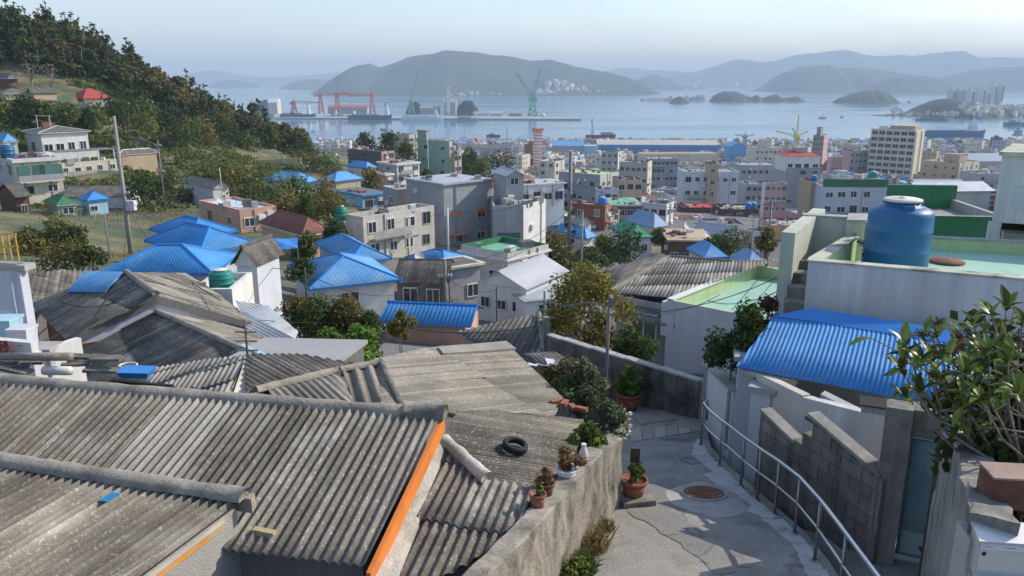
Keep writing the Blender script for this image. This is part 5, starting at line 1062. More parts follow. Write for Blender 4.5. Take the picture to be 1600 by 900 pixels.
for k, (x, y, D, s) in enumerate(((70, 550, 18, .55), (35, 520, 20, .5), (8, 505, 20.5, .6))):
    q = atD(x, y, D); t = empty('crate', q - V3(0, 0, .4), ['pale grey crate beside the white terrace wall', 'white tub between the white house and the patched grey roof', 'pale turquoise crate on the terrace of the white house'][k], 'crate')
    MB().prism([q + V3(a * s * .42, b * s * .42, -.5) for a, b in ((-1, -1), (1, -1), (1, 1), (-1, 1))], [q + V3(a * s * .5, b * s * .5, .1) for a, b in ((-1, -1), (1, -1), (1, 1), (-1, 1))]).build('body', [plaster_grey, plaster_lilac, plaster_teal][k], t); MB().prism([q + V3(a * s * .54, b * s * .54, .1) for a, b in ((-1, -1), (1, -1), (1, 1), (-1, 1))], [q + V3(a * s * .54, b * s * .54, .16) for a, b in ((-1, -1), (1, -1), (1, 1), (-1, 1))]).build('lid', [concrete_pale, plaster_lilac, plaster_teal][k], t)
# ---- blue hipped roofs
bldg('large bright blue hipped roof in front, just above the patched grey roof', 152, 332, 372, 427, 40, 2.4, yr=398, wall=plaster_ivory, roof='hip', roofm=blue_roof, trim=blue_trim, rh=1.05, oh=.5, wl=0, wr=1, **P)
bldg('middle blue hipped roof of the three stacked on the left', 225, 312, 402, 396, 48, 2.4, phi=52, wall=plaster_white, roof='hip', roofm=blue_roof, trim=blue_trim, rh=1.1, oh=.5, wl=0, wr=0, **P)
bldg('farthest blue hipped roof of the three stacked on the left', 232, 297, 373, 372, 57, 2.4, phi=52, wall=plaster_ivory, roof='hip', roofm=blue_roof, trim=blue_trim, rh=.95, oh=.5, wl=1, wr=1, **P)
B = bldg('white house with a grey gabled slate roof and small gable window by the blue roofs', 358, 400, 446, 417, 36, 2.9, yr=397, wall=plaster_white, wall2=plaster_lilac, roof='gable', roofm=slate_dark, rh=.9, oh=.3, wl=1, wr=1, ridge_ax='u', pitch=.19, seed=3)
B = bldg('small white annex with a green tank beside the bright blue roof', None, 298, 362, 452, 33, 2.4, phi=2, dep=3, wall=plaster_white, wl=0, wr=0, par=.3, seed=4)
stand_tank(B, .55, .35, .5, .85, tank_green, 'dark green barrel tank standing under the eave of the bright blue roof', dz=.05)
q = atD(425, 382, 56); t = empty('tarpaulin', q, 'blue tarpaulin stretched over poles behind the white gabled house', 'tarpaulin'); mb = MB(); rr = random.Random(6)
g = [[atD(385 + 80 * i / 8, 374 - 2 * i / 8 + 16 * j / 4 + rr.uniform(-1, 1), 56 - j * .6 + rr.uniform(-.3, .3)) for i in range(9)] for j in range(5)]
for j in range(4):
    for i in range(8): mb.poly([g[j][i], g[j][i + 1], g[j + 1][i + 1], g[j + 1][i]])
mb.build('sheet', blue_trim, t); mb = MB(); 
for i in (0, 4, 8): mb.tube([g[4][i], g[4][i] - V3(0, 0, 1.8)], .03, 5)
mb.build('pole', steel_dull, t)
bldg('white house with the nearest mid-blue hipped roof and one black window', 449, 483, 628, 452, 45, 2.1, yr=436, wall=plaster_white, roof='hip', roofm=blue_roof_pale, trim=blue_trim, rh=1.1, oh=.45, wl=0, wr=1, size=(1.1, .9), seed=12, skip=0, **P)
bldg('blue hipped roof peeping over the nearest mid-blue roof', 492, 545, 613, 411, 52, 2.4, phi=30, wall=plaster_grey, roof='hip', roofm=blue_roof_pale, trim=blue_trim, rh=.8, oh=.4, wl=0, wr=0, **P)
bldg('low dark grey slate roof between blue roofs with blue shutters below', None, 612, 700, 442, 58, 2.4, phi=-3, dep=6, wall=wall_dark, roof='gable', roofm=slate_dark, rh=1.1, oh=.4, wl=0, wr=2, pitch=.19, ridge_ax='u', kind='slide_g')
bldg('narrow peach house with a tiled ledge beside the pale metal roof', 676, 702, 750, 417, 60, 3.6, phi=35, wall=plaster_peach, wall2=plaster_grey, roofm=slate_dark, floors=1, wl=1, wr=2, slab=.18, slabm=plaster_cream, oh=.35)
bldg('sloping blue canopy roof with posts above the peach house', 632, 694, 741, 414, 66, 2.2, yr=402, wall=plaster_lilac, roof='hip', roofm=blue_roof_pale, trim=blue_trim, rh=.7, oh=.4, wl=1, wr=1, **P)
bldg('grey-white house under a pale sheet-metal gable roof', None, 737, 823, 440, 56, 2.7, phi=-31, dep=6.5, wall=plaster_lilac, wall2=plaster_white, roof='gable', roofm=roof_white, rh=1.0, oh=.35, wl=0, wr=3, ridge_ax='v', pitch=.3, amp=.015, skip=0, size=(.9, .8))
bldg('blue roof half hidden by the yellowing tree with a peach gable', None, 590, 736, 505, 37, 2.0, phi=-9, dep=3.2, wall=plaster_peach, roof='gable', roofm=blue_roof, trim=blue_trim, rh=.6, oh=.3, wl=0, wr=0, ridge_ax='u', pitch=.2)
bldg('low pale green flat roof beyond the blue gable', None, 652, 742, 491, 47, 1.6, phi=-3, dep=2.2, wall=concrete, roofm=green_roof, wl=0, wr=0, par=.2)
bldg('low white annex with a flat metal lid left of the bare-stemmed tree', None, 822, 884, 470, 53, 1.6, phi=22, dep=3, wall=plaster_white, roofm=roof_white, slab=.1, slabm=roof_white, oh=.2, wl=0, wr=1)
B = bldg('two-storey cream house with a green painted roof terrace and dark parapet', 720, 793, 857, 396, 72, 4.0, yr=381, wall=plaster_ivory, wall2=plaster_ivory, roofm=green_roof, topm=green_dark, wl=2, wr=2, floors=1, par=.55)
part_box(B, -.03, -.03, B['zt'] - .75, B['a'] + .6, B['b'] + .5, .18, 'eave_slab', plaster_white)
# ---- the large grey houses in the middle
B = bldg('big ivory concrete house with a dark flat roof and wide blank parapet', 540, 567, 678, 339, 85, 5.2, yr=321, wall=plaster_ivory, wall2=plaster_ivory, roofm=roof_dark, floors=2, wl=0, wr=4, par=.9, size=(1.35, 1.25), seed=5, topm=plaster_ivory)
part_box(B, .52, -.05, B['zb'] + 2.1, 2.6, .2, .12, 'balcony_slab', concrete_pale); part_box(B, .60, -.03, B['zb'], .3, .2, 4.2, 'drain_shaft', plaster_ivory)
B2 = bldg('low peach annex joined to the ivory house', 500, 540, 568, 357, 86, 3.2, yr=350, wall=plaster_cream, roofm=concrete_pale, wl=0, wr=1, par=.25, size=(1.2, .9)); 
stand_tank(B2, .45, .5, .75, 1.5, tank_green, 'dark green tank on a white stand beside the ivory house', dz=.9); p = on_roof(B2, .45, .5); MB().lathe(p, [(.5, 0), (.45, .9)], 10).build('tank_stand', plaster_white, B2['root'])
# its main front is built from the left corner: three storeys of grey plaster
B = bldg('grey painted three-storey house with orange shutters and a white flank', None, 693, 768, 287, 97, 8.6, yr=279, dep=8, wall=plaster_grey, roofm=roof_white, floors=3, wl=0, wr=2, slab=.22, slabm=roof_white, oh=.25, seed=9, skip=.25, name='grey_house')
part_box(B, .14, -.01, B['zb'] + 4.4, 1.6, .12, .5, 'shutter', paint_orange); part_box(B, .68, -.01, B['zb'] + 4.5, 1.3, .12, .45, 'shutter', paint_orange); part_box(B, .12, -.1, B['zb'] + .4 + 1.6, 2.6, .9, .12, 'awning', MATS['orange_paint'])
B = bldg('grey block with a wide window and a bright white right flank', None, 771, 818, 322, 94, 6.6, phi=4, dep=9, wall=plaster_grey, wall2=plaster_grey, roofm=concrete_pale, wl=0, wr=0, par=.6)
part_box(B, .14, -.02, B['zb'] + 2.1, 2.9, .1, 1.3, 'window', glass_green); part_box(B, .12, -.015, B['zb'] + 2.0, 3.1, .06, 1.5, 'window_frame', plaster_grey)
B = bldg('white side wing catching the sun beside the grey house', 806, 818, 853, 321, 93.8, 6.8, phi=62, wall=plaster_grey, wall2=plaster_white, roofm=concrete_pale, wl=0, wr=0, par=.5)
bldg('slanted white roof lid on the grey house', 768, 790, 822, 276, 97, 1.6, phi=20, wall=plaster_grey, roof='gable', roofm=roof_white, rh=.7, oh=.3, wl=0, wr=1)
bldg('long low grey house with a pale parapet behind the ivory house', 598, 622, 694, 296, 112, 6, phi=35, wall=plaster_grey, wall2=wall_dark, roofm=concrete_pale, topm=plaster_white, floors=2, wl=1, wr=2, par=.9)
bldg('long white bungalow behind the grey house', 790, 812, 882, 289, 115, 3.4, phi=25, wall=plaster_white, roofm=roof_white, wl=1, wr=4, slab=.2, oh=.3)
# ---- left hillside
B = bldg('cream two-storey house with a glazed green balcony and white roof edge', -8, 20, 93, 249, 110, 5.8, phi=45, wall=plaster_lilac, wall2=plaster_cream, roofm=roof_dark, floors=2, wl=2, wr=2, slab=.5, slabm=plaster_white, oh=.35, skip=0, seed=2)
part_box(B, .02, -.12, B['zb'] + 2.75, B['a'] * .97, .12, .75, 'balcony_rail', plaster_grey); part_box(B, -.01, -.12, B['zb'] + 2.55, B['a'], .9, .16, 'balcony_floor', plaster_white)
for f in (.06, .38, .52, .76): part_box(B, f, -.02, B['zb'] + 2.9, 1.5, .1, 1.9, 'balcony_glazing', glass_green)
stand_tank(B, .04, .35, .95, 1.9, tank_blue, 'dark blue tank on the cream house with the glazed balcony', dz=0)
bldg('low house with a sky-blue roof behind the dark blue tank', -20, 5, 29, 222, 128, 3, phi=45, wall=plaster_mint, roof='hip', roofm=blue_roof_pale, rh=1.2, oh=.4, wl=0, wr=0)
B = bldg('white house with a low grey roof and projecting porch on the left hillside', 33, 60, 142, 208, 134, 4.2, phi=48, wall=plaster_grey, wall2=plaster_white, roof='hip', roofm=slate_dark, rh=.9, oh=.5, floors=1, wl=1, wr=4, trim=plaster_white, skip=0, size=(1.6, 1.5))
part_box(B, .0, -.28, B['zb'] - .2, B['a'], 1.2, 1.3, 'terrace_wall', plaster_white)
mb = MB(); q = V3(*B['N']) + B['u'] * 1 + B['v'] * 3; z = B['zt'] + .5
for k in range(2): mb.tube([V3(q.x + k * 2.2, q.y, z), V3(q.x + k * 2.2, q.y, z + 2.4)], .07, 5)
mb.tube([V3(q.x - .3, q.y, z + 2.3), V3(q.x + 2.6, q.y, z + 2.2)], .07, 5); mb.build('roof_frame', plaster_cream, B['root']); part_box(B, .25, .45, B['zt'] + .3, 1.9, 1, 1.1, 'chimney_block', roof_tile_red)
B = bldg('cream terrace house with a rusty veranda roof below the white porch house', 86, 92, 182, 255, 125, 4.6, phi=48, wall=plaster_cream, roofm=roof_dark, floors=2, wl=0, wr=5, par=.15, size=(.9, .8), seed=21, skip=.15)
part_box(B, 0, .1, B['zt'] + 1.6, B['a'], 3.5, .14, 'veranda_roof', slate_brown)
for f in (.02, .35, .68, .97): part_box(B, f, .1, B['zt'] - .1, .14, .14, 1.7, 'veranda_post', plaster_white)
bldg('small tan house with a grey slab roof right of the tall concrete pole', 176, 186, 249, 242, 140, 3.6, phi=50, wall=plaster_tan, roof='hip', roofm=slate_dark, trim=plaster_white, rh=.7, oh=.4, wl=0, wr=3, size=(1.5, 1.2))
bldg('dark brown house with a low slate roof at the left edge above the grass', -6, 24, 50, 309, 100, 3.2, phi=48, wall=brick_brown, roof='gable', roofm=slate_dark, rh=1.4, oh=.5, wl=3, wr=1, ridge_ax='u')
bldg('pale teal cottage with a small bright blue hipped roof', 121, 136, 172, 314, 105, 2.2, phi=50, wall=plaster_teal, roof='hip', roofm=blue_roof, trim=blue_trim, rh=1.0, oh=.3, wl=1, wr=2, size=(.9, .8))
bldg('pale green shed with a dark green hipped roof next to the teal cottage', 68, 88, 123, 321, 103, 2.0, phi=45, wall=plaster_green, roof='hip', roofm=green_dark, rh=.9, oh=.35, wl=1, wr=1)
bldg('white cottage end with two dark windows and a long slate roof behind the teal cottage', None, 98, 207, 309, 113, 2.4, phi=8, dep=5, wall=plaster_white, wall2=plaster_white, roof='gable', roofm=slate_dark, rh=1.3, oh=.4, wl=0, wr=5, ridge_ax='u')
bldg('small white cottage with a gable end above the peach flat-roofed house', 283, 332, 360, 296, 118, 2.9, phi=45, wall=plaster_lilac, wall2=plaster_white, roof='gable', roofm=slate_wood, rh=1.0, oh=.3, wl=3, wr=1, ridge_ax='v', size=(1, .9))
bldg('peach flat-roofed house with a pale blue roof on the grassy slope', 310, 374, 431, 328, 84, 2.9, phi=45, wall=plaster_peach, roofm=mat('pale_blue_roof', (.52, .60, .66), .7, .08, .5), wl=2, wr=2, par=.25, size=(1.1, 1))
bldg('faded red tiled roof sprawling behind the bright green garden tree', 402, 472, 522, 368, 70, 2, phi=43, wall=plaster_tan, roof='hip', roofm=roof_tile_red, rh=1.2, oh=.4, wl=0, wr=0, pitch=.3)
bldg('tiny white hut with a gable on the crest of the slope', 394, 412, 436, 268, 168, 3, phi=48, wall=plaster_white, roof='gable', roofm=slate_brown, rh=1.0, oh=.2, wl=1, wr=1, ridge_ax='v')
bldg('blue hipped roof on a white house left of the tan-walled one', 410, 462, 502, 287, 134, 2.8, phi=48, wall=plaster_white, roof='hip', roofm=blue_roof_pale, trim=blue_trim, rh=1.5, oh=.4, wl=1, wr=1)
bldg('blue hipped roof on tan walls in the middle of the slope', 499, 523, 568, 284, 136, 3.6, phi=50, wall=plaster_tan, roof='hip', roofm=blue_roof_pale, trim=blue_trim, rh=1.3, oh=.4, wl=1, wr=3, skip=0)
bldg('small white house with a blue hipped roof near the pale green apartment block', 540, 572, 590, 263, 160, 3, phi=48, wall=plaster_white, roof='hip', roofm=blue_roof_pale, trim=blue_trim, rh=1.1, oh=.3, wl=1, wr=2)
bldg('white flat-roofed two-storey house left of the pale green apartment block', 590, 620, 655, 256, 168, 4.6, phi=45, wall=plaster_grey, wall2=plaster_white, roofm=concrete_pale, floors=2, wl=1, wr=3, slab=.35, oh=.3)
bldg('low cream house with a flat lid in front of the pale green apartment block', 586, 602, 614, 272, 158, 3.4, phi=45, wall=plaster_peach, roofm=concrete_pale, wl=0, wr=2, slab=.3, oh=.3)
bldg('low blue-grey house with a pale blue roof edge above the ivory house', 520, 566, 604, 304, 116, 2.8, phi=45, wall=plaster_teal, roofm=roof_dark, wl=0, wr=2, slab=.3, slabm=blue_roof_pale, oh=.3)
bldg('dark brick house with a peach stair tower on the crest', 543, 596, 616, 237, 184, 4.6, phi=48, wall=wall_dark, wall2=plaster_peach, roofm=roof_dark, floors=2, wl=3, wr=2, par=.3)
B = bldg('pale green four-storey apartment block with cream corner panels', 652, 702, 708, 221, 200, 13, phi=50, wall=plaster_green, wall2=plaster_cream, roofm=roof_red, floors=4, wl=2, wr=1, par=.4, topm=plaster_pink, name='apartment_block', cat='apartment block', skip=0, size=(1.4, 1.2), pent=(.1, .72, .5, .28, 2.2))
bldg('narrow cream balcony wing on the pale green apartment block', 704, 710, 721, 239, 199, 11, phi=40, wall=plaster_tan, wall2=plaster_cream, roofm=roof_red, floors=4, wl=0, wr=2, par=.2, name='apartment_block', cat='apartment block', skip=0)
B = bldg('cream and yellow flat-roofed block behind the pale green apartment block', 606, 639, 654, 210, 230, 9, phi=45, wall=plaster_ivory, wall2=plaster_cream, roofm=roof_grey, floors=3, wl=3, wr=2, par=.3, name='apartment_block', cat='apartment block')
# the highest row under the wood
bldg('old house with a grey roof at the very top left', -10, 12, 30, 122, 168, 3.4, phi=48, wall=brick_brown, roof='hip', roofm=slate_dark, rh=.9, oh=.5, wl=1, wr=1)
bldg('cream house with a long grey roof in the top row at the left edge', -12, 4, 50, 146, 164, 3.4, phi=50, wall=plaster_pink, wall2=plaster_cream, roof='hip', roofm=slate_dark, rh=1.0, oh=.5, wl=0, wr=3)
bldg('cottage with a rusty lean-to and grey roof left of the red-roofed house', 40, 50, 92, 146, 166, 3.2, phi=50, wall=plaster_tan, roof='gable', roofm=slate_dark, rh=1.1, oh=.4, wl=0, wr=3, ridge_ax='u', kind='slide_g')
bldg('white house with a red hipped roof at the edge of the wood', 104, 130, 178, 154, 174, 3.0, phi=50, wall=plaster_lilac, wall2=plaster_cream, roof='hip', roofm=roof_red, rh=2.0, oh=.5, wl=1, wr=3, skip=0, size=(1.4, 1.3), trim=roof_red, ridge_ax='u')
q = atD(60, 170, 162); t = empty('retaining_wall', q, 'grey retaining wall below the top row of houses', 'wall'); MB().pbox(q + V3(-14, 0, -2), V3(24, 1.5, 0), V3(0, .5, 0), V3(0, 0, 2.8)).build('wall', concrete_pale, t)
for k, (x0, y0, x1, y1, D, h) in enumerate(((405, 250, 470, 246, 168, 2.4), (255, 252, 330, 246, 185, 1.2), (180, 290, 240, 330, 118, 1.2), (455, 300, 500, 304, 130, 1.8))):
    a_, b_ = atD(x0, y0, D), atD(x1, y1, D + 2); t = empty('terrace_wall', a_ - V3(0, 0, h), ['tan stone terrace wall on the crest between the shrubs', 'thin pale terrace wall across the grassy hill', 'low grey terrace wall beside the tall concrete pole', 'pale cream terrace wall below the tan blue-roofed house'][k], 'wall'); MB().pbox(V3(a_.x, a_.y, a_.z - h - 2), V3(b_.x - a_.x, b_.y - a_.y, (b_.z - a_.z)), V3(0, .4, 0), V3(0, 0, h + 2)).build('wall', [plaster_tan, concrete_pale, concrete, plaster_cream][k], t)
# ---- grey roof P and the white house Q at the end of the alley
pe0 = atD(957, 458, 29); pe1 = atD(1043, 464, 27.6)
plP = plane3(pe0, pe1, atD(1046, 402, 34.5)); hP = empty('slate_house', V3(9, 31, -11), 'grey corrugated hipped roof with a shadowed window below, beyond the block wall', 'house')
tp = atD(1046, 401, 34.6); tp2 = plP(1143, 409)
sheets(hP, [plP(*p) for p in ((952, 457), (1050, 465), (1215, 405), (1143, 408), (1046, 401))], pixdir(plP, 1040, 430, 11, -20), .14, .024, slate_pale, seed=131, width=1.1, course=1.9, per=5, lift=.02, pick=lambda r: slate_wood if r.random() < .5 else slate_pale)
plP2 = plane3(pe0, tp, atD(940, 423, 36)); sheets(hP, [plP2(*p) for p in ((952, 457), (1046, 401), (1036, 396), (944, 421))], pixdir(plP2, 990, 425, 10, -14), .14, .022, slate_dark, seed=132, per=4)
ridge(hP, pe0 + V3(-.1, 0, .05), tp, .1, slate_wood, seed=133, sag=0); ridge(hP, tp, tp2, .09, slate_wood, seed=134, sag=0)
d_ = (pe1 - pe0); d_.z = 0; dn = d_.normalized(); bk_ = V3(-dn.y, dn.x, 0)
wl_ = pe0 + bk_ * .8 - dn * .3; MB().pbox(V3(wl_.x, wl_.y, -13.5), d_ * 1.6, bk_ * 5, V3(0, 0, pe0.z + 13.2)).build('wall', plaster_grey, hP)
MB().pbox(pe0 + V3(-.2, -.05, -.22), d_ * 1.15, bk_ * .1, V3(0, 0, .2)).build('fascia', concrete_pale, hP)
q = atD(990, 500, 28); MB().pbox(V3(q.x, q.y, q.z) - dn * .6, dn * 2.6, bk_ * .7, V3(0, 0, .12)).build('window_hood', concrete, hP)
window(hP, atD(1006, 530, 28.55), math.atan2(dn.y, dn.x), 1.05, 1.0, 'slide_g')
zq = atz(1043, 470, -8.0); Bq = bldg('blank white-walled house with a green roof terrace at the end of the alley', None, 1043, 1232, 468, 27.0, 4.4, phi=-41, dep=7, wall=plaster_lilac, roofm=floor_green, wl=0, wr=0, par=.45, topm=yellowgreen, wall2=plaster_lilac)
part_box(Bq, -.002, -.004, Bq['zt'] + .003, .25, 6.5, .05, 'coping', plaster_white)
part_box(Bq, -.05, -.002, Bq['zt'] - 4.2 + 2.9, .5, .3, 1.2, 'corner_block', plaster_lilac)
# ------------------------------------------------------------------ the town below, building by building
K = dict(name='apartment_block', cat='apartment block')
bldg('white four-storey block with a beige stair tower in the middle of the town', None, 1069, 1155, 268, 208, 14, phi=-2, dep=10, wall=plaster_lilac, wall2=plaster_lilac, roofm=roof_grey, floors=4, wl=0, wr=6, par=.4, size=(1.3, 1.2), seed=1, **K)
B = bldg('beige stair tower of the white four-storey block', None, 1107, 1123, 256, 206, 15.6, phi=-2, dep=4, wall=plaster_tan, wall2=plaster_tan, roofm=roof_grey, floors=5, wl=0, wr=1, par=.3, name='stair_tower', cat='tower', skip=.0)
B = bldg('tall grey tower block with a white top floor and red roof edge', None, 1229, 1283, 262, 232, 17, phi=2, dep=9, wall=plaster_grey, wall2=mat('blue_grey_plaster', (.30, .315, .335), .9, .08, .6, streak=.1), roofm=roof_grey, floors=6, wl=0, wr=3, par=.2, skip=.45, size=(1.5, 1.1), seed=4, **K)
B = bldg('white top storey with a red sloped cap on the grey tower block', None, 1228, 1284, 244, 231, 4.3, phi=2, dep=9.4, wall=plaster_white, roof='hip', roofm=roof_red, rh=1.4, oh=.25, floors=1, wl=0, wr=4, skip=0, extra=.2, size=(1.7, 1.2), **K)
part_box(B, .38, .3, B['zt'] + .6, 3.4, 3, 1.7, 'lift_house', plaster_grey)
bldg('small white three-storey house left of the grey tower block', 1191, 1196, 1231, 286, 228, 9, phi=4, wall=plaster_white, wall2=plaster_pink, roofm=tank_blue, floors=3, wl=0, wr=4, par=.3, skip=0)
B = bldg('beige windowless stair block topped by a blue tank', None, 1268, 1291, 284, 170, 11, phi=3, dep=6, wall=plaster_tan, roofm=roof_grey, wl=0, wr=0, par=.2, **K); stand_tank(B, .5, .4, .7, 1.3, tank_blue2, 'blue tank on the beige stair block beside the green parapet')
B = bldg('white block with a dark green parapet and teal tank behind the big blue tank', None, 1287, 1386, 291, 165, 9.5, phi=-3, dep=9, wall=plaster_lilac, wall2=plaster_lilac, roofm=concrete_pale, floors=3, wl=0, wr=5, par=.4, size=(1.6, 1.3), seed=5, **K)
part_box(B, -.01, -.015, B['zt'] - .1, B['a'] + .3, .25, 1.6, 'green_parapet', green_dark); stand_tank(B, .86, .35, 1.05, 1.7, tank_teal, 'teal tank on the white block with the dark green parapet', dz=1.5); part_box(B, .76, .12, B['zt'] - .4, 2.4, 3, 1.9, 'tank_base', concrete_pale)
bldg('orange plastered house with rooftop planters below the beige stair block', None, 1206, 1285, 352, 130, 7.5, phi=-2, dep=8, wall=plaster_tan, wall2=mat('apricot_plaster', (.62, .40, .22), .9, .1, .7, streak=.12), roofm=concrete_pale, floors=2, wl=0, wr=3, par=.5, topm=brick_red, size=(1.2, 1.2))
bldg('cream low house left of the orange plastered house', 1188, 1194, 1222, 350, 134, 4.5, phi=5, wall=plaster_cream, roofm=concrete_pale, wl=0, wr=2, par=.4)
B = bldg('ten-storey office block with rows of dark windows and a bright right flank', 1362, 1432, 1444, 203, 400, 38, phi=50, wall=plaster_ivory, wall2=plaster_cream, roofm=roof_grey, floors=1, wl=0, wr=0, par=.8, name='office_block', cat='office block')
d_ = (B['C'][0] - B['C'][3]).normalized(); rz = math.atan2(d_.y, d_.x); Lf = B['b']; p0 = B['C'][3]
for f in range(11):
    for c in range(6):
        p = p0 + d_ * Lf * (c + .55) / 6.1; window(B['root'], V3(p.x, p.y, B['zt'] - 2.9 - f * 3.25), rz, Lf / 6 * .76, 1.75, 'dark')
    part_box(B, -.002, .0, B['zt'] - 3.3 - f * 3.25, .0, .0, .0, 'ledge', plaster_ivory) if False else None
part_box(B, .1, .05, B['zt'] - .8, B['a'] * .75, Lf * .55, 2.6, 'lift_house', plaster_tan); part_box(B, .1, .65, B['zt'] - .8, .4, Lf * .2, 2.2, 'roof_frame', plaster_white)
part_box(B, -.03, -.03, B['zb'] - 3, B['a'] * .35, .9, 40, 'corner_pier', plaster_cream); part_box(B, .75, -.02, B['zb'] - 3, B['a'] * .28, .7, 40, 'corner_pier', plaster_cream)
B = bldg('broad cream block with a stepped roof right of the office block', 1440, 1500, 1531, 255, 330, 11, phi=36, wall=plaster_tan, wall2=plaster_cream, roofm=roof_grey, floors=3, wl=4, wr=4, par=.5, skip=.08, pent=(.25, .15, .4, .4, 3), **K)
bldg('slim brown tower by the water left of the office block', 1271, 1288, 1295, 212, 505, 24, phi=60, wall=mat('brown_grey_plaster', (.26, .23, .22), .9, .1, .5), wall2=plaster_pink, roofm=roof_grey, floors=7, wl=3, wr=1, par=.4, kind='dark', pent=(.3, .5, .5, .35, 5), **K)
bldg('grey-green block behind the slim stepped roofs right of centre', 1317, 1330, 1362, 236, 420, 14, phi=15, wall=plaster_pink, wall2=plaster_grey, roofm=roof_grey, floors=4, wl=0, wr=5, par=.4, kind='dark', **K)
bldg('pinkish stepped block beside the water left of the office block', 1293, 1300, 1318, 246, 440, 12, phi=15, wall=plaster_pink, roofm=roof_red, floors=3, wl=0, wr=3, par=.4, kind='dark', **K)
bldg('grey four-storey block with paired windows left of the grey tower block', None, 1158, 1222, 258, 300, 12, phi=3, dep=14, wall=plaster_grey, wall2=plaster_grey, roofm=roof_grey, floors=3, wl=0, wr=7, par=.5, seed=8, kind='dark', **K)
bldg('large pale block with a crown of roof huts near the small blue crane', None, 1181, 1222, 231, 480, 16, phi=4, dep=16, wall=plaster_ivory, wall2=plaster_ivory, roofm=roof_grey, floors=4, wl=0, wr=6, par=.4, kind='dark', pent=(.3, .3, .35, .3, 4), **K)
bldg('grey low block under the four-storey grey block', None, 1166, 1194, 288, 262, 9, phi=3, dep=10, wall=plaster_grey, wall2=plaster_grey, roofm=roof_grey, floors=3, wl=0, wr=3, par=.3, kind='dark', **K)
B = bldg('red brick house with a bright orange side and a blue tank on its roof', 872, 946, 955, 321, 138, 6, phi=62, wall=brick_red, wall2=mat('orange_brick', (.48, .19, .11), .9, .12, 1, .15, 25), roofm=plaster_pink, floors=2, wl=3, wr=2, par=.25, kind='slide_g'); stand_tank(B, .5, .12, .85, 1.5, tank_blue2, 'blue barrel tank on the red brick house')
bldg('orange balcony wing of the red brick house', 946, 950, 968, 331, 140, 5, phi=40, wall=plaster_peach, wall2=plaster_peach, roofm=plaster_peach, floors=2, wl=0, wr=2, slab=.25, slabm=plaster_peach, oh=.2)
bldg('beige three-storey house with a dark roof edge behind the green flat roofs', None, 966, 1004, 281, 192, 9.5, phi=3, dep=8, wall=plaster_tan, wall2=mat('sand_plaster', (.60, .47, .34), .9, .1, .7, streak=.1), roofm=roof_dark, floors=3, wl=0, wr=3, par=.3, topm=roof_dark, seed=3)
bldg('grey-white low wing left of the beige three-storey house', 930, 934, 967, 296, 190, 6.5, phi=4, wall=plaster_lilac, roofm=roof_dark, floors=2, wl=0, wr=3, par=.2)
bldg('pale green block with a yellow roof patch behind the tall pole', 873, 938, 967, 273, 205, 8, phi=52, wall=plaster_grey, wall2=plaster_mint, roofm=yellowgreen, floors=2, wl=3, wr=3, par=.3, seed=6, **K)
bldg('long grey four-storey block with evenly spaced windows beyond the beige house', 968, 1012, 1019, 254, 285, 12, phi=70, wall=plaster_grey, wall2=plaster_cream, roofm=roof_grey, floors=3, wl=5, wr=1, par=.5, skip=.05, kind='dark', seed=2, **K)
bldg('grey block with a white corner strip left of the long four-storey block', 940, 966, 971, 238, 345, 12, phi=68, wall=plaster_grey, wall2=plaster_white, roofm=roof_grey, floors=4, wl=3, wr=1, par=.4, kind='dark', **K)
bldg('blue-grey block with many small windows right of the long four-storey block', None, 1013, 1060, 248, 330, 13, phi=3, dep=12, wall=plaster_grey, wall2=MATS['blue_grey_plaster'], roofm=roof_grey, floors=4, wl=0, wr=7, par=.4, kind='dark', seed=7, **K)
bldg('grey-walled house with a green flat roof and brown balcony', None, 955, 1003, 320, 150, 5.6, phi=2, dep=9, wall=brick_brown, wall2=wall_dark, roofm=green_roof, floors=2, wl=0, wr=4, slab=.35, slabm=concrete_pale, oh=.4)
bldg('white-walled house with a grey flat roof and white outer stair', 1004, 1042, 1053, 319, 148, 6.2, phi=60, wall=plaster_lilac, wall2=plaster_white, roofm=roof_grey, floors=2, wl=3, wr=2, par=.35, topm=concrete_pale)
bldg('dark red house with a pale pink awning below the white four-storey block', None, 1054, 1104, 345, 160, 5, phi=-1, dep=8, wall=brick_brown, wall2=brick_red, roofm=brick_brown, floors=1, wl=0, wr=3, par=.3, slab=.2, slabm=plaster_pink, oh=.3)
bldg('red-roofed shop strip behind the dark red house', None, 1068, 1118, 324, 186, 4, phi=0, dep=7, wall=brick_brown, wall2=brick_brown, roofm=roof_red, floors=1, wl=0, wr=4, par=.15, topm=roof_red)
bldg('grey-green house with a wide flat roof and white arched end', None, 1105, 1166, 352, 145, 4.6, phi=-2, dep=8, wall=plaster_grey, wall2=wall_dark, roofm=roof_grey, floors=1, wl=0, wr=4, par=.5, topm=roof_grey, size=(2.0, 1.2))
B = bldg('brown brick house carrying a pair of blue tanks', None, 1128, 1186, 327, 172, 6, phi=0, dep=8, wall=brick_brown, wall2=brick_brown, roofm=concrete_pale, floors=2, wl=0, wr=3, par=.35)
stand_tank(B, .80, .3, .75, 1.5, tank_blue2, 'left one of the pair of blue tanks on the brown brick house'); stand_tank(B, .95, .35, .75, 1.5, tank_blue2, 'right one of the pair of blue tanks on the brown brick house')
bldg('green hipped roof on a white house above the dark round tree', 953, 986, 1020, 372, 112, 3, phi=15, wall=plaster_lilac, roof='hip', roofm=mat('viridian_roof', (.06, .30, .18), .6, .1, .6), trim=MATS['viridian_roof'], rh=1.5, oh=.4, wl=1, wr=2)
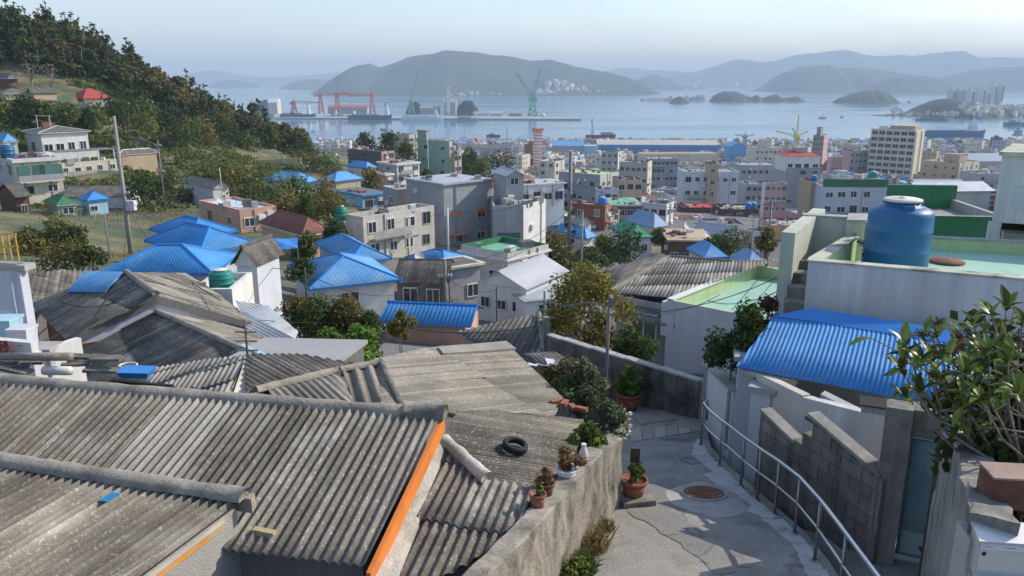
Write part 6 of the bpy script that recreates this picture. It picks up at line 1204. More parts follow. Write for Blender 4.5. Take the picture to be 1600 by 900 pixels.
bldg('pale blue hipped roof behind the green one', 974, 1022, 1046, 356, 122, 3, phi=35, wall=plaster_cream, roof='hip', roofm=mat('steel_blue_roof', (.20, .32, .50), .6, .1, .6), trim=plaster_grey, rh=1.9, oh=.5, wl=1, wr=3)
bldg('white house with a cobalt blue hipped roof beside the tall pole', 858, 916, 933, 373, 113, 3.4, phi=48, wall=plaster_ivory, wall2=plaster_white, roof='hip', roofm=blue_roof_pale, trim=blue_trim, rh=1.3, oh=.5, wl=3, wr=2, skip=0, size=(1, 1))
bldg('grey house with a curved wall and steel tanks behind the cobalt roof', 852, 905, 927, 352, 128, 3.5, phi=40, wall=plaster_grey, wall2=plaster_white, roof='gable', roofm=roof_grey, rh=1.0, oh=.3, wl=0, wr=3, ridge_ax='v')
bldg('grey gabled house with a white roof half and arched porch', 1080, 1145, 1166, 374, 118, 3.4, phi=42, wall=plaster_grey, wall2=plaster_white, roof='gable', roofm=roof_white, rh=1.5, oh=.4, wl=4, wr=2, ridge_ax='v')
bldg('low brown house with a tan flat roof and green parapet at the back', None, 1046, 1112, 374, 112, 4, phi=-3, dep=8, wall=brick_brown, wall2=brick_brown, roofm=plaster_tan, floors=1, wl=0, wr=4, slab=.22, slabm=plaster_tan, oh=.4)
bldg('bright blue low roof peeping over the grey corrugated one', 1072, 1100, 1138, 403, 74, 2.4, phi=10, wall=plaster_cream, roof='hip', roofm=blue_roof_pale, trim=blue_trim, rh=1.0, oh=.3, wl=0, wr=0)
bldg('pale blue roof on tan walls left of the pale stair wall', 1140, 1170, 1196, 413, 66, 2.6, phi=18, wall=plaster_cream, wall2=plaster_tan, roof='hip', roofm=MATS['steel_blue_roof'], rh=.9, oh=.3, wl=0, wr=2)
bldg('grey concrete house with rounded porch openings left of the stair wall', 1162, 1176, 1208, 362, 120, 5, phi=12, wall=plaster_grey, wall2=plaster_lilac, roofm=concrete_pale, floors=2, wl=0, wr=2, par=.4)
bldg('white roofed sheds with sagging metal sheets behind the big blue tank', None, 1440, 1556, 300, 150, 4, phi=5, dep=8, wall=plaster_grey, roof='gable', roofm=galv, rh=1.3, oh=.6, wl=0, wr=5, ridge_ax='u')
B = bldg('dark green walled terrace house just behind the blue tank', None, 1452, 1575, 337, 30, 3.2, phi=-6, dep=5, wall=green_dark, wall2=green_dark, roofm=roof_grey, wl=0, wr=0, par=.4, topm=concrete_pale)
part_box(B, 0, .9, B['zt'] - .4, B['a'], .2, 1.0, 'back_parapet', green_dark)
bldg('grey roofed house between the office block and the right edge', None, 1530, 1620, 272, 300, 9, phi=4, dep=12, wall=plaster_grey, wall2=plaster_grey, roofm=roof_dark, floors=3, wl=0, wr=6, par=.4, kind='dark', **K)
bldg('small white and brick house right of the grey house with the orange shutters', None, 838, 861, 285, 210, 7, phi=28, dep=8, wall=plaster_ivory, wall2=plaster_white, roofm=roof_grey, floors=2, wl=0, wr=2, par=.3)
bldg('white sagging lean-to roof left of the pale sheds', None, 1432, 1510, 289, 165, 3, phi=-4, dep=5, wall=plaster_lilac, roof='gable', roofm=roof_white, rh=.9, oh=.4, wl=0, wr=4, ridge_ax='u')
# ------------------------------------------------------------------ the harbour front
B = bldg('very long blue warehouse with a pale roof on the waterfront', None, 933, 1126, 226, 800, 11, phi=-3, dep=45, wall=mat('warehouse_blue', (.12, .24, .40), .7, .08, .05), roof='gable', roofm=mat('dusty_roof', (.44, .42, .38), .8, .1, .05), rh=3.5, oh=.2, wl=0, wr=0, ridge_ax='u', name='warehouse', cat='warehouse')
part_box(B, 0, -.01, B['zt'] - 3.2, B['a'], .5, 2.6, 'blue_band', mat('band_blue', (.06, .26, .56), .6, .06, .05)); part_box(B, .988, -.005, B['zb'], 1.6, 45, 12, 'white_end', plaster_white)
bldg('bright blue roofed warehouse left of the very long one', None, 862, 913, 228, 760, 8, phi=-2, dep=30, wall=plaster_grey, roof='gable', roofm=blue_roof_pale, rh=4, oh=.5, wl=0, wr=0, ridge_ax='u', name='warehouse', cat='warehouse')
bldg('pale turquoise shed between the two waterfront warehouses', None, 913, 935, 228, 755, 9, phi=-2, dep=20, wall=plaster_teal, roofm=plaster_teal, wl=0, wr=0, name='warehouse', cat='warehouse')
bldg('long cream building below the very long blue warehouse', None, 1002, 1124, 240, 620, 9, phi=2, dep=16, wall=plaster_ivory, wall2=plaster_cream, roofm=plaster_tan, wl=0, wr=0, par=.5, name='warehouse', cat='warehouse')
bldg('blue shed with a round vent near the small blue crane', None, 1140, 1168, 230, 640, 9, phi=-2, dep=20, wall=blue_roof_pale, roof='gable', roofm=blue_roof_pale, rh=4, oh=.3, wl=0, wr=0, ridge_ax='v', name='warehouse', cat='warehouse')
bldg('long dark wharf shed behind the trees at centre', None, 720, 800, 232, 760, 7, phi=0, dep=25, wall=plaster_grey, roof='gable', roofm=roof_dark, rh=3, oh=.3, wl=0, wr=0, ridge_ax='u', name='warehouse', cat='warehouse')
bldg('wide grey wharf shed at the right edge of the harbour', None, 1515, 1640, 252, 520, 7, phi=-2, dep=30, wall=plaster_grey, roof='gable', roofm=mat('pale_wharf_roof', (.33, .38, .42), .7, .1, .05), rh=4, oh=.3, wl=0, wr=0, ridge_ax='u', name='warehouse', cat='warehouse')
# striped chimney towers
def tower(label, x, yt, yb, D, w, bands, name='striped_tower'):
    a, b = atD(x, yt, D), atD(x, yb, D); t = empty(name, b, label, 'tower'); h = a.z - b.z; n = bands
    MB().box(V3(b.x, b.y, b.z + h / 2), (w, w, h), .5).build('shaft', plaster_white, t); 
    mb = MB(); lat = MB()
    for k in range(n): mb.box(V3(b.x, b.y, b.z + h * (k + .5) / n), (w * 1.06, w * 1.06, h / n * .35), .5)
    mb.build('band', mat('safety_orange', (.55, .17, .10), .8, .1, .3) if 'orange' in label else concrete_pale, t)
    lat.box(V3(b.x, b.y, a.z + .8), (w * 1.3, w * 1.3, 1.6), .5); lat.build('cap', MATS['safety_orange'] if 'orange' in label else plaster_white, t)
    return t
tower('orange and white banded tower rising over the waterfront', 840, 203, 262, 560, 4.6, 12)
tower('tall white banded silo tower on the far pier', 700, 137, 178, 1650, 7, 9)
# ------------------------------------------------------------------ pier, ships, cranes
steel_red = mat('crane_red', (.50, .13, .06), .7, .1, .2); steel_green = mat('crane_green', (.14, .40, .28), .7, .1, .2); steel_yellow = mat('crane_yellow', (.60, .48, .12), .7, .1, .2); steel_grey = mat('crane_grey', (.35, .37, .40), .7, .1, .2)
hull_blue = mat('hull_navy', (.035, .055, .10), .6, .1, .1); hull_red = mat('hull_maroon', (.16, .05, .045), .6, .1, .1); hull_grey = mat('hull_grey', (.28, .30, .32), .6, .1, .1); hull_white = mat('hull_white', (.68, .70, .71), .6, .05, .1); hull_green = mat('hull_green', (.05, .13, .12), .6, .1, .1); hull_bblue = mat('hull_blue', (.06, .14, .26), .6, .1, .1)
a_, b_ = atz(432, 186.5, SEA), atz(908, 188.5, SEA); d_ = b_ - a_
MB().pbox(V3(a_.x, a_.y, SEA - 2), V3(d_.x, d_.y, 0), V3(0, 90, 0), V3(0, 0, 5.5)).build('pier', concrete_pale, org_=a_)['kind'] = 'structure'
a2, b2 = atz(1500, 262, -71), atz(1640, 262, -71)
def ship(label, x0, x1, yw, hull, hh, bridge, blocks, name='ship', cat='ship', mast=True, deck=None):
    """bridge in 0..1 along the hull; blocks = [(t0, t1, height, material)]"""
    c = atz((x0 + x1) / 2, yw, SEA); L_ = (x1 - x0) / F * fwd(c); t = empty(name, V3(c.x, c.y, SEA), label, cat); bw = L_ * .075
    secs = [(-.5, .55, 1.0), (-.42, 1, 1.0), (.36, 1, 1.0), (.46, .5, 1.12), (.5, .06, 1.25)]; mb = MB(); k0 = len(mb.v)
    for s, w, q in secs:
        for yy_, zz in ((-1, 1), (-.8, 0), (-.7, -1), (.7, -1), (.8, 0), (1, 1)): mb.v.append((c.x + s * L_ - (0 if zz > 0 else (.02 * L_ if s > .4 else 0)), c.y + yy_ * w * bw, SEA + (hh * q if zz > 0 else (0.1 if zz == 0 else -1.2))))
    for i in range(len(secs) - 1):
        for j in range(5): mb.f.append((i * 6 + j, (i + 1) * 6 + j, (i + 1) * 6 + j + 1, i * 6 + j + 1)); mb.m.append(0)
        mb.f.append((i * 6 + 5, (i + 1) * 6 + 5, (i + 1) * 6, i * 6)); mb.m.append(1)
    mb.f.append(tuple(range(6))[::-1]); mb.m.append(0); mb.build('hull', [hull, deck or hull_grey], t)
    for (t0, t1, h, m) in blocks:
        w = bw * 1.5; x_ = c.x + (t0 - .5) * L_; MB().pbox(V3(x_, c.y - w / 2, SEA + hh * .98), V3((t1 - t0) * L_, 0, 0), V3(0, w, 0), V3(0, 0, h)).build('superstructure' if m in (hull_white, plaster_white) else 'cargo', m, t)
    if bridge is not None:
        x_ = c.x + (bridge - .5) * L_; bl = L_ * .09; top = 0
        for k, (f, h) in enumerate(((1, hh * .9), (.8, hh * .6), (.55, hh * .5))): MB().pbox(V3(x_ - bl * f / 2, c.y - bw * .85 * f, SEA + hh + top), V3(bl * f, 0, 0), V3(0, bw * 1.7 * f, 0), V3(0, 0, h)).build('bridge', hull_white, t); top += h
        if mast: MB().tube([V3(x_, c.y, SEA + hh + top), V3(x_, c.y, SEA + hh + top + hh * 1.3)], L_ * .006, 5).build('mast', hull_white, t); MB().box(V3(x_ - bl * .3, c.y, SEA + hh + top + hh * .2), (bl * .25, bl * .25, hh * .9)).build('funnel', hull_red, t)
    return t
ship('navy blue cargo ship with a white bridge moored at the left end of the pier', 438, 494, 185.5, hull_blue, 9, .8, [(.08, .62, 3, hull_grey), (.3, .42, 7, hull_grey)])
ship('navy blue cargo ship with a white bridge moored below the red gantry cranes', 544, 613, 187.3, hull_blue, 9, .88, [(.1, .7, 2.5, hull_grey), (.12, .16, 8, hull_white)])
ship('small grey naval vessel moored between the two navy cargo ships', 506, 545, 184.5, hull_grey, 5, .5, [(.3, .68, 4, hull_grey), (.72, .8, 3, hull_grey)])
ship('long white ferry moored at the middle of the pier', 627, 693, 188.8, hull_white, 7, .82, [(.04, .7, 4, hull_white)], name='ferry')
ship('pale grey coaster moored right of the white ferry', 712, 746, 188.8, hull_grey, 5, .9, [(.1, .7, 3, hull_grey)])
ship('maroon cargo ship lying off the long blue warehouse', 915, 962, 220, hull_red, 7.5, .22, [(.5, .9, 3.5, hull_grey)])
ship('long blue barge with a white deckhouse behind the office block', 1440, 1539, 214, hull_bblue, 8, .78, [(.1, .66, 1.5, hull_bblue)], name='barge', deck=hull_blue)
ship('dark green workboat below the headland', 1431, 1483, 188.5, hull_green, 4, None, [(.15, .6, 2.5, hull_green), (.65, .8, 4, hull_red)], name='workboat')
ship('blue-grey ship cut by the right edge of the picture', 1568, 1612, 196.5, hull_bblue, 6, .55, [(.2, .4, 4, hull_grey)])
ship('white patrol ship behind the tip of the headland', 1391, 1410, 172.5, hull_white, 5, .5, [(.25, .7, 4, hull_white)])
ship('tiny boat with a mast on the open water right of centre', 1279, 1291, 184.8, hull_grey, 2.5, .5, [], name='boat', cat='boat')
ship('dark speck of a rowing boat right of the masted boat', 1312, 1318, 183.5, hull_blue, 1.5, None, [(.3, .6, 1.5, hull_grey)], name='boat', cat='boat')
ship('low dark boat near the tip of the round islet', 1417, 1424, 160, hull_blue, 3, None, [(.3, .6, 3, hull_grey)], name='boat', cat='boat')
ship('tiny white motor boat left of the cream yellow block', 486, 494, 206, hull_white, 2, None, [(.3, .6, 1.6, hull_white)], name='boat', cat='boat')
ship('grey naval ship moored beside the dark wharf shed', 778, 812, 240, hull_grey, 7, .45, [(.2, .75, 5, hull_grey), (.8, .95, 4, hull_white)])
ship('white fishing vessel moored left of the dark crest house', 510, 545, 228, hull_white, 4, .7, [(.2, .5, 3, hull_white)])
ship('blue ship with a white bridge right of the pale green apartment block', 716, 740, 226, hull_bblue, 6, .45, [(.2, .6, 4, hull_white)])
ship('rusty tug beside the orange banded tower', 760, 782, 214, hull_red, 3, .5, [(.2, .6, 2, hull_grey)], name='tug', cat='tug')
def beam(mb, a, b, w, lat=0):
    a, b = Vector(a), Vector(b); mb.tube([a, b], w, 4)
def jib_crane(label, x, yb, D, ytop, m, jibs, w=9, legs=True, name='crane', head=4):
    """jibs: [(px, py)] tips"""
    b = atD(x, yb, D); tpt = atD(x, ytop, D); t = empty(name, b, label, 'crane'); hgt = tpt.z - b.z; mb = MB()
    tw = w * .32
    for sx in (-1, 1):
        for sy in (-1, 1): mb.tube([V3(b.x + sx * w / 2, b.y + sy * w / 2, b.z), V3(b.x + sx * tw / 2, b.y + sy * tw / 2, tpt.z)], w * .09, 4)
    for k in range(4):
        f0, f1 = k / 4, (k + 1) / 4; w0, w1 = w + (tw - w) * f0, w + (tw - w) * f1
        for sy in (-1, 1): mb.tube([V3(b.x - w0 / 2, b.y + sy * w0 / 2, b.z + hgt * f0), V3(b.x + w1 / 2, b.y + sy * w1 / 2, b.z + hgt * f1)], w * .052, 4); mb.tube([V3(b.x + w1 / 2, b.y + sy * w1 / 2, b.z + hgt * f1), V3(b.x - w1 / 2, b.y + sy * w1 / 2, b.z + hgt * f1)], w * .052, 4)
    mb.build('tower', m, t); MB().box(V3(b.x, b.y, tpt.z + head * .3), (w * .9, w * .7, head)).build('cab', m, t)
    for (px, py) in jibs:
        q = atD(px, py, D); p0 = V3(b.x, b.y, tpt.z + head * .5); mb = MB(); d = (q - p0); n = V3(-d.z, 0, d.x).normalized() * w * .13
        mb.tube([p0 + n * 1.5, q + n * .4], w * .06, 4); mb.tube([p0 - n * 1.5, q - n * .4], w * .06, 4)
        for k in range(9): f = k / 9; a_, c_ = p0.lerp(q, f), p0.lerp(q, (k + 1) / 9); s0, s1 = 1.5 - 1.1 * f, 1.5 - 1.1 * (k + 1) / 9; mb.tube([a_ + n * s0, c_ - n * s1], w * .042, 4)
        mb.build('jib', m, t)
    MB().tube([V3(b.x, b.y, tpt.z + head * .5), V3(b.x, b.y, tpt.z + head * .5 + hgt * .35)], w * .07, 4).build('mast', m, t)
    return t
for args in (('tallest red gantry crane at the left with its boom over the ships', 502, 178, 1650, 150, steel_red, [(490, 150), (541, 145)]), ('middle red gantry crane above the long pier shed', 528, 178, 1650, 149, steel_red, [(545, 147), (570, 147)]), ('right-hand red gantry crane with a long level boom', 582, 178, 1650, 150, steel_red, [(545, 150), (591, 149)])): jib_crane(*args, w=11, head=5)
jib_crane('low red crane standing behind the first navy cargo ship', 460, 178, 1660, 161, steel_red, [(498, 160), (452, 163)], w=12, head=5)
jib_crane('pale green crane with one steep boom behind the white ferry', 643, 178, 1640, 160, steel_green, [(656, 106)], w=12, head=7)
jib_crane('pale green double crane whose two booms form a V on the pier', 832, 187.5, 1640, 157, steel_green, [(807, 115), (845, 108)], w=20, head=9)
jib_crane('yellow tower crane over the town roofs', 1243, 232, 700, 215, steel_yellow, [(1212, 205), (1263, 205), (1248, 180), (1238, 200)], w=5, head=3)
jib_crane('pale blue-grey tower crane beside the blue shed', 1163, 232, 680, 215, steel_grey, [(1147, 210), (1166, 206), (1180, 210)], w=4, head=2.5)
jib_crane('small grey crane with a bent boom right of the orange banded tower', 851, 240, 690, 222, steel_grey, [(859, 212)], w=4, head=2.5)
jib_crane('dark derrick on a barge at the far right', 1590, 213, 1020, 206, steel_grey, [(1596, 192), (1588, 196)], w=9, head=3)
# sheds and heaps on the pier
def shed(label, x0, x1, yt, yb, D, m, rm, dep=30):
    a, c = atD(x0, yb, D), atD(x1, yb, D); tp = atD(x0, yt, D); t = empty('pier_shed', a, label, 'shed'); w = c.x - a.x; h = tp.z - a.z
    MB().pbox(a, V3(w, 0, 0), V3(0, dep, 0), V3(0, 0, h)).build('wall', m, t); MB().prism([a + V3(-1, -1, h), a + V3(w + 1, -1, h), a + V3(w + 1, dep + 1, h), a + V3(-1, dep + 1, h)], [a + V3(-1, dep * .45, h * 1.35), a + V3(w + 1, dep * .45, h * 1.35), a + V3(w + 1, dep * .55, h * 1.35), a + V3(-1, dep * .55, h * 1.35)]).build('roof', rm, t)
shed('long pier shed with a red roof below the gantry cranes', 513, 574, 168, 178, 1690, plaster_grey, roof_red)
shed('grey pier shed right of the steep green crane', 656, 686, 169, 179, 1690, plaster_grey, roof_grey)
shed('low grey shed under the white banded silo tower', 694, 712, 160, 180, 1695, plaster_grey, concrete_pale)
shed('pale sheds in the middle of the pier', 740, 762, 177, 184, 1660, plaster_white, roof_grey)
shed('small white-roofed shed left of the double green crane', 765, 785, 177, 184, 1660, plaster_lilac, roof_white)
shed('grey-roofed pier shed next to the double green crane', 795, 815, 177, 185, 1660, plaster_grey, roof_grey)
shed('cream pier shed at the left end of the red-roofed one', 420, 434, 160, 178, 1700, plaster_cream, plaster_white)
q = atD(848, 184, 1650); t = empty('gas_tank', q, 'white round gas tank at the foot of the double green crane', 'tank'); MB().lathe(q, [(.1, 0), (4, 1.5), (5.5, 5), (4, 8.5), (.1, 10)], 14).build('shell', hull_white, t, True); MB().lathe(q + V3(0, 0, -3), [(3, 0), (3, 4)], 10).build('stand', concrete_pale, t)
# apartment towers on the headland and the towns across the water
tw = mat('far_tower_wall', (.50, .49, .47), .9, .05, .02); tg = mat('far_tower_side', (.60, .57, .50), .9, .05, .02); bandm = mat('far_window_band', (.16, .18, .2), .5, .1, .1)
G_ = 'apartment towers on the headland'
for k, (x0, x1, yt, yb, D, lab) in enumerate(((1481, 1491, 140, 172, 2080, 'leftmost slab of the pale apartment towers on the headland'), (1492, 1499, 139, 176, 2090, 'second apartment tower from the left on the headland'), (1500, 1507, 141, 178, 2070, 'third apartment tower from the left on the headland'), (1508, 1519, 140, 180, 2050, 'widest apartment slab at the middle of the headland row'), (1520, 1527, 136, 176, 2100, 'tall apartment tower just right of the widest slab'), (1528, 1535, 138, 177, 2070, 'apartment tower with a bright right edge on the headland'), (1537, 1545, 143, 168, 2150, 'short apartment tower behind the bright-edged one'), (1547, 1556, 133, 160, 2350, 'left of the two farthest apartment towers'), (1558, 1567, 132, 158, 2360, 'right of the two farthest apartment towers'))):
    a, c, tp = atD(x0, yb, D), atD(x1, yb, D), atD(x0, yt, D); w = c.x - a.x; h = tp.z - a.z; t = empty('apartment_tower', a, lab, 'apartment tower', G_)
    MB().box(a + V3(w / 2, 8, h / 2 - 8), (w, 14, h + 16), .5).build('wall', [tw, tg][k % 2], t); MB().box(a + V3(w / 2, 8, h + 2), (w * .4, 6, 5), .5).build('lift_house', tw, t)
    mb = MB()
    for f in (.22, .5, .78): mb.box(a + V3(w * f, 8, h * .48), (w * .12, 14.4 + w * .0, h * .9), .5)
    mb.build('window_band', bandm, t)
from mathutils.bvhtree import BVHTree
def bvh_of(names):
    V_, F_ = [], []
    for n in names:
        o = bpy.data.objects[n]; k = len(V_); V_ += [tuple(v.co) for v in o.data.vertices]; F_ += [tuple(k + i for i in p.vertices) for p in o.data.polygons]
    return BVHTree.FromPolygons(V_, F_)
bvh = bvh_of([o.name for o in bpy.data.objects if o.name.startswith(('island_hill', 'headland', 'spit', 'distant'))])
rr = random.Random(12); k = 0; fm = []
for wv in range(3): fm.append(MB().box((0, 0, .5), (1, 1, 1)).mesh('far_house', [plaster_white, tw, plaster_cream][wv]))
spots = [(rr.uniform(853, 893), rr.gauss(137, 6), 1.3) for _ in range(26)] + [(rr.uniform(838, 860), rr.uniform(141, 148), 1) for _ in range(10)] + [(rr.uniform(900, 945), rr.uniform(138, 144), .8) for _ in range(14)] + [(rr.uniform(690, 800), rr.uniform(146, 149.5), .8) for _ in range(16)] + [(rr.uniform(1040, 1180), rr.uniform(128, 140), 1.0) for _ in range(34)] + [(rr.uniform(1030, 1110), 153, .9) for _ in range(10)]
spots += [(rr.uniform(1370, 1500), rr.uniform(176, 184), .8) for _ in range(24)] + [(rr.uniform(1500, 1600), rr.uniform(164, 182), 1.2) for _ in range(64)]
for (x, y, s) in spots:
    d = ray(x, y).normalized(); hit = bvh.ray_cast(Vector((0, 0, 0)), d)
    if hit[0] is None: continue
    p = hit[0]; sz = p.length * .0032 * s * rr.uniform(.6, 1.3); sec = 'island' if x < 1000 else ('north' if x < 1200 else 'headland')
    o = link('far_house', rr.choice(fm), None, p - V3(0, 0, sz * .3)); o.scale = (sz * rr.uniform(.8, 1.8), sz, sz * rr.uniform(.7, 1.6)); o.rotation_euler.z = rr.uniform(0, 1.5)
    tag(o, {'island': 'small pale building of the town on the slope of the big island', 'north': 'small pale building on the far shore below the hazy ranges', 'headland': 'small pale building among the roofs of the headland on the right'}[sec], 'house', {'island': 'houses of the island town', 'north': 'houses on the far shore', 'headland': 'houses on the headland'}[sec])
# ------------------------------------------------------------------ the rest of the packed town
KEY = [('the office block', 1400, 270, 400), ('the long blue warehouse', 1030, 232, 800), ('the white four-storey block', 1112, 310, 208), ('the red-capped grey tower', 1256, 300, 232), ('the red brick house', 915, 335, 138), ('the pale green apartments', 690, 260, 200), ('the beige house', 985, 300, 192), ('the banded tower', 840, 240, 560), ('the cream block', 1490, 270, 330), ('the orange house', 1245, 365, 130), ('the maroon ship', 940, 222, 900), ('the yellow crane', 1243, 225, 700)]
WALLC = [('white', plaster_white), ('lilac-white', plaster_lilac), ('grey', plaster_grey), ('cream', plaster_cream), ('ivory', plaster_ivory), ('tan', plaster_tan), ('pink', plaster_pink), ('red-brick', brick_red), ('brown', brick_brown), ('mint', plaster_mint), ('dark grey', wall_dark)]
ROOFC = [('grey', roof_grey), ('dark', roof_dark), ('pale', concrete_pale), ('green', green_roof), ('blue', blue_roof_pale), ('white', roof_white), ('red-brown', roof_tile_red)]
def pixof(p): f = fwd(p); return 800 + p.x / f * F, 450 - (p.y * SP + p.z * CP) / f * F
HB = []
for o in [o for o in bpy.data.objects if o.parent is None and o.get('category') in ('house', 'apartment block', 'office block', 'warehouse', 'tower') and o.name.split('.')[0] != 'far_house']:
    pts = [Vector(v) + o.location for c in o.children if c.type == 'MESH' and c.name.startswith(('wall', 'roof', 'shaft')) for v in c.bound_box]
    px = [pixof(p) for p in pts if fwd(p) > 1]
    if px: HB.append((min(q[0] for q in px), max(q[0] for q in px), min(q[1] for q in px), min(max(q[1] for q in px), min(q[1] for q in px) + 120), o.location.y))
rf = random.Random(31); USED = set(); cand = []; Y = 118
while Y < 930:
    step = 7.9 + Y * .0075; X = -.62 * Y
    while X < .7 * Y + 10:
        cand.append((X + rf.uniform(-3, 3), Y + rf.uniform(-3, 3))); X += step * rf.uniform(.9, 1.3)
    Y += step * 1.02
far = MB(); far_mats = [m for _, m in WALLC] + [m for _, m in ROOFC] + [bandm, tank_blue2]; nW = len(WALLC); n_ind = 0; fillers = []
for (X, Y) in cand:
    g = gz(X, Y); a = rf.uniform(5.5, 8.5) + Y * .007 * rf.random(); b = rf.uniform(5.5, 8.5) + Y * .006 * rf.random(); fl_ = rf.choice([1, 1, 2, 2, 2, 3] if Y < 330 else [1, 2, 2, 3, 3, 4]); 
    if rf.random() < .06 and Y > 300: fl_ = 6
    if Y > 780: fl_ = min(fl_, 2)
    h = fl_ * 2.9 + .4; p = V3(X, Y, g); x, y = pixof(p + V3(0, 0, h)); xb, yb = pixof(p); hw = a * .7 / fwd(p) * F
    if x < 415 or x > 1640: continue
    if x < 860 and Y < 240: continue
    if x < 620 and Y < 420: continue
    if y < 214 and Y > 600: continue
    if any((hx - X) ** 2 + (hy - Y) ** 2 < (hr + a * .6) ** 2 for hx, hy, hr in HOUSES): continue
    if abs(x - 840) < 16 and Y < 560 and y < 260: continue
    if any(hY > Y and x + hw > x0 and x - hw < x1 and y < y0 + .62 * (y1 - y0) and yb > y0 for x0, x1, y0, y1, hY in HB): continue
    fillers.append((Y, X, g, a, b, fl_, h, x, y))
fillers.sort(); IND = 185
for idx, (Y, X, g, a, b, fl_, h, x, y) in enumerate(fillers):
    ph = rf.choice([math.radians(3), math.radians(48), math.radians(52), math.radians(8), math.radians(60)]); u = V3(math.cos(ph), math.sin(ph), 0); v = V3(-math.sin(ph), math.cos(ph), 0); N = V3(X, Y, g + h) - u * a / 2 - v * b / 2
    C = [N, N + u * a, N + u * a + v * b, N + v * b]
    w1 = [5, 3, 5, 5, 4.5, 3, 1.6, 1.8, 1.5, 1.2, 1.4]; wi = rf.choices(range(nW), w1)[0]; ri = rf.choices(range(len(ROOFC)), [4, 1.8, 4, 4.2, 1.9, 1.3, 1.6])[0]
    hip = fl_ == 1 and ri in (4, 5, 6, 1) or (ri in (4, 6) and fl_ < 3); feat = rf.choice(['tank', 'stair', '', '', 'tank2', 'awning']) if not hip else ''
    if idx < IND:
        best = min(KEY, key=lambda k: abs(k[1] - x) + 1.5 * abs(k[2] - y)); rel = ('left of' if x < best[1] - 18 else 'right of' if x > best[1] + 18 else ('in front of' if Y < best[3] else 'behind'))
        for tr in range(60):
            st = ['one', 'two', 'three', 'four', 'five', 'six'][fl_ - 1]
            ftx = {'tank': ', blue tank', 'tank2': ', teal tank', 'stair': ', roof hut', 'awning': ', awning', '': ''}[feat]
            lab = f"{WALLC[wi][0]} {st}-storey {'house' if fl_ < 3 else 'block'}, {ROOFC[ri][0]} {'hipped' if hip else 'flat'} roof{ftx} {rel} {best[0]}"
            if lab not in USED: break
            wi = rf.choices(range(nW), w1)[0]; ri = rf.choices(range(len(ROOFC)), [5, 2, 4, 3.5, 1.6 if hip else .5, 1.3, 1])[0]; feat = rf.choice(['tank', 'stair', '', 'tank2', 'awning']) if not hip else ''
        USED.add(lab); wm_, rm_ = WALLC[wi][1], ROOFC[ri][1]
        root = empty('house' if fl_ < 3 else 'apartment_block', V3(X, Y, g), lab, 'house' if fl_ < 3 else 'apartment block')
        if hip:
            Wc = [p + (V3(X, Y, p.z) - p).normalized() * .5 for p in C]; MB().prism([V3(p.x, p.y, g - 3) for p in Wc], [p.copy() for p in Wc]).build('wall', wm_, root)
            q = min(a, b) / 2; r0, r1 = (C[0] + u * q + v * b / 2, C[1] - u * q + v * b / 2) if a >= b else (C[0] + v * q + u * a / 2, C[3] - v * q + u * a / 2); r0.z = r1.z = g + h + rf.uniform(1.2, 1.9)
            mb = MB(); fs = [[C[0], C[1], r1, r0], [C[2], C[3], r0, r1], [C[1], C[2], r1], [C[3], C[0], r0]] if a >= b else [[C[1], C[2], r1, r0], [C[3], C[0], r0, r1], [C[0], C[1], r0], [C[2], C[3], r1]]
            for f in fs: mb.prism([p - V3(0, 0, .12) for p in f], f)
            mb.build('roof', rm_, root); mb = MB(); mb.tube([r0, r1], .13, 5); mb.build('ridge_cap', rm_, root)
        else:
            ring_roof(root, C, g + h, .45, .2, wm_, None if rf.random() < .6 else rm_, rm_, g - 3)
            Bd = dict(C=C, u=u, v=v, a=a, b=b, zt=g + h, zb=g, root=root, par=.45, N=N)
            if feat in ('tank', 'tank2'): 
                tk = tank_blue2 if feat == 'tank' else tank_teal; stand_tank(Bd, rf.uniform(.3, .8), rf.uniform(.2, .5), rf.uniform(.6, .9), rf.uniform(1.2, 1.7), tk, f"{'blue' if feat == 'tank' else 'teal'} tank on {WALLC[wi][0]} {st}-storey {'house' if fl_ < 3 else 'block'}, {ROOFC[ri][0]} roof, {rel} {best[0]}")
            if feat == 'stair': part_box(Bd, .2, .4, g + h - .45, a * .4, b * .4, 2.7, 'stair_head', wm_)
            if feat == 'awning': part_box(Bd, .1, -.12, g + h - 2.9 * max(fl_ - 1, 0) - 1.0 if fl_ > 1 else g + 2.4, a * .7, 1.3, .12, 'awning', rf.choice([concrete_pale, roof_white, roof_red, green_roof]))
            clutter(root, C, u, v, a, b, g + h, g, rf, concrete_pale, fl_)
        for (p, q_) in ((C[0], C[1]), (C[3], C[0])):
            ins_ = .42 if hip else 0; d = (q_ - p).normalized(); n = V3(-d.y, d.x, 0); p2, q2 = p + d * ins_ + n * ins_, q_ - d * ins_ + n * ins_
            cols = max(2, int((q2 - p2).length / 3)); facade(root, p2, q2, g + h - .3, g, fl_, cols, rf, 'slide' if Y < 230 else 'dark', (1.5, 1.25), False, .15)
    else:
        def fb(o_, A, B_, Cc, mi): far.pbox(o_, A, B_, Cc, mi)
        bot = [V3(p.x, p.y, g - 3) for p in C]; k = len(far.v); far.v += [tuple(p) for p in bot] + [tuple(p) for p in C]
        for i in range(4): j = (i + 1) % 4; far.f.append((k + i, k + j, k + 4 + j, k + 4 + i)); far.m.append(wi)
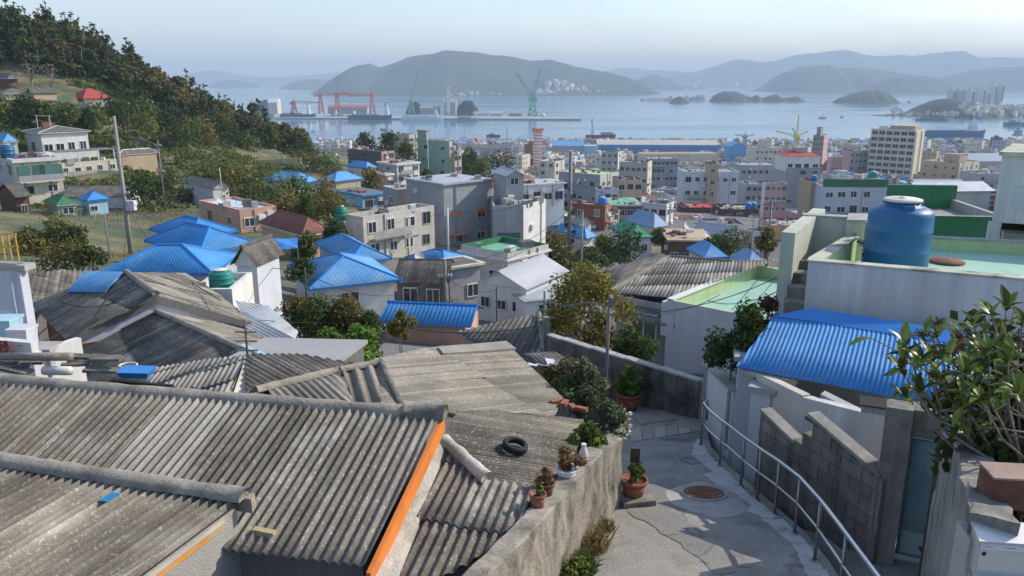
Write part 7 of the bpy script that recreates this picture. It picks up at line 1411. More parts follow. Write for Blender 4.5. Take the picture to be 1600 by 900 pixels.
        if hip:
            r_ = V3(X, Y, g + h + 1.6)
            for i in range(4): far.poly([C[i], C[(i + 1) % 4], r_], nW + ri)
        else:
            far.f.append((k + 4, k + 5, k + 6, k + 7)); far.m.append(nW + ri)
            for _ in range(3): far.pbox(C[0] + u * a * rf.uniform(.05, .85) + v * b * rf.uniform(.05, .85), u * rf.uniform(.4, 1.2), v * rf.uniform(.4, 1.2), V3(0, 0, rf.uniform(.6, 1.6)), rf.randrange(nW))
            if rf.random() < .5: far.pbox(C[0] + u * a * .3 + v * b * .4, u * a * .35, v * b * .35, V3(0, 0, 2.4), wi)
            if rf.random() < .3: far.pbox(C[0] + u * a * .7 + v * b * .3, u * 1.4, v * 1.4, V3(0, 0, 1.4), len(far_mats) - 1)
            for (p, q_) in ((C[0], C[1]), (C[1], C[2]), (C[3], C[0])): d = q_ - p; far.pbox(p, d, V3(-d.y, d.x, 0).normalized() * .2, V3(0, 0, .5), wi)
        for (p, q_) in ((C[0], C[1]), (C[3], C[0])):
            d = (q_ - p); L_ = d.length; d.normalize(); n = V3(d.y, -d.x, 0); cols = max(2, int(L_ / 2.8))
            for f in range(fl_):
                for c in range(cols):
                    if rf.random() < .85: s = L_ * (c + .5) / cols; o_ = V3(p.x, p.y, g + f * 2.9 + 1) + d * (s - .7) + n * .06; far.poly([o_, o_ + d * 1.4, o_ + d * 1.4 + V3(0, 0, 1.2), o_ + V3(0, 0, 1.2)], len(far_mats) - 2)
o = far.build('distant_town', far_mats, org_=(0, 500, -65)); tag(o, kind='stuff')
print('FILL', len(fillers))
# ------------------------------------------------------------------ vegetation
def leaf_cloud(name, m, blobs, n, size, seed=0, up=.35, shell=.55, aspect=1.7, twist=1.0):
    """many small leaf-shaped faces spread through the volume of the blobs [(x, y, z, r) or (x, y, z, rx, ry, rz)]"""
    g = np.random.default_rng(seed); B = np.array([(b[0], b[1], b[2], b[3], b[3], b[3]) if len(b) == 4 else b for b in blobs], float)
    w = B[:, 3] * B[:, 4]; idx = g.choice(len(B), n, p=w / w.sum()); d = g.normal(size=(n, 3)); d /= np.linalg.norm(d, axis=1, keepdims=True)
    rad = shell + (1 - shell) * g.random((n, 1)) ** .6; rad *= g.uniform(.82, 1.12, (n, 1)); c = B[idx, :3] + d * rad * B[idx, 3:]
    nr = d + g.normal(size=(n, 3)) * .75 * twist + np.array([0, 0, up]); nr /= np.linalg.norm(nr, axis=1, keepdims=True)
    t = np.cross(nr, g.normal(size=(n, 3))); t /= np.linalg.norm(t, axis=1, keepdims=True); b = np.cross(nr, t)
    s = size * g.uniform(.6, 1.35, (n, 1)); l = s * aspect / 2; wd = s / 2
    v = np.stack([c - t * l, c + b * wd * .8 + nr * s * .06, c + t * l, c - b * wd * .8 + nr * s * .06], 1).reshape(-1, 3).astype(np.float32)
    me = bpy.data.meshes.new(name); me.vertices.add(4 * n); me.vertices.foreach_set('co', v.ravel()); me.loops.add(4 * n); me.loops.foreach_set('vertex_index', np.arange(4 * n, dtype=np.int32))
    me.polygons.add(n); me.polygons.foreach_set('loop_start', np.arange(0, 4 * n, 4, dtype=np.int32)); me.materials.append(m); me.update(calc_edges=True); return me
def blob_crown(r, R, H, z0, nb=16, rb=.42, cone=0.0):
    out = []
    for k in range(nb):
        a = r.random() * 6.283; f = r.random(); z = z0 + H * f; q = R * (math.sin(math.pi * min(1, .18 + f * .85)) ** .7) * (1 - cone * f) * math.sqrt(r.random()) * .85
        out.append((q * math.cos(a), q * math.sin(a), z, R * rb * r.uniform(.6, 1.15) * (1 - cone * .5 * f)))
    return out
def limbs(r, H, rt, targets, m, base=(0, 0, 0), name='trunk', lean=(0, 0), n=6):
    mb = MB(); b = Vector(base); top = b + V3(lean[0], lean[1], H); mid = b.lerp(top, .5) + V3(r.uniform(-.06, .06) * H, r.uniform(-.06, .06) * H, 0)
    mb.tube([b - V3(0, 0, .3), b + V3(0, 0, .02), mid, top], [rt * 1.25, rt, rt * .7, rt * .28], n)
    for t_ in targets:
        t_ = Vector(t_[:3]); f = r.uniform(.25, .75); s = b.lerp(mid, f * 2) if f < .5 else mid.lerp(top, f * 2 - 1); m_ = s.lerp(t_, .5) + V3(0, 0, r.uniform(.0, .12) * H); mb.tube([s, m_, t_], [rt * .42, rt * .28, rt * .1], 5)
    return mb
def make_tree(name, label, cat, loc, R, H, crown_h, lm, n, size, seed, bm=bark, nb=16, rb=.42, cone=0, rt=None, group=None, z0=None, shell=.55, up=.35, lean=(0, 0), stems=1):
    r = random.Random(seed); t = empty(name, loc, label, cat, group); o_ = Vector(loc); z0 = (H - crown_h) if z0 is None else z0
    bl = blob_crown(r, R, crown_h * .86, z0 + crown_h * .08, nb, rb, cone); rt = rt or H * .03
    link('crown', leaf_cloud('crown', lm, bl, n, size, seed, up, shell), t, o_)
    if stems:
        mb = MB()
        for k in range(stems):
            q = limbs(r, H * .8, rt * (1 if k == 0 else .7), r.sample(bl, min(len(bl), 7)), bm, (r.uniform(-.3, .3) * R * (k > 0), r.uniform(-.3, .3) * R * (k > 0), 0), lean=(r.uniform(-.2, .2) * R, 0)); k0 = len(mb.v); mb.v += q.v; mb.f += [tuple(i + k0 for i in f) for f in q.f]; mb.m += q.m
        link('trunk', mb.mesh('trunk', bm, True), t, o_)
    return t
def bx(x, y, D, dz=0): p = atD(x, y, D); return V3(p.x, p.y, p.z + dz)
# --- the wood on the hill: pines above, olive-brown broadleaf trees below
GP_ = 'trees of the wood covering the hill'
def make_pine(loc, seed, H, R, lm, label, n=620, size=.62):
    r = random.Random(seed); t = empty('pine_tree', loc, label, 'pine tree', GP_); bl = []; L_ = 7
    for k in range(L_):
        f = k / (L_ - 1); z = H * (.28 + .68 * f); q = R * (1 - f) ** .75 + .12 * R; nb = max(1, int(5 * (1 - f) + 1))
        for j in range(nb): a = r.random() * 6.283; s = q * r.uniform(.35, .95); bl.append((s * math.cos(a), s * math.sin(a), z + r.uniform(-.3, .3), q * .48, q * .48, H * .055))
    bl.append((0, 0, H * .97, R * .16, R * .16, H * .07)); link('crown', leaf_cloud('crown', lm, bl, n, size, seed, .5, .3, 2.2), t, loc); link('trunk', limbs(r, H * .93, H * .028, r.sample(bl, 6), bark).mesh('trunk', bark, True), t, loc); return t
protos = []; P0 = V3(-500, -500, -100)
lab_p = 'dark green pine in the dense wood on the left hillside'; lab_o = 'olive-brown broadleaf tree in the lower part of the hillside wood'
pines = [make_pine(P0, 100 + k, 8.2 + k * .6, 2.7 + .25 * (k % 3), [L_pine, L_dark, L_pine, L_pine][k], lab_p) for k in range(4)]
oaks = [make_tree('broadleaf_tree', lab_o, 'tree', P0, 3.1, 6.4, 5.2, [L_olive, L_mid, leafmat('brown_leaf', (.115, .095, .045)), L_olive][k], 900, .50, 140 + k, bark_grey, 15, .40, .15, group=GP_) for k in range(4)]
rf2 = random.Random(77); spots = []
def lowline(x): return np.interp(x, [-80, 0, 40, 95, 140, 185, 230, 290, 340, 400, 460], [106, 108, 112, 122, 128, 146, 178, 198, 215, 228, 240])
Yv = 168
while Yv < 275:
    st = 3.6 + (Yv - 168) * .02; Xv = -.70 * Yv
    while Xv < -.24 * Yv:
        X, Y = Xv + rf2.uniform(-1.5, 1.5), Yv + rf2.uniform(-1.5, 1.5); g = gz(X, Y); x, y = pixof(V3(X, Y, g)); Xv += st * rf2.uniform(.85, 1.25)
        if y > lowline(x) or x < -70 or x > 470: continue
        s = np.linspace(.6, .985, 14); el = (ground(X * s, Y * s) / (Y * s)).max()
        if (g + 6.5) / Y < el: continue
        spots.append((Y, X, g, x, y))
    Yv += st
spots.sort(); rf2.shuffle(spots)
first = {}
for (Y, X, g, x, y) in spots[:330]:
    pb = np.interp(x - .9 * (y - 60), [-40, 60, 150, 330], [.95, .8, .35, .18]); crest = (gz(X * 1.06, Y * 1.06) / (Y * 1.06)) < (g / Y) - .004
    if crest: pb = max(pb, .85 if x < 330 else .35)
    kind = pines if rf2.random() < pb else oaks; p = rf2.choice(kind); sc = rf2.uniform(.72, 1.15); s3 = (sc * rf2.uniform(.9, 1.15), sc * rf2.uniform(.9, 1.15), sc * (1.0 if kind is pines else .9))
    lb = f"{'dark green pine' if kind is pines else 'olive-brown broadleaf tree'} {'on the skyline' if crest else 'inside the wood'} {'at the left edge of the hill' if x < 70 else 'above the red-roofed house' if x < 190 else 'along the middle of the wooded ridge' if x < 300 else 'near the pointed conifer'}"
    if p.name not in first: first[p.name] = 1; p.location = (X, Y, g - .2); p.rotation_euler.z = rf2.random() * 6.28; p.scale = s3; p['label'] = lb
    else: copy_tree(p, (X, Y, g - .2), rf2.random() * 6.28, s3, lb)
print('WOOD', len(spots))
# --- single trees and bushes, each where the picture shows it: (x, base y, D, R, H, crown h, leaf, n, leaf size, name, label)
def tr(x, y, D, R, H, ch, lm, n, size, label, name='tree', cat='tree', dz=0, **kw):
    return make_tree(name, label, cat, bx(x, y, D, dz), R, H, ch, lm, n, size, int(x * 3 + y), **kw)
tr(352, 205, 236, 2.6, 9, 8.4, L_pine, 1000, .5, 'dark conifer with a pointed tip at the end of the wooded ridge', 'conifer_tree', cone=.95, nb=26, rb=.36)
tr(402, 238, 245, 5.2, 15, 9, L_pine, 1100, .6, 'tall airy pine standing against the water at the ridge end', 'pine_tree', bm=bark_grey, nb=14, rb=.26, shell=.3)
tr(432, 240, 243, 4, 9.5, 7, L_yel, 1200, .5, 'sunlit yellow-green tree at the tip of the ridge', bm=bark_grey)
tr(455, 243, 240, 3, 7.5, 6, L_mid, 900, .5, 'small green tree at the tip of the ridge beside the yellow-green one', bm=bark_grey)
tr(482, 245, 212, 2.2, 6, 5.4, L_mid, 700, .4, 'narrow green tree wrapped round a wire pole on the crest', cone=.5)
tr(50, 150, 172, 5, 8, 6, twig, 150, .3, 'leafless brown tree above the top row of houses', 'bare_tree', bm=bark_grey, shell=.2)
tr(85, 150, 178, 4, 7, 5, twig, 120, .3, 'second leafless brown tree right of the top row of houses', 'bare_tree', bm=bark_grey, shell=.2)
for k, (x, y, D, R, H, lm, lab) in enumerate(((12, 205, 150, 4.5, 5, L_mid, 'broad green shrub under the top row of houses at the left edge'), (42, 192, 152, 4, 4.4, L_dark, 'dark shrub below the retaining wall of the top row'), (75, 190, 152, 3.6, 3, L_dark, 'dark shrub above the chimney of the white porch house'), (105, 190, 150, 3.2, 2.5, L_mid, 'green shrub above the right end of the white porch house'), (140, 194, 156, 3.4, 2.6, L_dark, 'dark green bush right below the red-roofed house'), (182, 186, 160, 2.4, 2.6, L_mid, 'leafy tree just right of the red-roofed house'), (200, 215, 150, 5, 8, L_dark, 'big dark green tree behind the tip of the tall concrete pole'), (228, 215, 155, 4.6, 7, L_mid, 'mid-green tree right of the tip of the tall concrete pole'), (262, 222, 165, 4.5, 6.5, L_dark, 'rounded dark tree at the foot of the wood'), (292, 226, 170, 4, 6, L_mid, 'green tree at the foot of the wood above the pale terrace wall'), (322, 225, 180, 4.2, 5.6, L_olive, 'olive bush at the foot of the wood near the pointed conifer'), (358, 228, 190, 4.5, 5.5, L_dark, 'dark bush directly under the pointed conifer'), (388, 240, 195, 3.6, 4.6, L_mid, 'bright bush below the airy pine'))):
    tr(x, y, D, R, H, H * .92, lm, 900, .42, lab, 'bush' if H < 5.2 else 'tree', 'bush' if H < 5.2 else 'tree', nb=14, rb=.5)
for k, (x, y, D, R, H, lm, lab) in enumerate(((225, 318, 114, 3.2, 4.6, L_dark, 'dark spreading tree left of the small white cottage'), (258, 316, 116, 3.4, 4.4, L_dark, 'dark bushy tree touching the small white cottage'), (292, 318, 124, 1.6, 2, L_mid, 'low shrub at the foot of the small white cottage'), (340, 292, 132, 4, 3.6, L_mid, 'sunny green shrub behind the small white cottage'), (372, 300, 130, 3.8, 3.6, L_yel, 'yellowish shrub above the peach flat-roofed house'), (405, 330, 112, 4.2, 5, L_dark, 'deep green tree right of the peach flat-roofed house'), (438, 345, 104, 4, 5.4, L_mid, 'mid-green tree beside the blue-roofed white house'), (470, 338, 106, 3.2, 4.8, L_dark, 'dark tree in the clump under the tan blue-roofed house'), (455, 352, 92, 2.6, 3.4, L_olive, 'olive shrub in front of the clump of dark trees'), (512, 352, 88, 2.7, 4.6, L_yel, 'round yellow-green tree left of the green tank'), (480, 350, 90, 1.8, 3.2, L_mid, 'slim green tree touching the yellow-green one'), (455, 292, 150, 3, 3, L_dark, 'dark shrub above the left blue-roofed white house'), (500, 275, 165, 5, 4.4, L_mid, 'wide green tree on the crest left of the small blue-roofed house'), (525, 290, 150, 3, 3, L_olive, 'olive shrub left of the small blue-roofed house'), (470, 262, 185, 5, 3, L_olive, 'brownish scrub on the crest terrace'), (580, 292, 148, 2.4, 3.2, L_yel, 'yellow-tipped tree right of the tan blue-roofed house'), (570, 240, 205, 3.4, 5, L_dark, 'dark flat-topped tree behind the dark brick house'), (605, 246, 200, 4.2, 6, L_dark, 'dark tree between the brick house and the yellow block'), (636, 254, 205, 3, 5.5, L_mid, 'tree with a pale gap left of the pale green apartments'))):
    tr(x, y, D, R, H, H * .92, lm, 1000, .30 if D < 120 else .38, lab, 'bush' if H < 3.7 else 'tree', 'bush' if H < 3.7 else 'tree', nb=14, rb=.5)
for k, (x, y, D, R, H, lm, lab) in enumerate(((735, 285, 214, 4, 9, L_dark, 'left one of the three dark trees in the middle of the town'), (775, 288, 214, 5.5, 10, L_dark, 'biggest of the three dark trees in the middle of the town'), (752, 290, 204, 3.4, 6, L_mid, 'front one of the three dark trees in the middle of the town'), (722, 285, 208, 2.6, 7, L_dark, 'thin dark tree against the pale green apartments'), (985, 412, 98, 3.1, 3.9, L_dark, 'dark rounded tree below the green hipped roof'), (940, 416, 98, 2.2, 3.4, L_mid, 'green tree left of the dark rounded tree'), (912, 420, 88, 2.4, 1.9, L_dark, 'low hedge at the foot of the tall pole'), (1138, 402, 96, 3, 2.6, L_mid, 'garden bush in front of the grey gabled house'), (1118, 400, 98, 2, 2, L_dark, 'dark garden bush beside the low brown house'), (870, 352, 126, 2.6, 3, L_mid, 'sunny bush beside the orange-sided brick house'), (862, 398, 108, 2.6, 3, L_olive, 'olive bush left of the cobalt roofed house'), (870, 430, 78, 2.6, 2.4, L_olive, 'dry olive hedge behind the tall pole'), (668, 290, 180, 2, 3, L_dark, 'small dark tree at the foot of the pale green apartments'), (1195, 400, 86, 1.2, 3, L_yel, 'slim yellow-green tree beside the pale stair wall'), (1030, 380, 118, 2, 1.6, L_mid, 'hedge between the pale blue roof and the low brown house'), (680, 335, 108, 2, 2, L_mid, 'bush on the yard beside the long low grey house'))):
    tr(x, y, D, R, H, H * .92, lm, 1000, .28 if D < 130 else .42, lab, 'bush' if H < 3.1 else 'tree', 'bush' if H < 3.1 else 'tree', nb=13, rb=.5)
# nearer greenery
for k, (x, y, D, R, H, lm, n, sz, lab) in enumerate(((85, 397, 66, 2.0, 2.9, L_mid, 1800, .20, 'big sunlit bush on the dry grass bank'), (50, 398, 65, 1.5, 2.0, L_yel, 1200, .20, 'yellowish bush at the left end of the dry grass bank'), (122, 392, 66, 1.2, 1.8, L_dark, 900, .2, 'smaller dark bush right of the big one on the grass bank'), (105, 420, 50, 1.9, 1.4, L_olive, 1500, .14, 'grey-green shrub growing over the old wall below the grass bank'), (145, 418, 50, 1.1, 1.2, L_dark, 900, .14, 'dark shrub next to the grey-green one below the grass bank'), (484, 407, 60, 1.2, 2.0, L_mid, 1700, .17, 'round green garden tree before the faded red tiled roof'), (525, 388, 64, 1.4, 1.9, L_dark, 1500, .17, 'dark tree beside the low peach annex'), (472, 434, 46, .9, .9, L_dark, 1200, .12, 'dark bush left of the nearest mid-blue roof'), (708, 500, 44, 1.0, .9, L_mid, 1300, .1, 'low round bush in the yard before the pale metal-roofed house'))):
    tr(x, y, D, R, H, H * .95, lm, n, sz, lab, 'bush', 'bush', nb=15, rb=.5)
for k, (x, y, D, R, H, lm, n, lab) in enumerate(((462, 530, 33, 1.15, 1.7, L_olive, 3000, 'brownish shrub against the white gabled house'), (505, 538, 32, 1.4, 1.9, L_dark, 4200, 'largest dark shrub in the clump below the mid-blue roof'), (545, 536, 32, 1.2, 1.65, L_olive, 3600, 'olive shrub in the clump just under the black window'), (578, 538, 31.5, .8, 1.2, L_dark, 2200, 'right-hand dark shrub in the clump below the mid-blue roof'))):
    tr(x, y, D, R, H, H * .95, lm, n, .085, lab, 'shrub', 'shrub', nb=20, rb=.42, stems=3)
for k, (x, y, D, R, H, lab) in enumerate(((515, 562, 25.5, .75, .85, 'bright green leafy bush at the left of the sunny pair'), (562, 560, 25, .85, .95, 'bright green leafy bush at the right of the sunny pair'))):
    tr(x, y, D, R, H, H, L_bright, 3200, .085, lab, 'bush', 'bush', nb=18, rb=.42, stems=2)
tr(628, 545, 28.5, .72, 1.35, 1.0, L_yel, 1700, .075, 'small thin tree with yellowing leaves before the blue gable', 'tree', 'tree', bm=bark_grey, stems=3, rt=.02, nb=16, rb=.3, shell=.2)
# the airy tree at the block wall
tr(912, 560, 24.5, 1.6, 3.0, 1.9, L_yel, 3900, .085, 'airy yellow-green tree with bare forked stems behind the block wall', 'tree', 'tree', bm=bark_grey, stems=4, rt=.032, nb=26, rb=.30, shell=.25, dz=-.1)
tr(875, 545, 25.5, .8, 1.2, 1.1, L_olive, 1800, .08, 'olive bush at the foot of the airy tree', 'bush', 'bush', stems=2)
tr(935, 560, 22.5, .85, 1.25, 1.2, L_olive, 2400, .075, 'dry-leaved bush behind the middle of the block wall', 'bush', 'bush', stems=3)
tr(995, 580, 21, .75, 1.15, 1.1, L_dark, 2600, .07, 'dark creeper-covered bush behind the right half of the block wall', 'bush', 'bush', stems=3)
# shrubs along the left of the alley
tr(905, 648, 14.4, .58, .95, .9, L_shrub, 3200, .055, 'shrub with small silvery leaves between the bleached roof and the slim pole', 'shrub', 'shrub', stems=4, nb=20, rb=.36, rt=.015)
tr(873, 620, 15.6, .45, .8, .75, L_olive, 1800, .05, 'dry shrub at the corner of the bleached roof', 'shrub', 'shrub', stems=3, rt=.012, shell=.3)
t = tr(950, 700, 12.3, .36, .7, .66, L_shrub, 2000, .055, 'shrub with cream-white flowers spilling over the end of the alley wall', 'flower_bush', 'flower bush', stems=4, nb=16, rb=.4, rt=.012)
r_ = random.Random(4); link('flower', leaf_cloud('flower', L_cream, [(r_.uniform(-.15, .3), r_.uniform(-.25, .1), r_.uniform(.25, .6), .1) for _ in range(10)], 170, .045, 4), t, org(t))
tr(915, 728, 11.3, .3, .6, .56, L_mid, 1700, .06, 'glossy green shrub squeezed between the dark shed and the alley wall', 'shrub', 'shrub', stems=3, rt=.012)
t = make_tree('potted_plant', 'bright leafy green plant growing in the large terracotta pot', 'plant', POT1 + V3(0, 0, .36), .36, .62, .6, L_bright, 1100, .075, 5, stems=4, rt=.012, nb=14, rb=.34, shell=.3, up=.7)
t = make_tree('potted_plant', 'small fern-like plant in the terracotta pot by the step', 'plant', POT2 + V3(0, 0, .33), .17, .3, .28, L_mid, 260, .05, 6, stems=3, rt=.008, nb=8, rb=.4)
for k, (pt, R, H, lm, n, lab) in enumerate(((PLANT_SPOTS[2], .2, .26, L_dry, 420, 'dried brown plant in the white tray on the alley wall'), (PLANT_SPOTS[1], .13, .22, L_dry, 180, 'dry orange-brown stems in the round brown pot'), (PLANT_SPOTS[0], .06, .18, L_grass, 50, 'thin green shoot in the small brown pot'))):
    make_tree('dried_plant', lab, 'plant', pt + V3(0, 0, .1), R, H, H, lm, n, .045, 30 + k, stems=4, rt=.006, nb=9, rb=.4, shell=.2, bm=twig)
def tuft(label, loc, n, R, H, lm, seed, name='weeds'):
    g = np.random.default_rng(seed); mb = MB()
    for k in range(n):
        a, q = g.random() * 6.283, R * math.sqrt(g.random()); p = V3(loc[0] + q * math.cos(a), loc[1] + q * math.sin(a), loc[2]); d = V3(g.normal() * .4, g.normal() * .4, 1).normalized(); h = H * g.uniform(.4, 1.1); s = V3(-d.y, d.x, 0) if abs(d.x) + abs(d.y) > .01 else V3(1, 0, 0); s = s.normalized() * .006; e_ = p + d * h + V3(g.normal() * .3 * h, g.normal() * .3 * h, -.1 * h); m_ = p + d * h * .6; mb.poly([p - s, p + s, m_ + s * .7, e_, m_ - s * .7])
    return tag(mb.build(name, lm, org_=loc), label, 'weeds')
for k, (x, y, R, H, lm, n, lab) in enumerate(((905, 890, .22, .3, L_grass, 500, 'green weeds at the near foot of the alley wall'), (925, 858, .2, .36, L_grassdry, 420, 'dry straw-coloured weeds against the alley wall'), (948, 828, .12, .2, L_grassdry, 160, 'sparse dry grass where the alley wall meets the pavement'))):
    q = onpath(x, y); q.z = pathz(q.y); tuft(lab, q, n, R, H, lm, 50 + k)
t = tr(900, 905, 9.3, .22, .22, .2, L_mid, 420, .04, 'patch of small green leaves at the bottom of the alley wall', 'ground_plant', 'plant', stems=0)
# right: dark shrub beside the white wall
tr(1160, 590, 15.0, .78, 1.35, 1.3, L_dark, 4600, .06, 'dark glossy shrub between the white garden wall and the stair', 'shrub', 'shrub', stems=4, nb=22, rb=.38, rt=.02)
tr(1195, 545, 15.4, .5, 1.0, .9, leafmat('reddish_leaf', (.10, .055, .035)), 1400, .055, 'reddish-leaved shrub rising behind the dark glossy one', 'shrub', 'shrub', stems=3, rt=.015, shell=.3)
# --- the shrub with large glossy leaves at the right edge, leaf by leaf
def big_leaf(seed, ln=.14, wd=.058):
    r = random.Random(seed); mb = MB(); n = 7; curl = r.uniform(.2, .6)
    for i in range(n + 1):
        f = i / n; w = wd * math.sin(math.pi * min(1, f * .93 + .05)) ** .8 * (1 if f < .55 else 1 - .35 * (f - .55)); x = ln * f; z = -curl * ln * f * f * .6
        mb.v += [(x, -w / 2, z + w * .22), (x, 0, z), (x, w / 2, z + w * .22)]
    for i in range(n):
        for j in range(2): k = i * 3 + j; mb.f.append((k, k + 3, k + 4, k + 1)); mb.m.append(0)
    return mb
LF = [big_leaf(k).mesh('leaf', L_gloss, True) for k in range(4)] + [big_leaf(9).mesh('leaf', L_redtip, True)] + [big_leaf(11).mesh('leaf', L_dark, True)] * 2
base = V3(4.55, 6.35, -3.85); t = empty('glossy_shrub', base, 'shrub with large glossy leaves and red young tips at the right edge', 'shrub')
rL = random.Random(21); stm = MB(); shoots = []
tips = [(1412, 535, 6.2), (1440, 560, 6.1), (1462, 520, 6.3), (1490, 545, 6.0), (1520, 505, 6.3), (1548, 490, 6.1), (1572, 478, 6.4), (1598, 500, 6.0), (1545, 545, 5.8), (1575, 560, 5.7), (1510, 580, 6.0), (1470, 590, 6.2), (1435, 610, 6.2), (1405, 575, 6.4), (1530, 620, 5.8), (1590, 610, 5.6), (1560, 590, 6.3), (1490, 625, 6.3), (1455, 560, 6.6), (1530, 545, 6.7), (1600, 550, 6.5), (1420, 600, 6.0), (1500, 500, 6.7), (1585, 470, 6.9), (1615, 530, 6.1), (1625, 590, 5.9), (1620, 470, 6.3), (1565, 520, 6.9), (1480, 560, 6.9), (1540, 580, 6.6)]
trunks = [base + V3(.15 * k, -.1 * k, 0) for k in range(-2, 3)]
for (x, y, D) in tips:
    tp = atD(x, y, D); b0 = rL.choice(trunks); m1 = b0.lerp(tp, .4) + V3(rL.uniform(-.1, .1), rL.uniform(-.1, .1), .1); m2 = b0.lerp(tp, .75) + V3(rL.uniform(-.06, .06), rL.uniform(-.06, .06), -.02)
    stm.tube([b0, m1, m2, tp], [.022, .014, .009, .005], 5); shoots.append((tp, (tp - m2).normalized()))
    for f in (.5, .7, .85): q = m1.lerp(tp, f); e_ = q + V3(rL.uniform(-.25, .25), rL.uniform(-.25, .25), rL.uniform(.0, .22)); stm.tube([q, e_], [.008, .004], 4); shoots.append((e_, (e_ - q).normalized()))
for k in range(5): stm.tube([trunks[k] - V3(0, 0, .1), trunks[k] + V3(rL.uniform(-.1, .1), 0, .5), trunks[k] + V3(rL.uniform(-.3, .3), .1, 1.1)], [.035, .028, .016], 6)
stm.build('stem', bark_grey, t, True); nl = 0
for si, (tp, d) in enumerate(shoots):
    for k in range(rL.randint(5, 8) if si % 4 == 0 else rL.randint(1, 4)):
        if nl >= 285: break
        a = k * 2.4 + rL.random(); s = d.orthogonal().normalized(); s2 = d.cross(s); out = (s * math.cos(a) + s2 * math.sin(a)) * rL.uniform(.7, 1.1) + d * rL.uniform(.3, 1.0) + V3(0, 0, .25); out.normalize()
        o = link('leaf', LF[4] if nl in (40, 41) else rL.choice(LF[:4] + LF[5:]), t, tp - d * .01 * k); zx = out; zz = (V3(0, 0, 1) - zx * zx.z).normalized() if abs(zx.z) < .98 else V3(1, 0, 0); yy_ = zz.cross(zx); o.rotation_euler = Matrix((zx, yy_, zz)).transposed().to_euler(); sc = rL.uniform(.85, 1.4); o.scale = (sc, sc, sc); nl += 1
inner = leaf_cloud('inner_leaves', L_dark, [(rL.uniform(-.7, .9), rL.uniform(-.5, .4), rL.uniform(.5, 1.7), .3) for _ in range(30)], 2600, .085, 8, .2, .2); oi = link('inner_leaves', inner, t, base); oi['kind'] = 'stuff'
hd = MB()
for (x, y, D) in ((1466, 505, 6.2), (1441, 522, 6.3), (1540, 540, 5.9), (1590, 528, 5.9)):
    q = atD(x, y, D)
    for k in range(40): d = V3(rL.gauss(0, 1), rL.gauss(0, 1), rL.gauss(0, 1)).normalized() * rL.uniform(.02, .075); hd.tube([q, q + d], [.003, .006], 3)
oh_ = hd.build('seed_head', twig, t); oh_['kind'] = 'stuff'
# a second, darker bank of foliage behind it
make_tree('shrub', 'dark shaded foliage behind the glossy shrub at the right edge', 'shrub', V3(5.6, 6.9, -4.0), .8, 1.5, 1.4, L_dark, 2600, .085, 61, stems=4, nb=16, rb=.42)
# --- grass on the bank
gl = MB(); g = np.random.default_rng(5)
for k in range(9000):
    x, y = g.uniform(0, 300), g.uniform(322, 412); Dm = np.interp(y, [325, 412], [110, 58]) * g.uniform(.93, 1.07); p = atD(x, y, Dm); z = gz(p.x, p.y); 
    if gmask is None: break
    h = g.uniform(.12, .45); d = V3(g.normal() * .25, g.normal() * .25, 1).normalized(); s = V3(g.normal(), g.normal(), 0).normalized() * .05; b_ = V3(p.x, p.y, z - .05); gl.poly([b_ - s, b_ + s, b_ + d * h])
tag(gl.build('dry_grass', L_grassdry, org_=(-40, 80, -15)), kind='stuff')

# --- low scrub covering the slope between the houses: one mass nobody could count
gU = np.random.default_rng(9); pts = []
for k in range(4200):
    x, y = gU.uniform(0, 470), gU.uniform(165, 335)
    if y < np.interp(x, [0, 100, 150, 250, 350, 470], [172, 168, 190, 205, 218, 238]) or y > np.interp(x, [0, 120, 150, 250, 330, 470], [322, 322, 312, 318, 300, 285]): continue
    Dm = np.interp(y, [165, 196, 230, 262, 300, 322], [168 if x < 130 else 215, 152 if x < 130 else 205, 142 if x < 130 else 175, 133 if x < 130 else 150, 120, 110]) * gU.uniform(.95, 1.05); p = atD(x, y, Dm); z = gz(p.x, p.y); q = gU.uniform(.5, 1.5)
    if vnoise(np.array([p.x * .09]), np.array([p.y * .09]), 5)[0] < .14 or any((hx - p.x) ** 2 + (hy - p.y) ** 2 < (hr * 1.15) ** 2 for hx, hy, hr in HOUSES): continue
    pts.append((p.x, p.y, z + .2, q, q, q * .6))
o = link('undergrowth', leaf_cloud('undergrowth', L_mid, pts, len(pts) * 34, .36, 3, .5, .4)); o['kind'] = 'stuff'; print('SCRUB', len(pts))

pts = []
for (Y, X, g_, x, y) in spots: 
    for k in range(3): X2, Y2 = X + gU.uniform(-3, 3), Y + gU.uniform(-3, 3); q = gU.uniform(1.2, 2.9); pts.append((X2, Y2, gz(X2, Y2) + 1, q, q, q * .8))
o = link('wood_understorey', leaf_cloud('wood_understorey', L_pine, pts, len(pts) * 34, .55, 4, .4, .4)); o['kind'] = 'stuff'
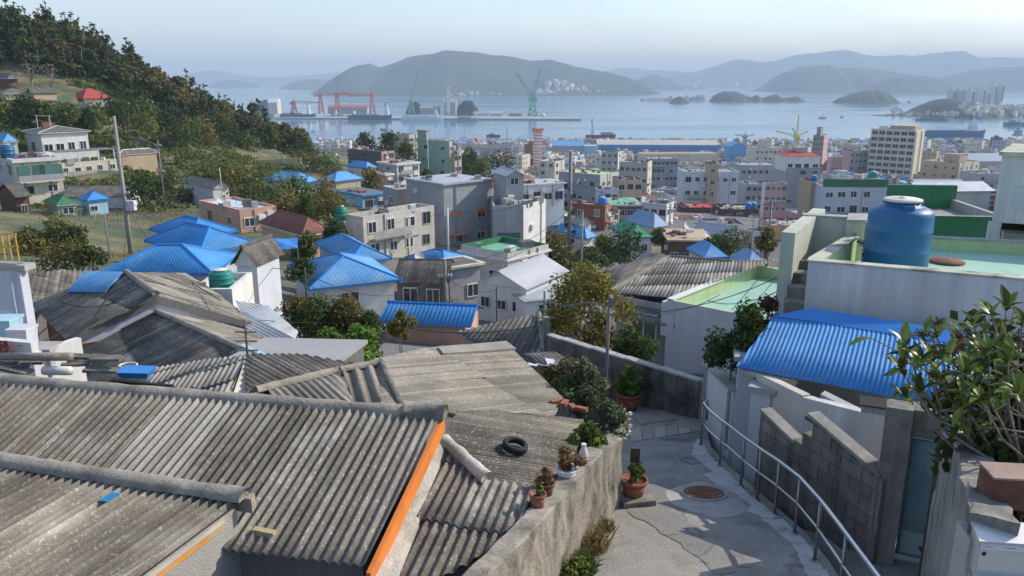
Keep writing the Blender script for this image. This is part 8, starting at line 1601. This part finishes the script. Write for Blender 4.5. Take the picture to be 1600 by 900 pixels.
# ------------------------------------------------------------------ poles and wires
TOPS = {}
def pole(key, label, x0, y0, x1, y1, D, r0=.09, r1=.16, m=pole_m, arms=(), box=None, low=2.5, name='utility_pole', cat='utility pole'):
    tp = atD(x0, y0, D); bt = atD(x1, y1, D); bt.x, bt.y = bt.x, bt.y
    bt = V3(tp.x, tp.y, bt.z); t = empty(name, bt, label, cat); h = tp.z - bt.z
    MB().tube([bt - V3(0, 0, low), tp], [r1, r0], 10).build('shaft', m, t, True)
    for (f, w, an) in arms:
        z = bt.z + h * f; d = V3(math.cos(an), math.sin(an), 0); mb = MB(); mb.tube([V3(tp.x, tp.y, z) - d * w / 2, V3(tp.x, tp.y, z) + d * w / 2], .045, 5); mb.build('cross_arm', steel_dull, t)
        mb = MB()
        for k in (-.48, -.25, .25, .48): q = V3(tp.x, tp.y, z) + d * w * k; mb.lathe(q, [(.03, 0), (.07, .06), (.04, .1), (.07, .15), (.02, .22)], 7)
        mb.build('insulator', ceramic, t)
    if box:
        f, dx, sz = box; MB().box(V3(tp.x + dx, tp.y - .1, bt.z + h * f), sz).build('transformer_box', plaster_lilac, t); MB().tube([V3(tp.x, tp.y, bt.z + h * f), V3(tp.x + dx, tp.y - .1, bt.z + h * f)], .05, 5).build('box_bracket', steel_dull, t)
    mb = MB(); n = max(4, int(h / 1.1)); mbs = 0
    for k in range(n): z = bt.z + h * (.25 + .7 * k / n); mb.tube([V3(tp.x - .18, tp.y, z), V3(tp.x + .18, tp.y, z)], .018, 4)
    mb.build('step_bolt', steel_dull, t)['kind'] = 'stuff'
    TOPS[key] = (tp, bt); return t
pole('left', 'tall pale concrete utility pole with a transformer box on the left', 178, 181, 205, 398, 72, .13, .26, arms=((.42, 1.0, .2),), box=(.33, .62, (.75, .6, .9)))
pole('l2', 'slim grey wire pole behind the tall concrete one', 246, 218, 262, 322, 104, .07, .12, pole_dark, arms=((.9, .7, .3), (.5, .8, .3)))
pole('l3', 'short thin pole at the edge of the dry grass bank', 163, 335, 176, 400, 62, .05, .07, pole_dark)
pole('l4', 'thin white mast beside the small white cottage', 343, 262, 345, 296, 118, .05, .07, ceramic, name='mast', cat='mast')
mid = pole('mid', 'tall dark utility pole crowded with cables in the middle of the picture', 892, 236, 892, 425, 76, .16, .26, pole_dark, arms=((.74, 3.0, .1), (.30, 1.0, .5), (.42, .9, .2)))
tp, bt = TOPS['mid']; h = tp.z - bt.z; mb = MB()
for f, dx, dy, s in ((.70, -.42, 0, .35), (.62, .4, -.1, .3), (.55, -.4, .1, .32), (.47, .3, 0, .25), (.36, -.35, 0, .3), (.30, .45, 0, .3), (.22, .35, 0, .28)): mb.box(V3(bt.x + dx, bt.y + dy, bt.z + h * f), (s, s, s * 1.3))
mb.build('cable_box', wire_m, mid)['kind'] = 'stuff'
mb = MB()
for k in range(16): f = .2 + .5 * k / 16; rr = random.Random(k); q = V3(bt.x + rr.uniform(-.3, .3), bt.y, bt.z + h * f); mb.tube([V3(bt.x, bt.y, q.z), q + V3(rr.uniform(-.6, .6), -.2, .2), q + V3(rr.uniform(-.9, .9), -.1, -.3)], .03, 4)
mb.build('cable_loop', wire_m, mid)['kind'] = 'stuff'
pole('m2', 'slimmer grey pole just right of the cable-crowded pole', 910, 332, 908, 425, 80, .10, .13, pole_m, arms=((.45, .8, .1),))
pole('w1', 'white pole in front of the grey house with the orange shutters', 699, 325, 703, 392, 90, .11, .13, ceramic)
pole('r1', 'grey pole with cable boxes left of the pale stair wall', 1206, 312, 1199, 425, 88, .12, .17, pole_dark, arms=((.97, 1.6, .1), (.5, .8, .4)), box=(.30, -.5, (.5, .4, .6)))
pole('r2', 'thin grey pole left of the cable-box pole', 1178, 338, 1177, 410, 92, .07, .1, pole_m, arms=((.98, .8, .1),))
pole('k1', 'dark wooden pole before the nearest mid-blue roof', 476, 418, 481, 478, 34, .04, .05, wood_dark)
pole('n1', 'dark pole at the peach house with cables fanning out', 695, 405, 699, 478, 56, .09, .11, pole_dark, arms=((.6, .9, .2),))
pole('n2', 'thin post in the yard below the dark grey slate roof', 652, 456, 651, 510, 44, .04, .05, wood_dark, name='post', cat='post')
pole('n3', 'thin post before the pale metal-roofed house', 776, 448, 778, 505, 50, .05, .06, wood_dark, name='post', cat='post')
pole('c1', 'wire pole on the crest with a small cross arm', 481, 203, 483, 245, 212, .09, .12, pole_dark, arms=((.9, 1.5, .2),))
pole('c2', 'tall thin mast against the pale green apartment block', 668, 215, 670, 285, 190, .07, .1, ceramic, name='mast', cat='mast')
pole('h1', 'lattice mast left of the orange banded tower', 812, 212, 812, 255, 600, .25, .4, steel_grey, name='mast', cat='mast', low=1)
pole('d1', 'thin grey post in the yard by the low brown house', 962, 345, 962, 400, 108, .06, .08, pole_m, name='post', cat='post')
pole('p1', 'rusty iron prop leaning at the end of the hipped roof', 382, 500, 396, 590, 13.2, .018, .02, rust, low=.3, name='prop', cat='prop')
pole('bw', 'bent grey post at the far end of the block wall', 851, 455, 853, 532, 20.6, .03, .035, pole_dark, low=.8, name='post', cat='post')
def wire(label, a, b, sag, r=.014, n=12, key=None):
    a, b = Vector(a), Vector(b); pts = [a.lerp(b, i / n) - V3(0, 0, sag * 4 * (i / n) * (1 - i / n)) for i in range(n + 1)]
    return tag(MB().tube(pts, r, 4).build('overhead_wire', wire_m, org_=a), label, 'wire', 'overhead wires')
def tpz(k, f): tp, bt = TOPS[k]; return bt.lerp(tp, f)
for k, (a, b, s, r, lab) in enumerate(((tpz('left', .42), tpz('k1', .9), 1.6, .022, 'long cable sagging from the tall concrete pole over the blue roofs to the wooden pole'), (tpz('left', .38), atD(345, 470, 26), 1.2, .02, 'cable from the tall concrete pole down to the patched grey roof'), (tpz('left', .40), atD(190, 430, 27), 1.0, .02, 'cable from the tall concrete pole to the ridge of the patched roof'), (tpz('left', .45), tpz('l2', .5), .8, .02, 'cable from the tall concrete pole to the slim grey pole'), (tpz('left', .8), tpz('l2', .9), .8, .018, 'upper wire between the tall concrete pole and the slim grey pole'), (tpz('left', .42), tpz('l3', .95), .5, .02, 'short cable from the tall concrete pole to the short pole on the bank'), (tpz('l2', .5), tpz('w1', .9), 4, .02, 'cable crossing the slope from the slim grey pole to the white pole'), (tpz('k1', .85), tpz('n1', .8), 1.5, .018, 'cable from the wooden pole to the pole at the peach house'), (tpz('k1', .6), atD(850, 508, 21), 1.0, .016, 'cable passing over the dark shrubs to the block wall'), (atD(405, 500, 26), tpz('n2', .7), .5, .014, 'cable over the dark shrubs to the thin yard post'), (tpz('n1', .9), tpz('mid', .5), 1.2, .022, 'cable from the peach house pole to the crowded pole'), (tpz('n1', .8), tpz('mid', .45), 1.5, .022, 'lower cable from the peach house pole to the crowded pole'), (tpz('n1', .6), tpz('n3', .9), .5, .016, 'cable from the peach house pole to the thin post'), (tpz('w1', .95), tpz('mid', .74), 1.3, .02, 'cable from the white pole to the arm of the crowded pole'), (tpz('mid', .74), tpz('r1', .95), 1.6, .022, 'long cable between the two dark poles'), (tpz('mid', .5), tpz('r1', .6), 2.0, .022, 'lower long cable between the two dark poles'), (tpz('mid', .55), tpz('m2', .95), .4, .018, 'short cable beside the crowded pole'), (tpz('m2', .5), tpz('d1', .9), .8, .018, 'cable from the slimmer grey pole to the yard post'), (tpz('r1', .9), atD(1335, 366, 17.5), 1.2, .018, 'cable running to the tall pier by the blue tank'), (tpz('r1', .6), atD(1330, 385, 17.5), 1.2, .016, 'lower cable running to the tall pier by the blue tank'), (tpz('r1', .5), tpz('r2', .8), .3, .018, 'short cable between the two poles by the stair wall'), (atD(952, 490, 16), atD(1125, 460, 23), .25, .010, 'thin cable from the slim alley pole over the white wall'), (atD(952, 492, 16), atD(1240, 420, 19), .3, .010, 'second thin cable from the slim alley pole to the stair wall'), (atD(1105, 470, 24), atD(1215, 455, 20), .2, .012, 'cable over the green terrace of the white-walled house'), (tpz('c1', .9), tpz('c2', .95), 2.5, .03, 'wire along the crest to the tall thin mast'), (atD(90, 470, 25), atD(205, 460, 25), .3, .014, 'black cable lying on the patched grey roof'), (atD(168, 462, 25.2), atD(112, 530, 22.5), .15, .02, 'cable hanging over the left slope of the patched grey roof'), (atD(20, 540, 17), atD(118, 500, 22), .2, .012, 'thin cable from the white terrace wall to the patched roof'))):
    wire(lab, a, b, s, r)
# satellite dishes seen as small discs among the roofs
def dish(label, x, y, D, r=.45):
    c = atD(x, y, D); t = empty('satellite_dish', c - V3(0, 0, r * 1.6), label, 'satellite dish'); d = V3(.5, -.75, .4).normalized(); s = d.orthogonal().normalized(); s2 = d.cross(s); mb = MB(); k0 = len(mb.v)
    for rr_, dz in ((.02, 0), (.5, .06), (.85, .18), (1, .28)):
        for j in range(14): a = 6.283 * j / 14; mb.v.append(tuple(c + (s * math.cos(a) + s2 * math.sin(a)) * rr_ * r + d * dz * r))
    for i in range(3):
        for j in range(14): mb.f.append((i * 14 + j, i * 14 + (j + 1) % 14, (i + 1) * 14 + (j + 1) % 14, (i + 1) * 14 + j)); mb.m.append(0)
    mb.build('dish', plaster_white, t, True); MB().tube([c - V3(0, 0, r * 1.6), c], r * .07, 5).build('mount', steel_dull, t); MB().tube([c - s2 * r * .8, c + d * r * .9], r * .05, 4).build('feed_arm', steel_dull, t)
for a in (('white satellite dish on the low brown house', 1104, 366, 110), ('white satellite dish left of the grey gabled house', 1072, 352, 122, .6), ('white satellite dish on the roof by the crowded pole', 884, 334, 120), ('small dish on the peach flat-roofed house', 345, 312, 86), ('small dish on the roof above the peach house', 655, 402, 64)): dish(*a)

rp = random.Random(5); seen = set()
for k in range(60):
    Yp = rp.uniform(125, 420); Xp = rp.uniform(.02, .62) * Yp; g_ = gz(Xp, Yp); xp, yp = pixof(V3(Xp, Yp, g_)); x_t, y_t = pixof(V3(Xp, Yp, g_ + 9))
    if any((hx - Xp) ** 2 + (hy - Yp) ** 2 < (hr * .9) ** 2 for hx, hy, hr in HOUSES) or not 870 < xp < 1560: continue
    best = min(KEY, key=lambda q: abs(q[1] - xp) + 1.5 * abs(q[2] - y_t)); rel = 'left of' if xp < best[1] else 'right of'
    lab = f"thin grey street pole {rel} {best[0]}"
    if lab in seen: continue
    seen.add(lab); t = empty('street_pole', V3(Xp, Yp, g_), lab, 'utility pole'); MB().tube([V3(Xp, Yp, g_ - 1), V3(Xp, Yp, g_ + 9)], [.16, .10], 6).build('shaft', pole_m, t); MB().tube([V3(Xp - .8, Yp, g_ + 8.4), V3(Xp + .8, Yp, g_ + 8.5)], .05, 4).build('cross_arm', steel_dull, t); MB().box(V3(Xp + .3, Yp, g_ + 7), (.5, .5, .8)).build('transformer', plaster_grey, t)
    wire(f"thin cable from the street pole {rel} {best[0]}", V3(Xp, Yp, g_ + 8.6), V3(Xp + rp.uniform(-18, 18), Yp + rp.uniform(-10, 10), g_ + rp.uniform(5, 8)), .8, .022)
# ------------------------------------------------------------------ sea air
hz = bpy.data.materials.new('sea_air'); hz.use_nodes = True; nt = hz.node_tree; nt.nodes.remove(nt.nodes['Principled BSDF'])
pv = nt.nodes.new('ShaderNodeVolumePrincipled'); pv.inputs['Color'].default_value = (.66, .83, 1, 1); pv.inputs['Density'].default_value = HAZE; pv.inputs['Anisotropy'].default_value = 0.0
nt.links.new(pv.outputs[0], nt.nodes['Material Output'].inputs['Volume'])
ztop = 330
o = MB().pbox((-HX, HY0, SEA - 1), (2 * HX, 0, 0), (0, HY1 - HY0, 0), (0, 0, ztop - SEA + 1)).build('haze', hz, org_=(0, 0, 0)); o['kind'] = 'stuff'
